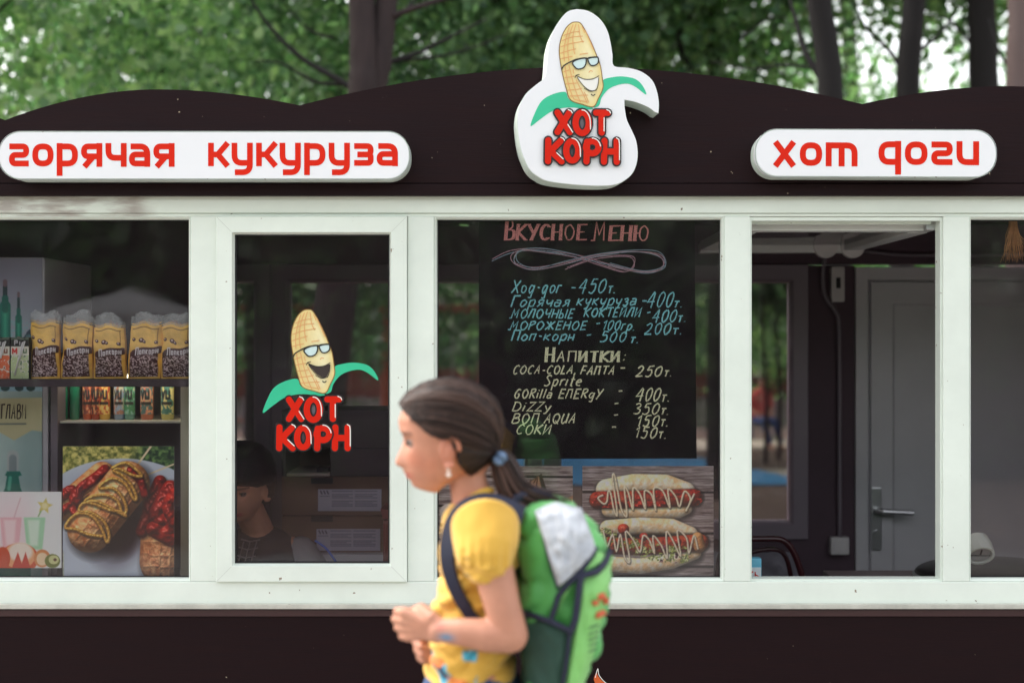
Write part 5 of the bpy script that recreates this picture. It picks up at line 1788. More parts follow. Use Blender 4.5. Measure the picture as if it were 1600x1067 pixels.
def head_pts(nz=70, nu=72, off=None):
    """closed loft of a head; local axes f (forward), s (side), z (up from the chin)"""
    zs = np.concatenate([np.linspace(-.004, .19, nz - 12), np.linspace(.19, .2135, 13)[1:]])
    V = []
    for z in zs:
        pf, pb, pw = np.interp(z, PROF_Z, PROF_F), np.interp(z, BACK_Z, BACK_B), np.interp(z, WID_Z, WID_W)
        c = (pf + pb) / 2 * .55
        for k in range(nu):
            a = 2 * math.pi * k / nu
            ca, sa = math.cos(a), math.sin(a)
            e = 2.0
            rf = (pf - c) if ca > 0 else (c - pb)
            f = c + rf * (abs(ca) ** (.92)) * (1 if ca > 0 else -1)
            s = pw * (abs(sa) ** (.95)) * (1 if sa > 0 else -1)
            if ca > 0:
                # cheeks and narrowing of the lower face
                low = max(0, min(1, (.07 - z) / .06))
                s *= 1 - .16 * low * ca
                # eye sockets
                for es in (-.029, .029):
                    f -= .0085 * math.exp(-((s - es) / .013) ** 2 - ((z - .106) / .010) ** 2)
                f += np.interp(z, MID_Z, MID_F) * math.exp(-(s / .021) ** 2)
                # nose
                w_ = .0085 + .006 * max(0, min(1, (.095 - z) / .03))
                nz_ = np.interp(z, [.054, .059, .063, .070, .086, .102, .114, .12], [0, .006, .0185, .0205, .0135, .0065, .0020, 0])
                f += nz_ * math.exp(-(s / w_) ** 2)
                # lips
                f += .0028 * math.exp(-((z - .0505) / .0035) ** 2 - (s / .018) ** 2) + .0026 * math.exp(-((z - .0385) / .004) ** 2 - (s / .016) ** 2)
                f -= .0020 * math.exp(-((z - .0445) / .0016) ** 2 - (s / .021) ** 2)
                # brow and cheekbones
                for es in (-.030, .030):
                    f += .0025 * math.exp(-((s - es) / .016) ** 2 - ((z - .126) / .006) ** 2)
                    f += .0015 * math.exp(-((s - es * 1.2) / .014) ** 2 - ((z - .084) / .014) ** 2)
            if z < .045: z2 = .045 - (.045 - z) * .76
            else: z2 = z
            p = np.array((f, s, z2))
            if off is not None:
                p = p + off(p, c)
            V.append(p)
    F_ = []
    n = len(zs)
    for j in range(n - 1):
        for k in range(nu):
            a, b = j * nu + k, j * nu + (k + 1) % nu
            F_.append((a, b, b + nu, a + nu))
    F_.append(tuple(range(nu - 1, -1, -1))); F_.append(tuple(range((n - 1) * nu, n * nu)))
    return V, F_


def place(M, V): return [tuple(M @ Vector(p)) for p in V]


def ear_mb(M, side):
    mb = MB()
    q = []
    for i in range(15):
        a = math.radians(-120 + 290 * i / 14)
        f_ = -.008 + .0165 * math.cos(a) * (1.0 if math.sin(a) > 0 else .8) - .004 * math.sin(a) * 1.0
        z_ = .088 + .027 * math.sin(a)
        q.append(M @ Vector((f_, side * (.069 + .008 * (math.cos(a) < .3)), z_)))
    mb.chain(q, [.0048] * 15, 8)
    mb.ellip(M @ Vector((-.006, side * .0655, .087)), (.012, .012, .022), 12, 8)
    mb.ellip(M @ Vector((.000, side * .069, .064)), (.0065, .005, .008), 10, 6)
    return mb


HL_F = [-.11, -.035, -.020, -.006, .012, .035, .060, .085, .10]
HL_Z = [.028, .036, .060, .104, .108, .120, .145, .168, .176]


def hair_off(base, vol=.010, fringe=0.0):
    def off(p, c):
        f, s, z = p
        zl = np.interp(f, HL_F, HL_Z) - fringe * max(0, (f - .02)) * 6
        k = max(0.0, min(1.0, (z - zl) / .009))
        k = k * k * (3 - 2 * k)
        d = Vector((f - c * .5, s, (z - .10) * .9))
        d.normalize()
        # strands run back to the tie
        a = math.atan2(s, z - .075 + .0001)
        r = vnoise(np.array([a * 16.0 + base]), np.array([f * 12.0]), 3)[0] * .6 + vnoise(np.array([a * 42.0 + base]), np.array([f * 14.0]), 5)[0] * .4
        amp = (vol + .0035 * (r - .5)) * k - .011 * (1 - k)
        return np.array(d) * amp
    return off


def hair_cols(V, base, c1=(24, 15, 15), c2=(62, 43, 38)):
    out = []
    A, B = np.array(lin(*c1)), np.array(lin(*c2))
    for f, s, z in V:
        a = math.atan2(s, z - .075 + .0001)
        r = vnoise(np.array([a * 30.0 + base]), np.array([f * 10.0]), 8)[0] * .5 + vnoise(np.array([a * 90.0 + base]), np.array([f * 10.0]), 9)[0] * .5
        out.append(A + (B - A) * r * r)
    return out


def hand(mb, wrist, knuck, side, curl, r=.0078, down=Vector((0, 0, -1))):
    """palm from wrist to the knuckle line, four bent fingers and a thumb; side = direction across the knuckles, curl = where fingertips bend to"""
    w_, k_ = Vector(wrist), Vector(knuck)
    ax = (k_ - w_).normalized()
    side = Vector(side).normalized(); curl = Vector(curl).normalized()
    for i in range(4):
        o = (i - 1.5) * .0158
        base = k_ + side * o - ax * (.004 * abs(i - 1.2))
        mb.chain([w_ + side * o * .55 + ax * .008, w_ * .45 + base * .55, base], [.0135, .0125, .0102], 10)
        L = (.027, .030, .028, .022)[i]
        d1 = (ax * .82 + curl * .55).normalized()
        d2 = (ax * -.05 + curl * 1.0 + side * .05).normalized()
        d3 = (-ax * .85 + curl * .45).normalized()
        p1 = base + d1 * L
        p2 = p1 + d2 * L * .72
        p3 = p2 + d3 * L * .6
        mb.chain([base, p1, p2, p3], [r * 1.12, r, r * .9, r * .78], 10)
    tb = w_ + side * -.020 + ax * .018
    t1 = tb + (ax * .7 - side * .5 + curl * .45).normalized() * .034
    t2 = t1 + (ax * .75 + curl * .5 + side * .25).normalized() * .026
    t3 = t2 + (ax * .6 + curl * .4 + side * .6).normalized() * .018
    mb.chain([w_ + ax * .004, tb, t1, t2, t3], [.013, .0135, .0105, .0090, .0075], 10)


# ------------------------------------------------------------------ the girl walking past
YG = -1.40
def G(X, Y, dy=0.0): return Vector(P(X, Y, YG + dy))

ear = G(707, 704)
M = Matrix.Translation((ear.x - .004, YG, ear.z - .086)) @ Matrix(((-1, 0, 0, 0), (0, -1, 0, 0), (0, 0, 1, 0), (0, 0, 0, 1))) 
# local (f, s, z) -> world: forward is -x; positive s is -y, the camera's side
M = M @ Matrix.Rotation(math.radians(3), 4, 'Y')
body = MB()
V, F_ = head_pts()
body.add(place(M, V), F_)
for sd in (1, -1):
    e_ = ear_mb(M, sd); body.add(e_.v, e_.f)
body.chain([G(734, 712), G(730, 742), G(738, 785), G(748, 815)], [.044, .035, .039, .052], 18)
# trunk (inside the shirt)
for (X, Y, rx, ry, rz) in ((748, 850, .062, .125, .09), (744, 930, .060, .105, .10), (738, 1010, .064, .112, .10), (738, 1075, .078, .125, .08)):
    body.ellip(G(X, Y), (rx, ry, rz), 20, 14)
body.chain([G(750, 826, -.02), G(760, 828, -.12)], [.040, .038], 14)
body.chain([G(750, 818, .02), G(756, 822, .125)], [.045, .042], 14)
# near (left) arm
body.chain([G(765, 822, -.135), G(768, 880, -.16), G(786, 950, -.175), G(797, 990, -.178)], [.042, .0370, .0325, .0315], 18)
body.chain([G(797, 992, -.178), G(760, 992, -.176), G(720, 987, -.17), G(688, 984, -.16)], [.0320, .0300, .0250, .0210], 18)
hand(body, G(690, 984, -.16), G(630, 974, -.125), (.08, .2, -.95), (.15, .75, -.25), down=None)
# far (right) arm
body.chain([G(756, 822, .135), G(762, 880, .17), G(780, 950, .17), G(788, 985, .16)], [.046, .040, .035, .033], 16)
body.chain([G(788, 985, .16), G(740, 998, .11), G(700, 1002, .05)], [.033, .028, .021], 16)
hand(body, G(702, 1002, .052), G(655, 1003, -.02), (.1, -.5, -.8), (.4, -.6, -.2))
# legs, mid stride
hipz = G(738, 1085).z
hx = G(738, 1085).x
body.chain([(hx, YG - .07, hipz), (hx - .10, YG - .075, .46), (hx - .08, YG - .075, .25), (hx - .06, YG - .075, .09)], [.085, .055, .048, .033], 18)
body.chain([(hx, YG + .07, hipz), (hx + .07, YG + .07, .47), (hx + .20, YG + .07, .28), (hx + .32, YG + .07, .15)], [.085, .055, .048, .033], 18)
body.chain([(hx - .055, YG - .075, .075), (hx - .11, YG - .08, .045), (hx - .19, YG - .085, .03)], [.033, .032, .024], 14)
body.chain([(hx + .33, YG + .07, .13), (hx + .29, YG + .07, .07), (hx + .25, YG + .07, .03)], [.033, .032, .024], 14)
bm_ = remesh(body, .0028, 3)
Mi = M.inverted()
base = np.array(lin(196, 142, 118)); lip = np.array(lin(196, 110, 100)); red = np.array(lin(190, 108, 82)); brow = np.array(lin(92, 62, 52))
cols = []
tr_c, tb_c = G(686, 976, -.185), G(697, 996, -.19)
tr2 = G(668, 986, -.17)
for v in bm_.v:
    vv = Vector(v)
    c = base
    if v[2] > 1.25:
        f, s, z = Mi @ vv
        n_ = mnoise.noise(vv * 40) * .5 + .5
        c = c * (1 - .3 * n_) + red * .3 * n_
        k = math.exp(-((abs(s) - .04) / .018) ** 2 - ((z - .075) / .02) ** 2) * .5 * (f > .02)
        c = c * (1 - k) + red * k
        k = min(1, math.exp(-((z - .045) / .0062) ** 4) * math.exp(-(s / .022) ** 4)) * (f > .06)
        c = c * (1 - k) + lip * k
        k = math.exp(-((z - (.1255 - 40 * (abs(s) - .028) ** 2 * .1)) / .0035) ** 2) * (abs(s) > .012) * (abs(s) < .048) * (f > .04) * .75
        c = c * (1 - k) + brow * k
        if abs(s) > .06 and -.03 < f < .012: c = c * .6 + red * .4
    else:
        n4 = mnoise.noise(vv * 22) * .5 + .5
        c = c * (1 - .22 * n4) + red * .22 * n4
        k = math.exp(-((vv - tr_c).length / .009) ** 2) * .6; c = c * (1 - k) + np.array(lin(206, 70, 90)) * k
        k = math.exp(-((vv - tr2).length / .008) ** 2) * .3; c = c * (1 - k) + np.array(lin(150, 90, 90)) * k
        k = math.exp(-(((v[0] - tb_c.x) / .014) ** 2 + ((v[2] - tb_c.z) / .007) ** 2)) * .85 * (v[1] < YG - .14); c = c * (1 - k) + np.array(lin(60, 140, 180)) * k
    cols.append(c)
girl = obj('person', bm_, SKIN, None, (hx, YG, 0), smooth=True, cols=cols, label='dark haired girl in a yellow T-shirt walking past with hands held before her', cat='person')

EYEW = mat('eye_white', lin(150, 128, 118), .35)
EYEI = mat('eye_iris', lin(58, 40, 32), .2)
def eyes(M, par, yaw=0.0):
    for sd in (-1, 1):
        c = M @ Vector((.0635, sd * .029, .1055))
        eo = obj('eye', MB().ellip(c, (.0105,) * 3, 16, 10), EYEW, par, smooth=True)
        c2 = M @ Vector((.0735, sd * .029, .1050))
        obj('iris', MB().ellip(c2, (.0042, .0042, .0042), 12, 8), EYEI, eo, smooth=True)
        lid = MB()
        q = [M @ Vector((.0655 + .0115 * math.cos(a), sd * (.029 + .0108 * math.sin(a)), .1105 - .002 * math.sin(a) ** 2)) for a in np.linspace(-1.2, 1.2, 9)]
        lid.tube(q, .0019, 6)
        obj('lashes', lid, mat('lash_dark', lin(40, 26, 24), .6), par, smooth=True)
eyes(M, girl)

V, F_ = head_pts(off=hair_off(1.0))
V0, _ = head_pts()
hair = MB().add(place(M, V), F_)
ho = obj('hair', hair, HAIRM, girl, smooth=True, cols=hair_cols(V0, 1.0))
# separate strands combed back over the cap, and a few loose ones
from mathutils.bvhtree import BVHTree
bvh = BVHTree.FromPolygons([Vector(p) for p in V], F_)
rnd = random.Random(12)
sm_, sc2 = MB(), []
cen, tie = Vector((-.01, 0, .10)), Vector((-.098, 0, .074))
for i in range(560):
    a = rnd.uniform(-1.45, 1.45); 
    f0 = rnd.uniform(-.01, .082)
    z0 = np.interp(f0, HL_F, HL_Z) + rnd.uniform(.004, .05) * (1 - f0 * 6)
    s0 = rnd.choice((1, 1, 1, -1)) * rnd.uniform(.0, .07)
    p0 = Vector((f0, s0, z0)); q = []
    lift_ = rnd.uniform(.0004, .0012) + (rnd.random() < .14) * rnd.uniform(.003, .009)
    for j in range(11):
        t_ = j / 10
        d = (p0 - cen).normalized().slerp((tie - cen).normalized(), t_)
        hit = bvh.ray_cast(cen, d)[0]
        if hit is None: continue
        q.append(M @ (hit + d * (lift_ * math.sin(math.pi * min(1, t_ + .1)) + .0003)))
    if len(q) < 6: continue
    k0 = len(sm_.v)
    sm_.tube(q, [.0009 * (1 - .3 * t_) for t_ in np.linspace(0, 1, len(q))], 4, cap=False)
    b_ = rnd.random() ** 2
    sc2 += [np.array(lin(30, 20, 19)) * (1 - b_) + np.array(lin(104, 78, 68)) * b_] * (len(sm_.v) - k0)
obj('hair_strands', sm_, HAIRM, girl, smooth=True, cols=sc2, kind='stuff')
# ponytail: many locks from the tie
rnd = random.Random(3)
pt_, pc = MB(), []
pathp = [(778, 712, 0), (790, 735, 0), (806, 765, -.01), (836, 781, -.02), (872, 792, -.02)]
for i in range(110):
    a, rr = rnd.uniform(0, 6.28), math.sqrt(rnd.random())
    ex = rnd.gauss(0, 10); ey = rnd.gauss(0, 6); ln = rnd.uniform(.75, 1.1)
    q = []
    for j, (X, Y, dy) in enumerate(pathp):
        t_ = j / 4
        rad_ = (.014, .026, .026, .020, .016)[j] * rr
        g_ = G(778 + (X - 778) * (ln if j > 2 else 1) + ex * t_ ** 2, Y + ey * t_ ** 2, dy)
        q.append(g_ + Vector((rad_ * math.cos(a) * .8, rad_ * math.sin(a), rad_ * math.cos(a) * .8)))
    k0 = len(pt_.v)
    pt_.tube(cr(q, 4), [.0042 * (1 - .75 * (i2 / 16)) for i2 in range(17)], 5)
    b_ = rnd.random() ** 2
    cc = np.array(lin(36, 24, 22)) * (1 - b_) + np.array(lin(96, 68, 58)) * b_
    pc += [cc] * (len(pt_.v) - k0)
obj('ponytail', pt_, HAIRM, girl, smooth=True, cols=pc)
ht = MB()
for i in range(9):
    a = i * .7
    ht.ellip(G(781 + 5 * math.cos(a), 716 + 6 * math.sin(a), -.022 + .012 * math.sin(a * 2)), (.0082, .0085, .007), 8, 6)
obj('hair_tie', ht, mat('pale_blue_fabric', lin(112, 138, 172), .7, var=.3, vscale=60), girl, smooth=True)
er = MB().ellip(G(701, 733, -.075), (.004, .003, .006), 10, 8).ellip(G(701, 742, -.075), (.005, .003, .0045), 10, 8)
obj('earring', er, mat('pearl', lin(230, 214, 206), .2), girl, smooth=True)

# shirt
shirt = MB()
SEC = [(780, 750, 28, .040), (788, 748, 44, .072), (804, 748, 55, .112), (828, 750, 62, .138), (860, 751, 63, .140), (900, 747, 63, .134), (940, 742, 64, .128), (985, 737, 66, .128), (1030, 733, 69, .136), (1070, 733, 71, .145), (1105, 735, 73, .150)]
N = 40
k0 = 0
vv = []
for (Y, cx_, hd, hw) in SEC:
    for k in range(N):
        a = 2 * math.pi * k / N
        g_ = G(cx_, Y)
        ca, sa = math.cos(a), math.sin(a)
        vv.append((g_.x + hd / 820.0 * abs(ca) ** .85 * (1 if ca > 0 else -1), YG + hw * abs(sa) ** .9 * (1 if sa > 0 else -1), g_.z))
ff = []
for j in range(len(SEC) - 1):
    for k in range(N):
        a, b_ = j * N + k, j * N + (k + 1) % N
        ff.append((a, b_, b_ + N, a + N))
ff.append(tuple(range(N))); ff.append(tuple(range(len(SEC) * N - 1, (len(SEC) - 1) * N - 1, -1)))
shirt.add(vv, ff)
for sd in (-1, 1):
    shirt.chain([G(754, 814, sd * .09), G(758, 822, sd * .135), G(758, 858, sd * .158)], [.042, .064, .057], 22)
    # gathered hem
    c_ = G(760, 872, sd * .165)
    shirt.chain([G(757, 858, sd * .158), c_], [.056, .050], 22)
sm = remesh(shirt, .0045, 4)
cols = []
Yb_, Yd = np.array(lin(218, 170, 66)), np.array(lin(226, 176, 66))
nv = []
for v in sm.v:
    x, y, z = v
    X = 800 + x * FPX / (y + DK); Y = 533.5 + (CZ - z) * FPX / (y + DK)
    near = y < YG
    # folds
    d = 0
    n1 = mnoise.noise(Vector((x * 14, y * 9, z * 26)))
    cre = abs(mnoise.noise(Vector((x * 7 + z * 12, y * 6, z * 26 - x * 16))))
    if Y > 885: d += -.014 * max(0, .22 - cre) * 2.2 + .013 * mnoise.noise(Vector((x * 9 + z * 9, y * 8, z * 44 - x * 24))) + .006 * mnoise.noise(Vector((x * 20, y * 8, z * 80 + x * 30)))
    else: d += .0045 * n1 + .003 * mnoise.noise(Vector((x * 30, y * 24, z * 22)))
    if near and Y < 888 and Y > 835: d += .0028 * math.sin((X - 700) * .42) * ((Y - 835) / 50)   # gathers of the puffed sleeve
    cx_ = G(745, 900).x
    dr = Vector((x - cx_, (y - YG), 0)); dr.normalize()
    nv.append((x + dr.x * d, y + dr.y * d, z))
    c = Yb_.copy()
    if Y > 1015 and near:
        n2 = mnoise.noise(Vector((x * 34, 0, z * 30 + x * 20)))
        n3 = mnoise.noise(Vector((x * 26 + 5, 3, z * 34)))
        if 672 < X < 745:
            if n2 > .10: c = np.array(lin(70, 170, 200))
            if n2 > .34: c = np.array(lin(30, 44, 80))
            if n3 > .28: c = np.array(lin(214, 120, 50))
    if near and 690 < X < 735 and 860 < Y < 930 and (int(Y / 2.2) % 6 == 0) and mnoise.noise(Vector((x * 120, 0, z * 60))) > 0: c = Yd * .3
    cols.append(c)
sm.v = nv
obj('t_shirt', sm, mat('cotton_print', attr=True, rough=.8, sheen=.2, bump=.08, bscale=300), girl, smooth=True, cols=cols)
cl = MB()
q = [G(768, 766, 0), G(752, 769, -.050), G(728, 784, -.062), G(706, 803, -.045), G(697, 812, 0), G(706, 803, .045), G(728, 784, .062), G(752, 769, .050)]
cl.tube(cr([tuple(a) for a in q], 5, True) + [tuple(q[0])], .0062, 10, cap=False)
YEL = mat('yellow_cotton', lin(218, 170, 66), .8, var=.08)
obj('collar', cl, YEL, girl, smooth=True)
# shorts and shoes
sh = MB()
sh.ellip((hx, YG, hipz - .01), (.100, .158, .10), 26, 16)
sh.chain([(hx, YG - .075, hipz - .02), (hx - .05, YG - .078, hipz - .22)], [.098, .086], 18)
sh.chain([(hx, YG + .075, hipz - .02), (hx + .035, YG + .074, hipz - .22)], [.098, .086], 18)
obj('shorts', remesh(sh, .008, 3), mat('blue_denim', lin(58, 78, 118), .85, var=.3, vscale=60), girl, smooth=True)
for (a, b_, c_) in (((hx - .045, YG - .075, .055), (hx - .12, YG - .08, .045), (hx - .215, YG - .085, .035)), ((hx + .335, YG + .07, .125), (hx + .30, YG + .07, .07), (hx + .235, YG + .07, .035))):
    obj('shoe', MB().chain([a, b_, c_], [.046, .043, .033], 14), mat('pink_canvas', lin(206, 120, 140), .8, var=.1), girl, smooth=True)

# ------------------------------------------------------------------ backpack (worn, a thing of its own)
BP = empty('backpack', (G(870, 1110).x, YG, G(870, 1110).z), 'bright green school backpack with navy piping and a silvery top pocket on the walking girl', 'backpack')
BS = [(776, 838, 876, .035), (781, 824, 890, .062), (794, 812, 908, .092), (820, 806, 932, .112), (850, 805, 946, .122), (900, 805, 957, .132), (950, 806, 952, .137), (1000, 810, 938, .137), (1050, 814, 916, .132), (1090, 820, 892, .118), (1108, 834, 868, .085)]
by, bl, br_, bw = [np.array(c) for c in zip(*[(a, b_, c, d) for a, b_, c, d in BS])]


def bsurf(X, Y, off=0.0):
    l_, r_, w_ = np.interp(Y, by, bl), np.interp(Y, by, br_), np.interp(Y, by, bw)
    u = (X - (l_ + r_) / 2) / ((r_ - l_) / 2)
    u = max(-.995, min(.995, u))
    d = w_ * (1 - abs(u) ** 2.8) ** (1 / 2.8)
    g_ = G(X, Y, 0)
    return Vector((g_.x, YG - d - off, g_.z))


NB = 48
vv, ff = [], []
Ys = np.concatenate([np.linspace(776, 804, 9), np.linspace(812, 1080, 42), np.linspace(1085, 1108, 6)])
for Y in Ys:
    l_, r_, w_ = np.interp(Y, by, bl), np.interp(Y, by, br_), np.interp(Y, by, bw)
    g_ = G((l_ + r_) / 2, Y)
    for k in range(NB):
        a = 2 * math.pi * k / NB
        ca, sa = math.cos(a), math.sin(a)
        e = 2 / 2.8
        x_ = g_.x + (r_ - l_) / 2 / 820 * abs(ca) ** e * (1 if ca > 0 else -1)
        y_ = YG + w_ * abs(sa) ** e * (1 if sa > 0 else -1)
        n_ = mnoise.noise(Vector((x_ * 14, y_ * 10, g_.z * 12))) * .013 + mnoise.noise(Vector((x_ * 34, y_ * 30, g_.z * 30))) * .006
        rd = abs(mnoise.noise(Vector((x_ * 9 + g_.z * 7, y_ * 8, g_.z * 13 - x_ * 9))))
        n_ -= .018 * max(0, .16 - rd)* 4
        vv.append((x_ + n_ * ca, y_ + n_ * sa, g_.z))
for j in range(len(Ys) - 1):
    for k in range(NB):
        a, b_ = j * NB + k, j * NB + (k + 1) % NB
        ff.append((a, b_, b_ + NB, a + NB))
ff.append(tuple(range(NB))); ff.append(tuple(range(len(Ys) * NB - 1, (len(Ys) - 1) * NB - 1, -1)))
GR1 = mat('green_nylon', lin(88, 176, 88), .5, sheen=.2, var=.12, vscale=14, bump=.2, bscale=40)
GR2 = mat('lime_nylon', lin(136, 206, 114), .5, sheen=.2, var=.14, vscale=12, bump=.25, bscale=36)
NAVY = mat('navy_webbing', lin(30, 34, 58), .65, var=.15, vscale=40)
MESHG = mat('dark_green_mesh', lin(40, 74, 62), .7, var=.3, vscale=20)
SILV = mat('silver_fabric', lin(206, 210, 216), .5, var=.6, vscale=14, bump=.8, bscale=24, stretch=(1, 1, 2.2), col2=lin(112, 114, 124))
obj('pack_body', MB().add(vv, ff), GR1, BP, smooth=True)


def patch(A, B, off, nx=16, ny=16, crumple=.002, thick=.004):
    """skin of the pack between an upper and a lower edge"""
    A, B = cr(A, 6), cr(B, 6)
    def at(L, t_):
        i = t_ * (len(L) - 1); a = int(min(i, len(L) - 2)); f = i - a
        return L[a][0] * (1 - f) + L[a + 1][0] * f, L[a][1] * (1 - f) + L[a + 1][1] * f
    mb = MB()
    for j in range(ny + 1):
        for i in range(nx + 1):
            a, b_ = at(A, i / nx), at(B, i / nx)
            X, Y = a[0] + (b_[0] - a[0]) * j / ny, a[1] + (b_[1] - a[1]) * j / ny
            ed = min(i, nx - i, j, ny - j)
            o_ = off + (.003 if ed > 1 else .0) + crumple * 2 * mnoise.noise(Vector((X * .09, Y * .07, off * 500)))
            if ed == 0: o_ = off - thick
            mb.v.append(bsurf(X, Y, o_))
    for j in range(ny):
        for i in range(nx):
            a = j * (nx + 1) + i
            mb.f.append((a, a + nx + 1, a + nx + 2, a + 1))
    return mb


obj('rear_panel', patch([(905, 884), (930, 872), (957, 864)], [(874, 1085), (890, 1088), (900, 1090)], .006, 14, 24, .004), GR2, BP, smooth=True)
obj('upper_panel', patch([(876, 906), (930, 848)], [(862, 948), (894, 884), (950, 862)], .005, 14, 10, .006), GR2, BP, smooth=True)
obj('silver_pocket', patch([(834, 790), (868, 779), (908, 792)], [(868, 899), (892, 880), (928, 845)], .019, 26, 26, .005, .016), SILV, BP, smooth=True)
obj('mesh_pocket', patch([(812, 942), (850, 945), (886, 958)], [(816, 1050), (845, 1060), (872, 1058)], .006, 14, 16, .003), MESHG, BP, smooth=True)
pp = MB()
for L, r_ in (([(926, 843), (900, 876), (872, 904), (864, 925), (856, 948)], .0052), ([(952, 852), (944, 862), (926, 876), (904, 882), (898, 910), (893, 945), (884, 965)], .0068), ([(811, 940), (835, 941), (860, 948), (886, 960)], .0058), ([(886, 960), (880, 1010), (872, 1062)], .004), ([(842, 790), (850, 840), (868, 900)], .0024)):
    pts = cr(L, 5)
    pp.tube([bsurf(a, b_, .0125) for a, b_ in pts], r_, 8)
obj('piping', pp, NAVY, BP, smooth=True)
bd = MB()
for (a, b_) in (((928, 914), (937, 912)), ((924, 918), (924, 924)), ((926, 940), (937, 938)), ((940, 917), (940, 925))):
    bd.tube([bsurf(a[0], a[1], .013), bsurf(b_[0], b_[1], .013)], .006, 8)
obj('badge', bd, mat('orange_badge', lin(206, 96, 60), .5), BP, smooth=True)
bt_ = MB()
for i in range(5): bt_.tube([bsurf(914, 958 + i * 9, .012), bsurf(930 - i, 955 + i * 9, .012)], .0011, 5)
obj('side_print', bt_, NAVY, BP)
hd_ = MB().tube([tuple(q) for q in cr([tuple(G(800, 792, -.03)), tuple(G(812, 776, -.03)), tuple(G(840, 770, -.02)), tuple(G(862, 776, -.02))], 6)], .011, 10)
obj('carry_handle', hd_, NAVY, BP, smooth=True)


def strap(sd):
    q = [(815, 806, .085), (792, 794, .092), (768, 786, .098), (744, 788, .104), (720, 804, .112), (704, 832, .125), (699, 868, .134), (706, 905, .137), (722, 940, .136), (745, 972, .130), (775, 995, .118), (812, 1012, .10)]
    w_ = [17, 17, 17, 17, 16, 13, 11, 10, 9, 8, 7, 7]
    pts = cr([tuple(G(a, b_, sd * c)) for a, b_, c in q], 4)
    ws = np.interp(np.linspace(0, 11, len(pts)), range(12), w_)
    mb = MB()
    pts = [Vector(p) for p in pts]
    cxw = G(748, 880).x
    for i, p in enumerate(pts):
        tn_ = (pts[min(i + 1, len(pts) - 1)] - pts[max(i - 1, 0)]).normalized()
        n_ = Vector(((p.x - cxw) * 1.2, (p.y - YG) * 1.0, max(0, (p.z - G(0, 810).z)) * 3.0 + .0)).normalized()
        wd_ = tn_.cross(n_).normalized() * (ws[i] / 820.0)
        n_ = n_ * .005
        mb.v += [p + wd_ + n_, p - wd_ + n_, p - wd_ - n_, p + wd_ - n_]
    for i in range(len(pts) - 1):
        for k in range(4):
            a, b_ = i * 4 + k, i * 4 + (k + 1) % 4
            mb.f.append((a, b_, b_ + 4, a + 4))
    obj('strap', mb, NAVY, BP, smooth=False)
strap(-1); strap(1)

# ------------------------------------------------------------------ the seller, seated inside behind the casement
def Q(X, Y, y): return Vector(P(X, Y, y))
ys = .42
c_ = Q(384, 812, ys)
Ms = Matrix.Translation((c_.x, ys, c_.z)) @ Matrix.Rotation(math.radians(-12), 4, 'Z') @ Matrix(((0, 1, 0, 0), (-1, 0, 0, 0), (0, 0, 1, 0), (0, 0, 0, 1))) @ Matrix.Rotation(math.radians(14), 4, 'Y')
b2 = MB()
V, F_ = head_pts()
Ms = Ms @ Matrix.Scale(1.08, 4)
b2.add(place(Ms, V), F_)
for sd in (1, -1):
    e_ = ear_mb(Ms, sd); b2.add(e_.v, e_.f)
nk = Ms @ Vector((-.02, 0, .03))
sz = Q(0, 842, ys).z
cx2 = Q(398, 0, ys).x
b2.chain([nk, (cx2, ys + .05, sz + .03), (cx2, ys + .06, sz - .03)], [.05, .048, .06], 14)
b2.ellip((cx2, ys + .07, sz - .14), (.16, .10, .18), 20, 12)
b2.ellip((cx2, ys + .09, sz - .40), (.15, .11, .20), 20, 12)
for sd in (-1, 1):
    sx_ = cx2 + sd * .155
    b2.chain([(sx_ - sd * .05, ys + .07, sz - .05), (sx_, ys + .06, sz - .08), (sx_ + sd * .03, ys + .04, sz - .24), (sx_ + sd * .02, ys + .0, sz - .33)], [.05, .052, .042, .036], 14)
    b2.chain([(sx_ + sd * .02, ys + .0, sz - .33), (sx_ - sd * .05, ys - .14, sz - .30)], [.036, .025], 14)
    hand(b2, (sx_ - sd * .05, ys - .14, sz - .30), (sx_ - sd * .09, ys - .20, sz - .295), (1 * sd, .3, 0), (0, -.3, -1))
    b2.chain([(cx2 + sd * .08, ys + .1, sz - .52), (cx2 + sd * .10, ys + .42, .52)], [.085, .062], 14)
    b2.chain([(cx2 + sd * .10, ys + .42, .52), (cx2 + sd * .10, ys + .40, .16), (cx2 + sd * .10, ys + .30, .14)], [.055, .04, .035], 14)
b2m = remesh(b2, .0042, 2)
Msi = Ms.inverted()
cols = []
bs = np.array(lin(196, 140, 118))
for v in b2m.v:
    f, s, z = Msi @ Vector(v)
    c = bs
    if f > .05 and abs(s) < .03: 
        k = math.exp(-((z - .045) / .007) ** 4) * math.exp(-(s / .024) ** 4); c = c * (1 - k) + np.array(lin(166, 76, 76)) * k
    k = math.exp(-((z - .125) / .0035) ** 2) * (abs(s) > .012) * (abs(s) < .05) * (f > .04) * .8
    c = c * (1 - k) + np.array(lin(40, 28, 26)) * k
    cols.append(c)
sel = obj('person', b2m, SKIN, None, (cx2, ys + .1, .1), smooth=True, cols=cols, label='seller with dark fringe and dark vest looking down behind the casement window', cat='person')
eyes(Ms, sel)
V, F_ = head_pts(off=hair_off(4.0, .028, fringe=.09))
V0, _ = head_pts()
obj('hair', MB().add(place(Ms, V), F_), HAIRM, sel, smooth=True, cols=hair_cols(V0, 4.0, (18, 12, 14), (40, 28, 30)))
vs = MB()
vs.ellip((cx2, ys + .07, sz - .16), (.178, .118, .20), 22, 14)
vs.ellip((cx2, ys + .09, sz - .42), (.165, .125, .22), 22, 14)
obj('vest', remesh(vs, .008, 2), mat('dark_vest', lin(34, 30, 48), .85, var=.2), sel, smooth=True)
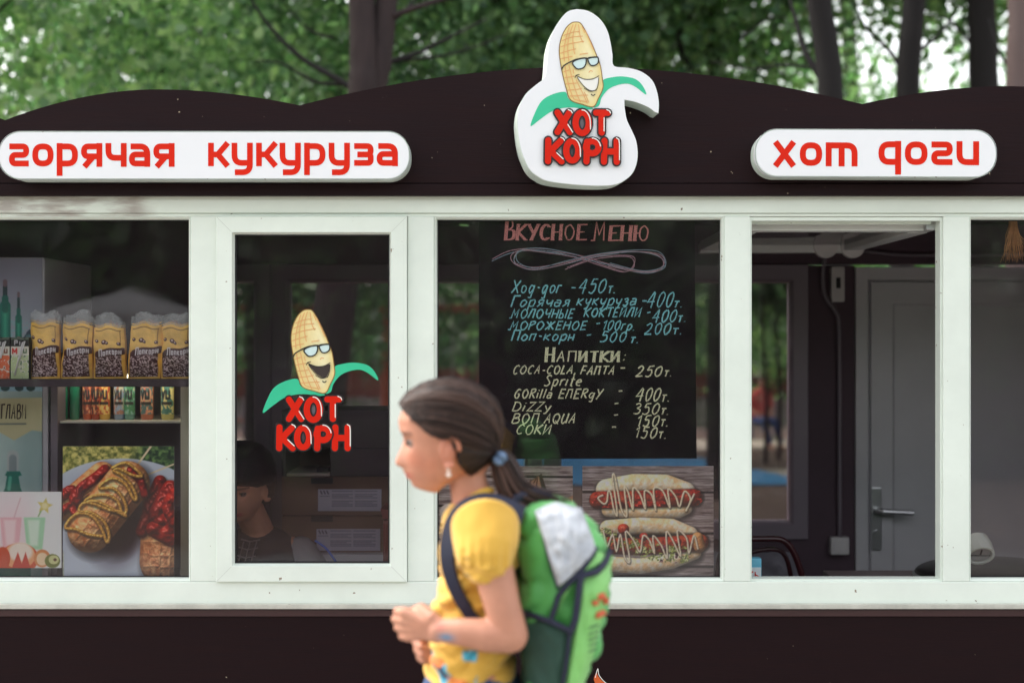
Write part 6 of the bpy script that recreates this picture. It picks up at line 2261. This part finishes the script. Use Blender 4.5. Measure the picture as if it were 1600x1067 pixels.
for sd in (-1, 1):
    sx_ = cx2 + sd * .155
    obj('sleeve', MB().chain([(sx_ - sd * .02, ys + .07, sz - .06), (sx_ + sd * .008, ys + .055, sz - .10), (sx_ + sd * .026, ys + .045, sz - .17)], [.060, .062, .054], 16), mat('white_cotton', lin(150, 146, 154), .85, var=.15, vscale=20), sel, smooth=True)
sc_ = MB()
for i in range(9):
    t_ = i / 8
    a = Vector((cx2 - .055 + .05 * (1 - t_), ys - .055 - .01 * math.sin(t_ * 3), sz + .0 - .20 * t_))
    sc_.tube([a + Vector((-.03, .012, .006)), a + Vector((0, 0, 0)), a + Vector((.03, .012, .004))], .0022, 5)
for dx in (-.02, 0, .02):
    sc_.tube([(cx2 - .005 + dx, ys - .052, sz), (cx2 - .055 + dx, ys - .066, sz - .20)], .0018, 5)
obj('checked_scarf', sc_, mat('scarf_thread', lin(120, 112, 122), .8), sel)
st = empty('stool', (cx2, ys + .12, .1), 'dark stool under the seated seller behind the casement', 'stool')
obj('seat', MB().lathe([(0, 0), (.16, 0), (.17, .01), (.17, .035), (.15, .045), (0, .045)], cx2, ys + .12, .50), GASKET, st)
for a in range(4):
    an = a * math.pi / 2 + .78
    obj('leg', MB().tube([(cx2 + .12 * math.cos(an), ys + .12 + .12 * math.sin(an), .50), (cx2 + .17 * math.cos(an), ys + .12 + .17 * math.sin(an), .10)], .012, 8), METAL, st)
# ================================================================== the park round the kiosk
GROUND = mat('bare_earth', lin(120, 100, 84), .95, var=.8, vscale=.6, col2=lin(84, 66, 54), bump=.6, bscale=14)
PATH = mat('sandy_path', lin(205, 196, 176), .9, var=.3, vscale=1.2, bump=.3, bscale=30)
PAVE = mat('paving', lin(150, 146, 140), .85, var=.3, vscale=2, bump=.3, bscale=20)
def sheet(name, x0, x1, y0, y1, z, m, th=.05):
    o = obj(name, MB().box(x0, x1, y0, y1, z - th, z), m, None, (0, 0, 0), kind='structure')
    return o
sheet('ground', -90, 90, -70, 130, -.012, GROUND, .5)
sheet('pavement', -9, 9, -6.5, -.02, 0.0, PAVE, .01)
sheet('path', -40, 40, 12.6, 13.7, .0, PATH, .01)
sheet('path', -40, 40, 17.0, 19.2, .0, PATH, .01)
sheet('lawn', -60, 60, 22.4, 60, .0, mat('lawn_green', lin(70, 92, 52), .95, var=.5, vscale=2, bump=.5, bscale=60), .01)

# low railing with a dark red top board
yf = 19.6
FN = empty('park_fence', (4, yf, 0), 'low pale picket fence with dark red top boards beyond the rear windows', 'fence')
RB_ = mat('dark_red_boards', lin(112, 52, 46), .7, var=.3, vscale=3)
PK = mat('pale_pickets', lin(176, 168, 180), .7, var=.15)
zr0, zr1 = P(0, 620, yf)[2], P(0, 576, yf)[2]
for i in range(14):
    x = -14 + i * 2.0
    obj('top_board', MB().box(x + .01, x + 1.97, yf - .03, yf + .0, zr0, zr1, .005), RB_, FN)
    obj('post', MB().box(x - .05, x + .05, yf + .002, yf + .08, 0, zr1 + .06, .01), PK, FN)
pk = MB()
for i in range(230):
    x = -14 + i * .12
    pk.box(x, x + .045, yf + .005, yf + .025, .06, zr0 - .003)
obj('pickets', pk, PK, FN, kind='stuff')

# orange swing frame
ysw = 15.5
OR_ = mat('orange_paint', lin(206, 98, 62), .5, var=.2, vscale=4)
for (xc, lab) in ((P(385, 0, ysw)[0], 'orange painted swing frame seen through the left rear window'), (P(605, 0, ysw)[0] + 1.1, 'orange painted swing frame seen beside the casement window frame')):
    sw = empty('swing_frame', (xc, ysw, 0), lab, 'swing frame', 'swing frames in the park')
    zt2 = P(0, 482, ysw)[2]
    obj('beam', MB().tube([(xc - 1.2, ysw, zt2), (xc + 1.2, ysw, zt2)], .06, 10), OR_, sw)
    for sx_ in (-1.1, 1.1):
        for sy_ in (-.7, .7):
            obj('leg', MB().tube([(xc + sx_, ysw, zt2), (xc + sx_, ysw + sy_, 0)], .05, 10), OR_, sw)
        obj('brace', MB().tube([(xc + sx_, ysw - .35, zt2 / 2), (xc + sx_, ysw + .35, zt2 / 2)], .04, 8), OR_, sw)
    obj('swing_seat', MB().box(xc - .22, xc + .22, ysw - .09, ysw + .09, .5, .53, .01), OR_, sw)
    obj('chain', MB().tube([(xc - .2, ysw, zt2), (xc - .2, ysw, .53)], .012, 6).tube([(xc + .2, ysw, zt2), (xc + .2, ysw, .53)], .012, 6), METAL, sw)

# white garden wall blocks / kiosks far off give the pale spots beyond the swing
for (X0_, X1_, Y0_, Y1_, yy, lab) in ((350, 412, 585, 650, 24, 'far pale park hut seen behind the left rear window'), (560, 640, 590, 640, 26, 'far pale park hut seen under the teal leaf of the sticker')):
    a, b_ = P(X0_, Y1_, yy), P(X1_, Y0_, yy)
    hu = empty('park_hut', ((a[0] + b_[0]) / 2, yy + 1, 0), lab, 'hut', 'pale huts far off in the park')
    obj('wall', MB().box(a[0], b_[0], yy, yy + 2, 0, b_[2], .02), mat('hut_white', lin(220, 216, 210), .8, var=.2), hu)
    obj('roof', MB().prism([(a[0] - .15, b_[2] + .002), (b_[0] + .15, b_[2] + .002), ((a[0] + b_[0]) / 2, b_[2] + .35)], yy - .1, yy + 2.1), RB_, hu)

# crumpled blue tarpaulin lying on the ground
tp = MB()
nx, ny = 70, 16
for j in range(ny):
    for i in range(nx):
        X = 620 + (1275 - 620) * i / (nx - 1)
        y_ = 11.8 + .9 * j / (ny - 1)
        e = max(0, math.sin(math.pi * j / (ny - 1))) * min(1, (nx - 1 - i) / 14.0) * min(1, i / 6)
        x_ = P(X, 0, 12.2)[0]
        hgt = (.20 * (X < 1120) + .17) * e * (.75 + .5 * mnoise.noise(Vector((x_ * 1.3, y_ * 2, 0)))) + .04 * e * mnoise.noise(Vector((x_ * 6, y_ * 7, 3)))
        tp.v.append((x_, y_, max(.004, hgt)))
for j in range(ny - 1):
    for i in range(nx - 1):
        a = j * nx + i; tp.f.append((a, a + 1, a + nx + 1, a + nx))
tag(obj('tarpaulin', tp, mat('blue_tarp', lin(84, 158, 206), .4, var=.15, bump=.4, bscale=9), None, (P(950, 0, 12)[0], 12.2, 0), smooth=True), 'crumpled bright blue tarpaulin lying on the ground behind the kiosk', 'tarpaulin')

# bench and the person sitting on it
yb = 17.4
c_ = P(1200, 690, yb)
BN = empty('park_bench', (c_[0], yb, 0), 'pale park bench by the fence with a person sitting on it', 'bench')
PW = mat('bench_wood', lin(170, 160, 160), .7, var=.2)
for i in range(4):
    obj('slat', MB().box(c_[0] - .8, c_[0] + .8, yb - .22 + i * .12, yb - .12 + i * .12, .42, .45, .006), PW, BN)
for i in range(3):
    obj('slat', MB().box(c_[0] - .8, c_[0] + .8, yb + .26, yb + .285, .55 + i * .13, .65 + i * .13, .006), PW, BN)
for sx_ in (-.65, .65):
    obj('leg', MB().box(c_[0] + sx_ - .03, c_[0] + sx_ + .03, yb - .2, yb + .24, 0, .418, .01), PW, BN)
px, py_ = P(1188, 0, yb)[0], yb
s_ = MB()
s_.chain([(px, py_ + .05, .55), (px - .02, py_ + .08, .80), (px, py_ + .05, 1.0)], [.14, .15, .12], 14)
s_.chain([(px, py_ + .05, 1.05), (px + .02, py_ + .02, 1.16)], [.05, .05], 10)
s_.ellip((px + .03, py_, 1.26), (.085, .10, .115), 14, 10)
for sd in (-1, 1):
    s_.chain([(px + sd * .08, py_, .54), (px + .10 + sd * .1, py_ - .42, .52), (px + .2 + sd * .1, py_ - .46, .10)], [.085, .065, .045], 12)
    s_.chain([(px + .2 + sd * .1, py_ - .46, .06), (px + .25 + sd * .1, py_ - .62, .04)], [.045, .035], 10)
    s_.chain([(px + sd * .17, py_ + .03, .98), (px + sd * .21, py_ - .03, .74), (px + .05 + sd * .1, py_ - .26, .62)], [.055, .042, .035], 12)
pm = remesh(s_, .014, 2)
pe = obj('person', pm, mat('far_skin', lin(206, 150, 128), .6), None, (px, py_, 0), smooth=True, label='person in a coral top and blue jeans sitting on the park bench', cat='person')
tshirt = MB().chain([(px, py_ + .05, .56), (px - .02, py_ + .08, .80), (px, py_ + .05, 1.02)], [.16, .17, .14], 14)
for sd in (-1, 1): tshirt.chain([(px + sd * .14, py_ + .04, 1.0), (px + sd * .2, py_ - .01, .84)], [.07, .062], 12)
obj('top', remesh(tshirt, .016, 2), mat('coral_cotton', lin(236, 106, 100), .8), pe, smooth=True)
jn = MB()
for sd in (-1, 1): jn.chain([(px + sd * .07, py_ + .02, .54), (px + .10 + sd * .1, py_ - .42, .525), (px + .2 + sd * .1, py_ - .47, .14)], [.10, .078, .06], 12)
obj('jeans', remesh(jn, .016, 2), mat('far_jeans', lin(52, 78, 132), .8), pe, smooth=True)
obj('hair', MB().ellip((px + .025, py_ + .025, 1.29), (.098, .105, .11), 14, 10), mat('far_hair', lin(60, 42, 36), .6), pe, smooth=True)

pe.scale = (.78, .78, .78); BN.scale = (1, .78, .78)
# ------------------------------------------------------------------ trees
BARK = mat('dark_bark', lin(17, 12, 13), .9, var=.6, vscale=9, stretch=(1, 1, .25), bump=1, bscale=26, col2=lin(14, 10, 12))
BARK3 = mat('furrowed_bark', lin(56, 44, 44), .9, var=.8, vscale=14, stretch=(1, 1, .22), bump=1, bscale=34, col2=lin(34, 26, 28))
BARK2 = mat('pale_bark', lin(98, 84, 82), .9, var=.6, vscale=9, stretch=(1, 1, .25), bump=1, bscale=26, col2=lin(96, 78, 74))
LEAF1 = leaf_mat('leaf_green', lin(58, 86, 66), lin(84, 116, 84), lin(140, 166, 128))
LEAF2 = leaf_mat('leaf_deep_green', lin(46, 74, 56), lin(68, 100, 72), lin(114, 142, 106))
LEAF3 = leaf_mat('leaf_light_green', lin(70, 100, 68), lin(98, 130, 88), lin(146, 168, 122))


def leaf_cloud(n, seed, rx, ry, rz, size, clumps=60, hollow=.0, zmin=None):
    """leaf-sized folded blades gathered in clumps; numpy arrays of vertices and faces"""
    rg = np.random.default_rng(seed)
    cen = rg.normal(size=(clumps, 3)); cen /= np.linalg.norm(cen, axis=1)[:, None]
    cen *= (rg.random(clumps) ** .5)[:, None] * .86
    k = rg.integers(0, clumps, n)
    sp = (.085 + .13 * rg.random(clumps))[k][:, None]
    p = cen[k] + rg.normal(size=(n, 3)) * sp
    loose = rg.random(n) < .12
    q = rg.normal(size=(n, 3)); q /= np.linalg.norm(q, axis=1)[:, None]; q *= (rg.random(n) ** .4)[:, None]
    p[loose] = q[loose]
    p *= (rx, ry, rz)
    d = rg.normal(size=(n, 3)); d[:, 2] -= .5; d /= np.linalg.norm(d, axis=1)[:, None]
    s = rg.normal(size=(n, 3)); s -= d * (s * d).sum(1)[:, None]; s /= np.linalg.norm(s, axis=1)[:, None]
    nrm = np.cross(d, s)
    L = (size * (.6 + .8 * rg.random(n)))[:, None]
    W = L * .36
    v = np.stack([p - d * L * .5, p + s * W - d * L * .05 + nrm * L * .08, p + d * L * .5, p - s * W - d * L * .05 + nrm * L * .08], 1).reshape(-1, 3)
    i = np.arange(n)[:, None] * 4
    f = np.concatenate([i + (0, 1, 2), i + (0, 2, 3)], 1).reshape(-1, 3)
    return v, f


def leaf_mesh(name, v, f, m):
    me = bpy.data.meshes.new(name)
    me.vertices.add(len(v)); me.vertices.foreach_set('co', v.astype(np.float32).ravel())
    me.loops.add(len(f) * 3); me.loops.foreach_set('vertex_index', f.astype(np.int32).ravel())
    me.polygons.add(len(f)); me.polygons.foreach_set('loop_start', np.arange(0, len(f) * 3, 3, dtype=np.int32))
    me.update(calc_edges=True)
    me.materials.append(m)
    return me


CROWNS = [leaf_mesh('crown_a', *leaf_cloud(13500, 1, 2.6, 2.2, 2.3, .10, 60), LEAF1),
          leaf_mesh('crown_b', *leaf_cloud(13500, 2, 2.8, 2.2, 2.1, .10, 56), LEAF2),
          leaf_mesh('crown_c', *leaf_cloud(12000, 3, 2.4, 2.3, 2.4, .10, 52), LEAF3)]


def tree(label, trunks, cz, crown, sc, bark, group='trees behind the kiosk', rot=0, cxy=None, branch=8, seed=0):
    x0, y0 = trunks[0][0][0][0], trunks[0][0][0][1]
    e = empty('tree', (x0, y0, 0), label, 'tree', group)
    rnd = random.Random(seed + 1)
    tm = MB()
    for path, rad in trunks:
        pts = cr(path, 6)
        rr = np.interp(np.linspace(0, 1, len(pts)), np.linspace(0, 1, len(rad)), rad)
        tm.tube([(a + rnd.uniform(-.006, .006), b_ + rnd.uniform(-.006, .006), c) for a, b_, c in pts], list(rr), 12)
    cx_, cy_ = cxy or (trunks[0][0][-1][0], trunks[0][0][-1][1])
    obj('trunk', tm, bark, e, smooth=True)
    for i in range(branch):
        a = rnd.uniform(0, 6.28); z_ = rnd.uniform(cz - 1.6 * sc, cz + .4 * sc)
        pth = trunks[i % len(trunks)][0]
        zz = [q[2] for q in pth]
        bx_, by_ = np.interp(z_, zz, [q[0] for q in pth]), np.interp(z_, zz, [q[1] for q in pth])
        L = rnd.uniform(.5, 1.2) * sc
        p0 = Vector((bx_, by_, z_)); p1 = p0 + Vector((math.cos(a) * L * .5, math.sin(a) * L * .5, rnd.uniform(.1, .7) * L)); p2 = p1 + Vector((math.cos(a + .4) * L * .6, math.sin(a + .4) * L * .6, rnd.uniform(-.1, .5) * L))
        obj('branch', MB().tube(cr([tuple(p0), tuple(p1), tuple(p2)], 4), [.024 * sc * (1 - t_ * .85) for t_ in np.linspace(0, 1, 9)], 7), bark, e, smooth=True)
    c = bpy.data.objects.new('crown', CROWNS[crown])
    C.objects.link(c)
    c.parent = e
    c.location = (cx_ - x0, cy_ - y0, cz)
    c.scale = (sc, sc, sc)
    c.rotation_euler = (0, 0, rot)
    c['kind'] = 'stuff'
    return e


def B(X, Y, y): return P(X, Y, y)
y = 4.9
gx0 = P(505, 0, y)[0]
tree('forked tree whose dark leaning trunk splits above the left part of the roof board',
     [([(gx0 - .1, y, 0), (gx0, y, 1.3), (P(562, 190, y)[0], y, P(0, 190, y)[2]), (P(566, 60, y)[0], y, P(0, 60, y)[2]), (P(555, -200, y)[0], y, P(0, -200, y)[2]), (P(545, -700, y)[0], y, P(0, -700, y)[2])], [.17, .15, .095, .085, .08, .04]),
      ([(P(566, 178, y)[0], y + .05, P(0, 178, y)[2]), (P(592, 100, y)[0], y + .05, P(0, 100, y)[2]), (P(606, -60, y)[0], y + .05, P(0, -60, y)[2]), (P(650, -600, y)[0], y, P(0, -600, y)[2])], [.075, .075, .07, .03])],
     5.2, 0, 1.0, BARK3, seed=1, rot=.3, cxy=(gx0 + .2, y + 3.0))


def straight(label, Xb, Xt, y, r, crown, cz, sc, bark, seed, rot, off=(0, 0), X0b=None):
    xb = P(X0b or Xb, 0, y)[0]
    xm, xt = P(Xb, 0, y)[0], P(Xt, 0, y)[0]
    zm, zt_ = P(0, 150, y)[2], P(0, -20, y)[2]
    return tree(label, [([(xb, y, 0), ((xb + xm) / 2, y, 1.8), (xm, y, zm), (xt, y, zt_), (2 * xt - xm, y, zt_ + (zt_ - zm)), (2 * xt - xm + .1, y, 7)], [r * 1.3, r * 1.1, r, r * .95, r * .8, r * .4])], cz, crown, sc, bark, seed=seed, rot=rot, cxy=(xt + off[0], y + off[1]))
straight('dark leaning tree trunk behind the roof board nearest the short sign', 1298, 1277, 5.2, .085, 1, 5.9, 1.0, BARK, 2, 1.0, (-.6, 3.4), X0b=1320)
straight('dark upright tree trunk behind the roof board above the short sign', 1417, 1430, 5.9, .085, 2, 6.6, 1.0, BARK, 3, 2.0, (.9, 3.8), X0b=1400)
straight('blurred dark trunk further back above the end of the short sign', 1538, 1532, 7.6, .12, 0, 6.9, 1.0, BARK, 4, 2.7, (.8, 2.6))
straight('pale barked tree trunk at the right edge above the roof board', 1588, 1592, 5.4, .07, 1, 6.2, .9, BARK2, 5, 3.6, (1.6, 2.4))
straight('leafy tree hanging low over the left end of the roof board', -60, -90, 5.6, .10, 2, 4.7, .95, BARK, 6, .8, (.3, .3))
straight('leafy tree filling the sky above the long sign', 250, 240, 9.4, .10, 0, 5.2, 1.05, BARK, 7, 4.1, (.2, .6))
straight('leafy tree behind the tall emblem sign', 770, 790, 9.6, .12, 1, 5.4, 1.1, BARK, 8, 5.0, (.3, .8))
straight('leafy tree beside the emblem sign towards the short sign', 1120, 1105, 10.4, .09, 2, 5.2, 1.0, BARK, 9, 5.7, (-.3, 1.0))
straight('tree further back between the emblem sign and the leaning trunk', 960, 970, 15.5, .13, 0, 3.6, 1.35, BARK, 10, 1.9, (0, 0))
straight('tree further back behind the forked trunk', 400, 390, 15.0, .13, 1, 3.6, 1.35, BARK, 11, 2.5, (0, 0))
straight('tree further back beyond the right end of the roof board', 1700, 1690, 16.0, .13, 0, 3.6, 1.35, BARK, 12, 3.3, (0, 0))
straight('tree further back at the left end', -260, -250, 14.5, .13, 1, 3.6, 1.35, BARK, 13, .2, (0, 0))
straight('low leafy tree far behind the short sign', 1330, 1320, 18.5, .13, 2, 3.6, 1.35, BARK, 14, 4.6, (0, 0))
def limb(tree_, pts, y, r, bark=BARK):
    q = [P(a, b_, y + i * .12) for i, (a, b_) in enumerate(pts)]
    obj('branch', MB().tube(cr(q, 5), [r * (1 - .7 * t_) for t_ in np.linspace(0, 1, (len(q) - 1) * 5 + 1)], 7), bark, tree_, smooth=True)
TR = [o for o in bpy.data.objects if o.get('category') == 'tree']
def near(X, y): return min(TR, key=lambda o: abs(o.location.x - P(X, 0, y)[0]) + abs(o.location.y - y))
for pts, y, r in (([(570, 150), (520, 120), (470, 90), (420, 40), (380, -20)], 5.0, .026), ([(575, 130), (500, 130), (440, 100), (400, 95)], 5.2, .016), ([(600, 100), (650, 84), (700, 60), (760, 30)], 5.0, .022), ([(595, 95), (660, 92), (730, 78), (800, 50)], 5.1, .014),
                  ([(520, 60), (480, 45), (440, 0)], 6.0, .014), ([(605, 40), (640, 10), (670, -30)], 5.0, .018),
                  ([(1296, 140), (1262, 90), (1245, 40), (1230, -20)], 5.3, .03), ([(1290, 110), (1230, 102), (1170, 108), (1110, 96)], 5.4, .014), ([(1420, 130), (1390, 80), (1350, 40), (1330, -10)], 6.0, .02),
                  ([(1425, 90), (1470, 50), (1500, 10)], 6.0, .018), ([(1540, 100), (1510, 60), (1480, 30), (1450, 24)], 7.7, .022), ([(1080, 110), (1060, 60), (1085, 10), (1075, -40)], 9.0, .03), ([(1588, 120), (1560, 80), (1545, 30)], 5.5, .014),
                  ([(250, 100), (200, 60), (150, 52), (90, 20)], 8.6, .024), ([(255, 70), (300, 40), (340, 0)], 8.6, .024), ([(1160, 60), (1200, 30), (1240, 28)], 8.0, .02)):
    limb(near(pts[0][0], y), pts, y, r)
# young trees seen through the rear window
for i, X in enumerate((1196, 1217, 1236)):
    y = 14.6 + i * .5
    x = P(X, 0, y)[0]
    lab = ['thin sapling seen through the open hatch, closest to the white post', 'middle one of three thin saplings seen through the open hatch', 'thin sapling beside the rear window frame, seen through the open hatch'][i]
    e = empty('sapling', (x, y, 0), lab, 'sapling', 'saplings behind the open hatch')
    obj('trunk', MB().tube([(x, y, 0), (x + .02, y, .8), (x - .03, y, 1.6), (x + .05 * (i - 1), y, 3.2)], [.032, .028, .022, .01], 8), BARK, e, smooth=True)
    v, f = leaf_cloud(1500, 40 + i, .55, .55, .7, .10, 14)
    c = bpy.data.objects.new('crown', leaf_mesh('sapling_crown', v, f, LEAF2)); C.objects.link(c); c.parent = e; c.location = (0, 0, 2.5); c['kind'] = 'stuff'

# far wood: one leafy mass closing the view, with gaps
v1 = []; f1 = []; k0 = 0
rg = np.random.default_rng(9)
for i in range(26):
    v, f = leaf_cloud(4200, 100 + i, 3.6, 2.2, rg.uniform(2.2, 3.4), .24, 40)
    v = v + (-32 + i * 2.6 + rg.uniform(-.5, .5), 30 + rg.uniform(-3, 3), rg.uniform(1.0, 3.0))
    v1.append(v); f1.append(f + k0); k0 += len(v)
wd_ = bpy.data.objects.new('far_wood', leaf_mesh('far_wood', np.concatenate(v1), np.concatenate(f1), LEAF2))
C.objects.link(wd_)
tag(wd_, 'distant mass of green trees closing off the park behind the kiosk', 'wood', None, 'stuff')
# hedge row under the wood
v, f = leaf_cloud(26000, 77, 34, .9, .95, .16, 900)
hg = bpy.data.objects.new('hedge', leaf_mesh('hedge', v + (0, 0, .9), f, LEAF2)); C.objects.link(hg); hg.location = (0, 24, 0)
tag(hg, 'long low green hedge behind the picket fence', 'hedge', None, 'stuff')

# unseen trees and hedge added behind the viewer so the panes mirror something dark
for i, (x, y, s_) in enumerate(((-9.5, -15, 1.5), (-5.6, -17, 1.7), (-1.8, -15.5, 1.55), (2.2, -17.5, 1.75), (6.0, -15, 1.5), (10, -17, 1.7), (-13.5, -16.5, 1.7), (14, -15.5, 1.6))):
    tree('unseen tree added across the path for the panes to mirror, %s in its row' % ['second from one end', 'third from one end', 'fourth', 'fifth', 'third from the far end', 'second from the far end', 'first', 'last'][i],
         [([(x, y, 0), (x + .1, y, 2), (x - .1, y, 4.5), (x, y, 5)], [.2, .17, .12, .05])], 2.9, i % 2, s_ * .72, BARK, group='unseen trees added across the path', rot=i * 1.3, branch=2, seed=30 + i)
v, f = leaf_cloud(42000, 78, 20, 1.0, 1.9, .27, 900)
h2 = bpy.data.objects.new('hedge', leaf_mesh('hedge_near', v + (0, 0, 1.6), f, LEAF2)); C.objects.link(h2); h2.location = (0, -12.5, 0)
tag(h2, 'tall unseen green hedge added across the path to darken what the panes mirror', 'hedge', None, 'stuff')

# unseen white tent, added so the left panes mirror something pale
TW = mat('tent_white', lin(176, 178, 180), .8, var=.1)
mt = empty('added_tent', (-3.5, -8.7, 0), 'small white tent added out of view so the left window mirrors something pale', 'tent')
x0_, x1_, y0_, y1_ = -4.1, -2.85, -9.4, -8.1
for a in (x0_, x1_):
    for b_ in (y0_, y1_):
        obj('leg', MB().tube([(a, b_, 0), (a, b_, 1.84)], .02, 8), METAL, mt)
apx = ((x0_ + x1_) / 2, (y0_ + y1_) / 2, 2.06)
cv = MB()
for q in (((x0_, y0_), (x1_, y0_)), ((x1_, y0_), (x1_, y1_)), ((x1_, y1_), (x0_, y1_)), ((x0_, y1_), (x0_, y0_))):
    (ax, ay), (bx, by_) = q
    cv.add([(ax, ay, 1.84), (bx, by_, 1.84), apx], [(0, 1, 2)])
    n = 9
    vv = []
    for i in range(n * 4 + 1):
        t_ = i / (n * 4)
        vv += [(ax + (bx - ax) * t_, ay + (by_ - ay) * t_, 1.839), (ax + (bx - ax) * t_, ay + (by_ - ay) * t_, 1.56 - .05 * abs(math.sin(t_ * n * math.pi)))]
    cv.add(vv, [(2 * i, 2 * i + 2, 2 * i + 3, 2 * i + 1) for i in range(n * 4)])
obj('canopy', cv, TW, mt)
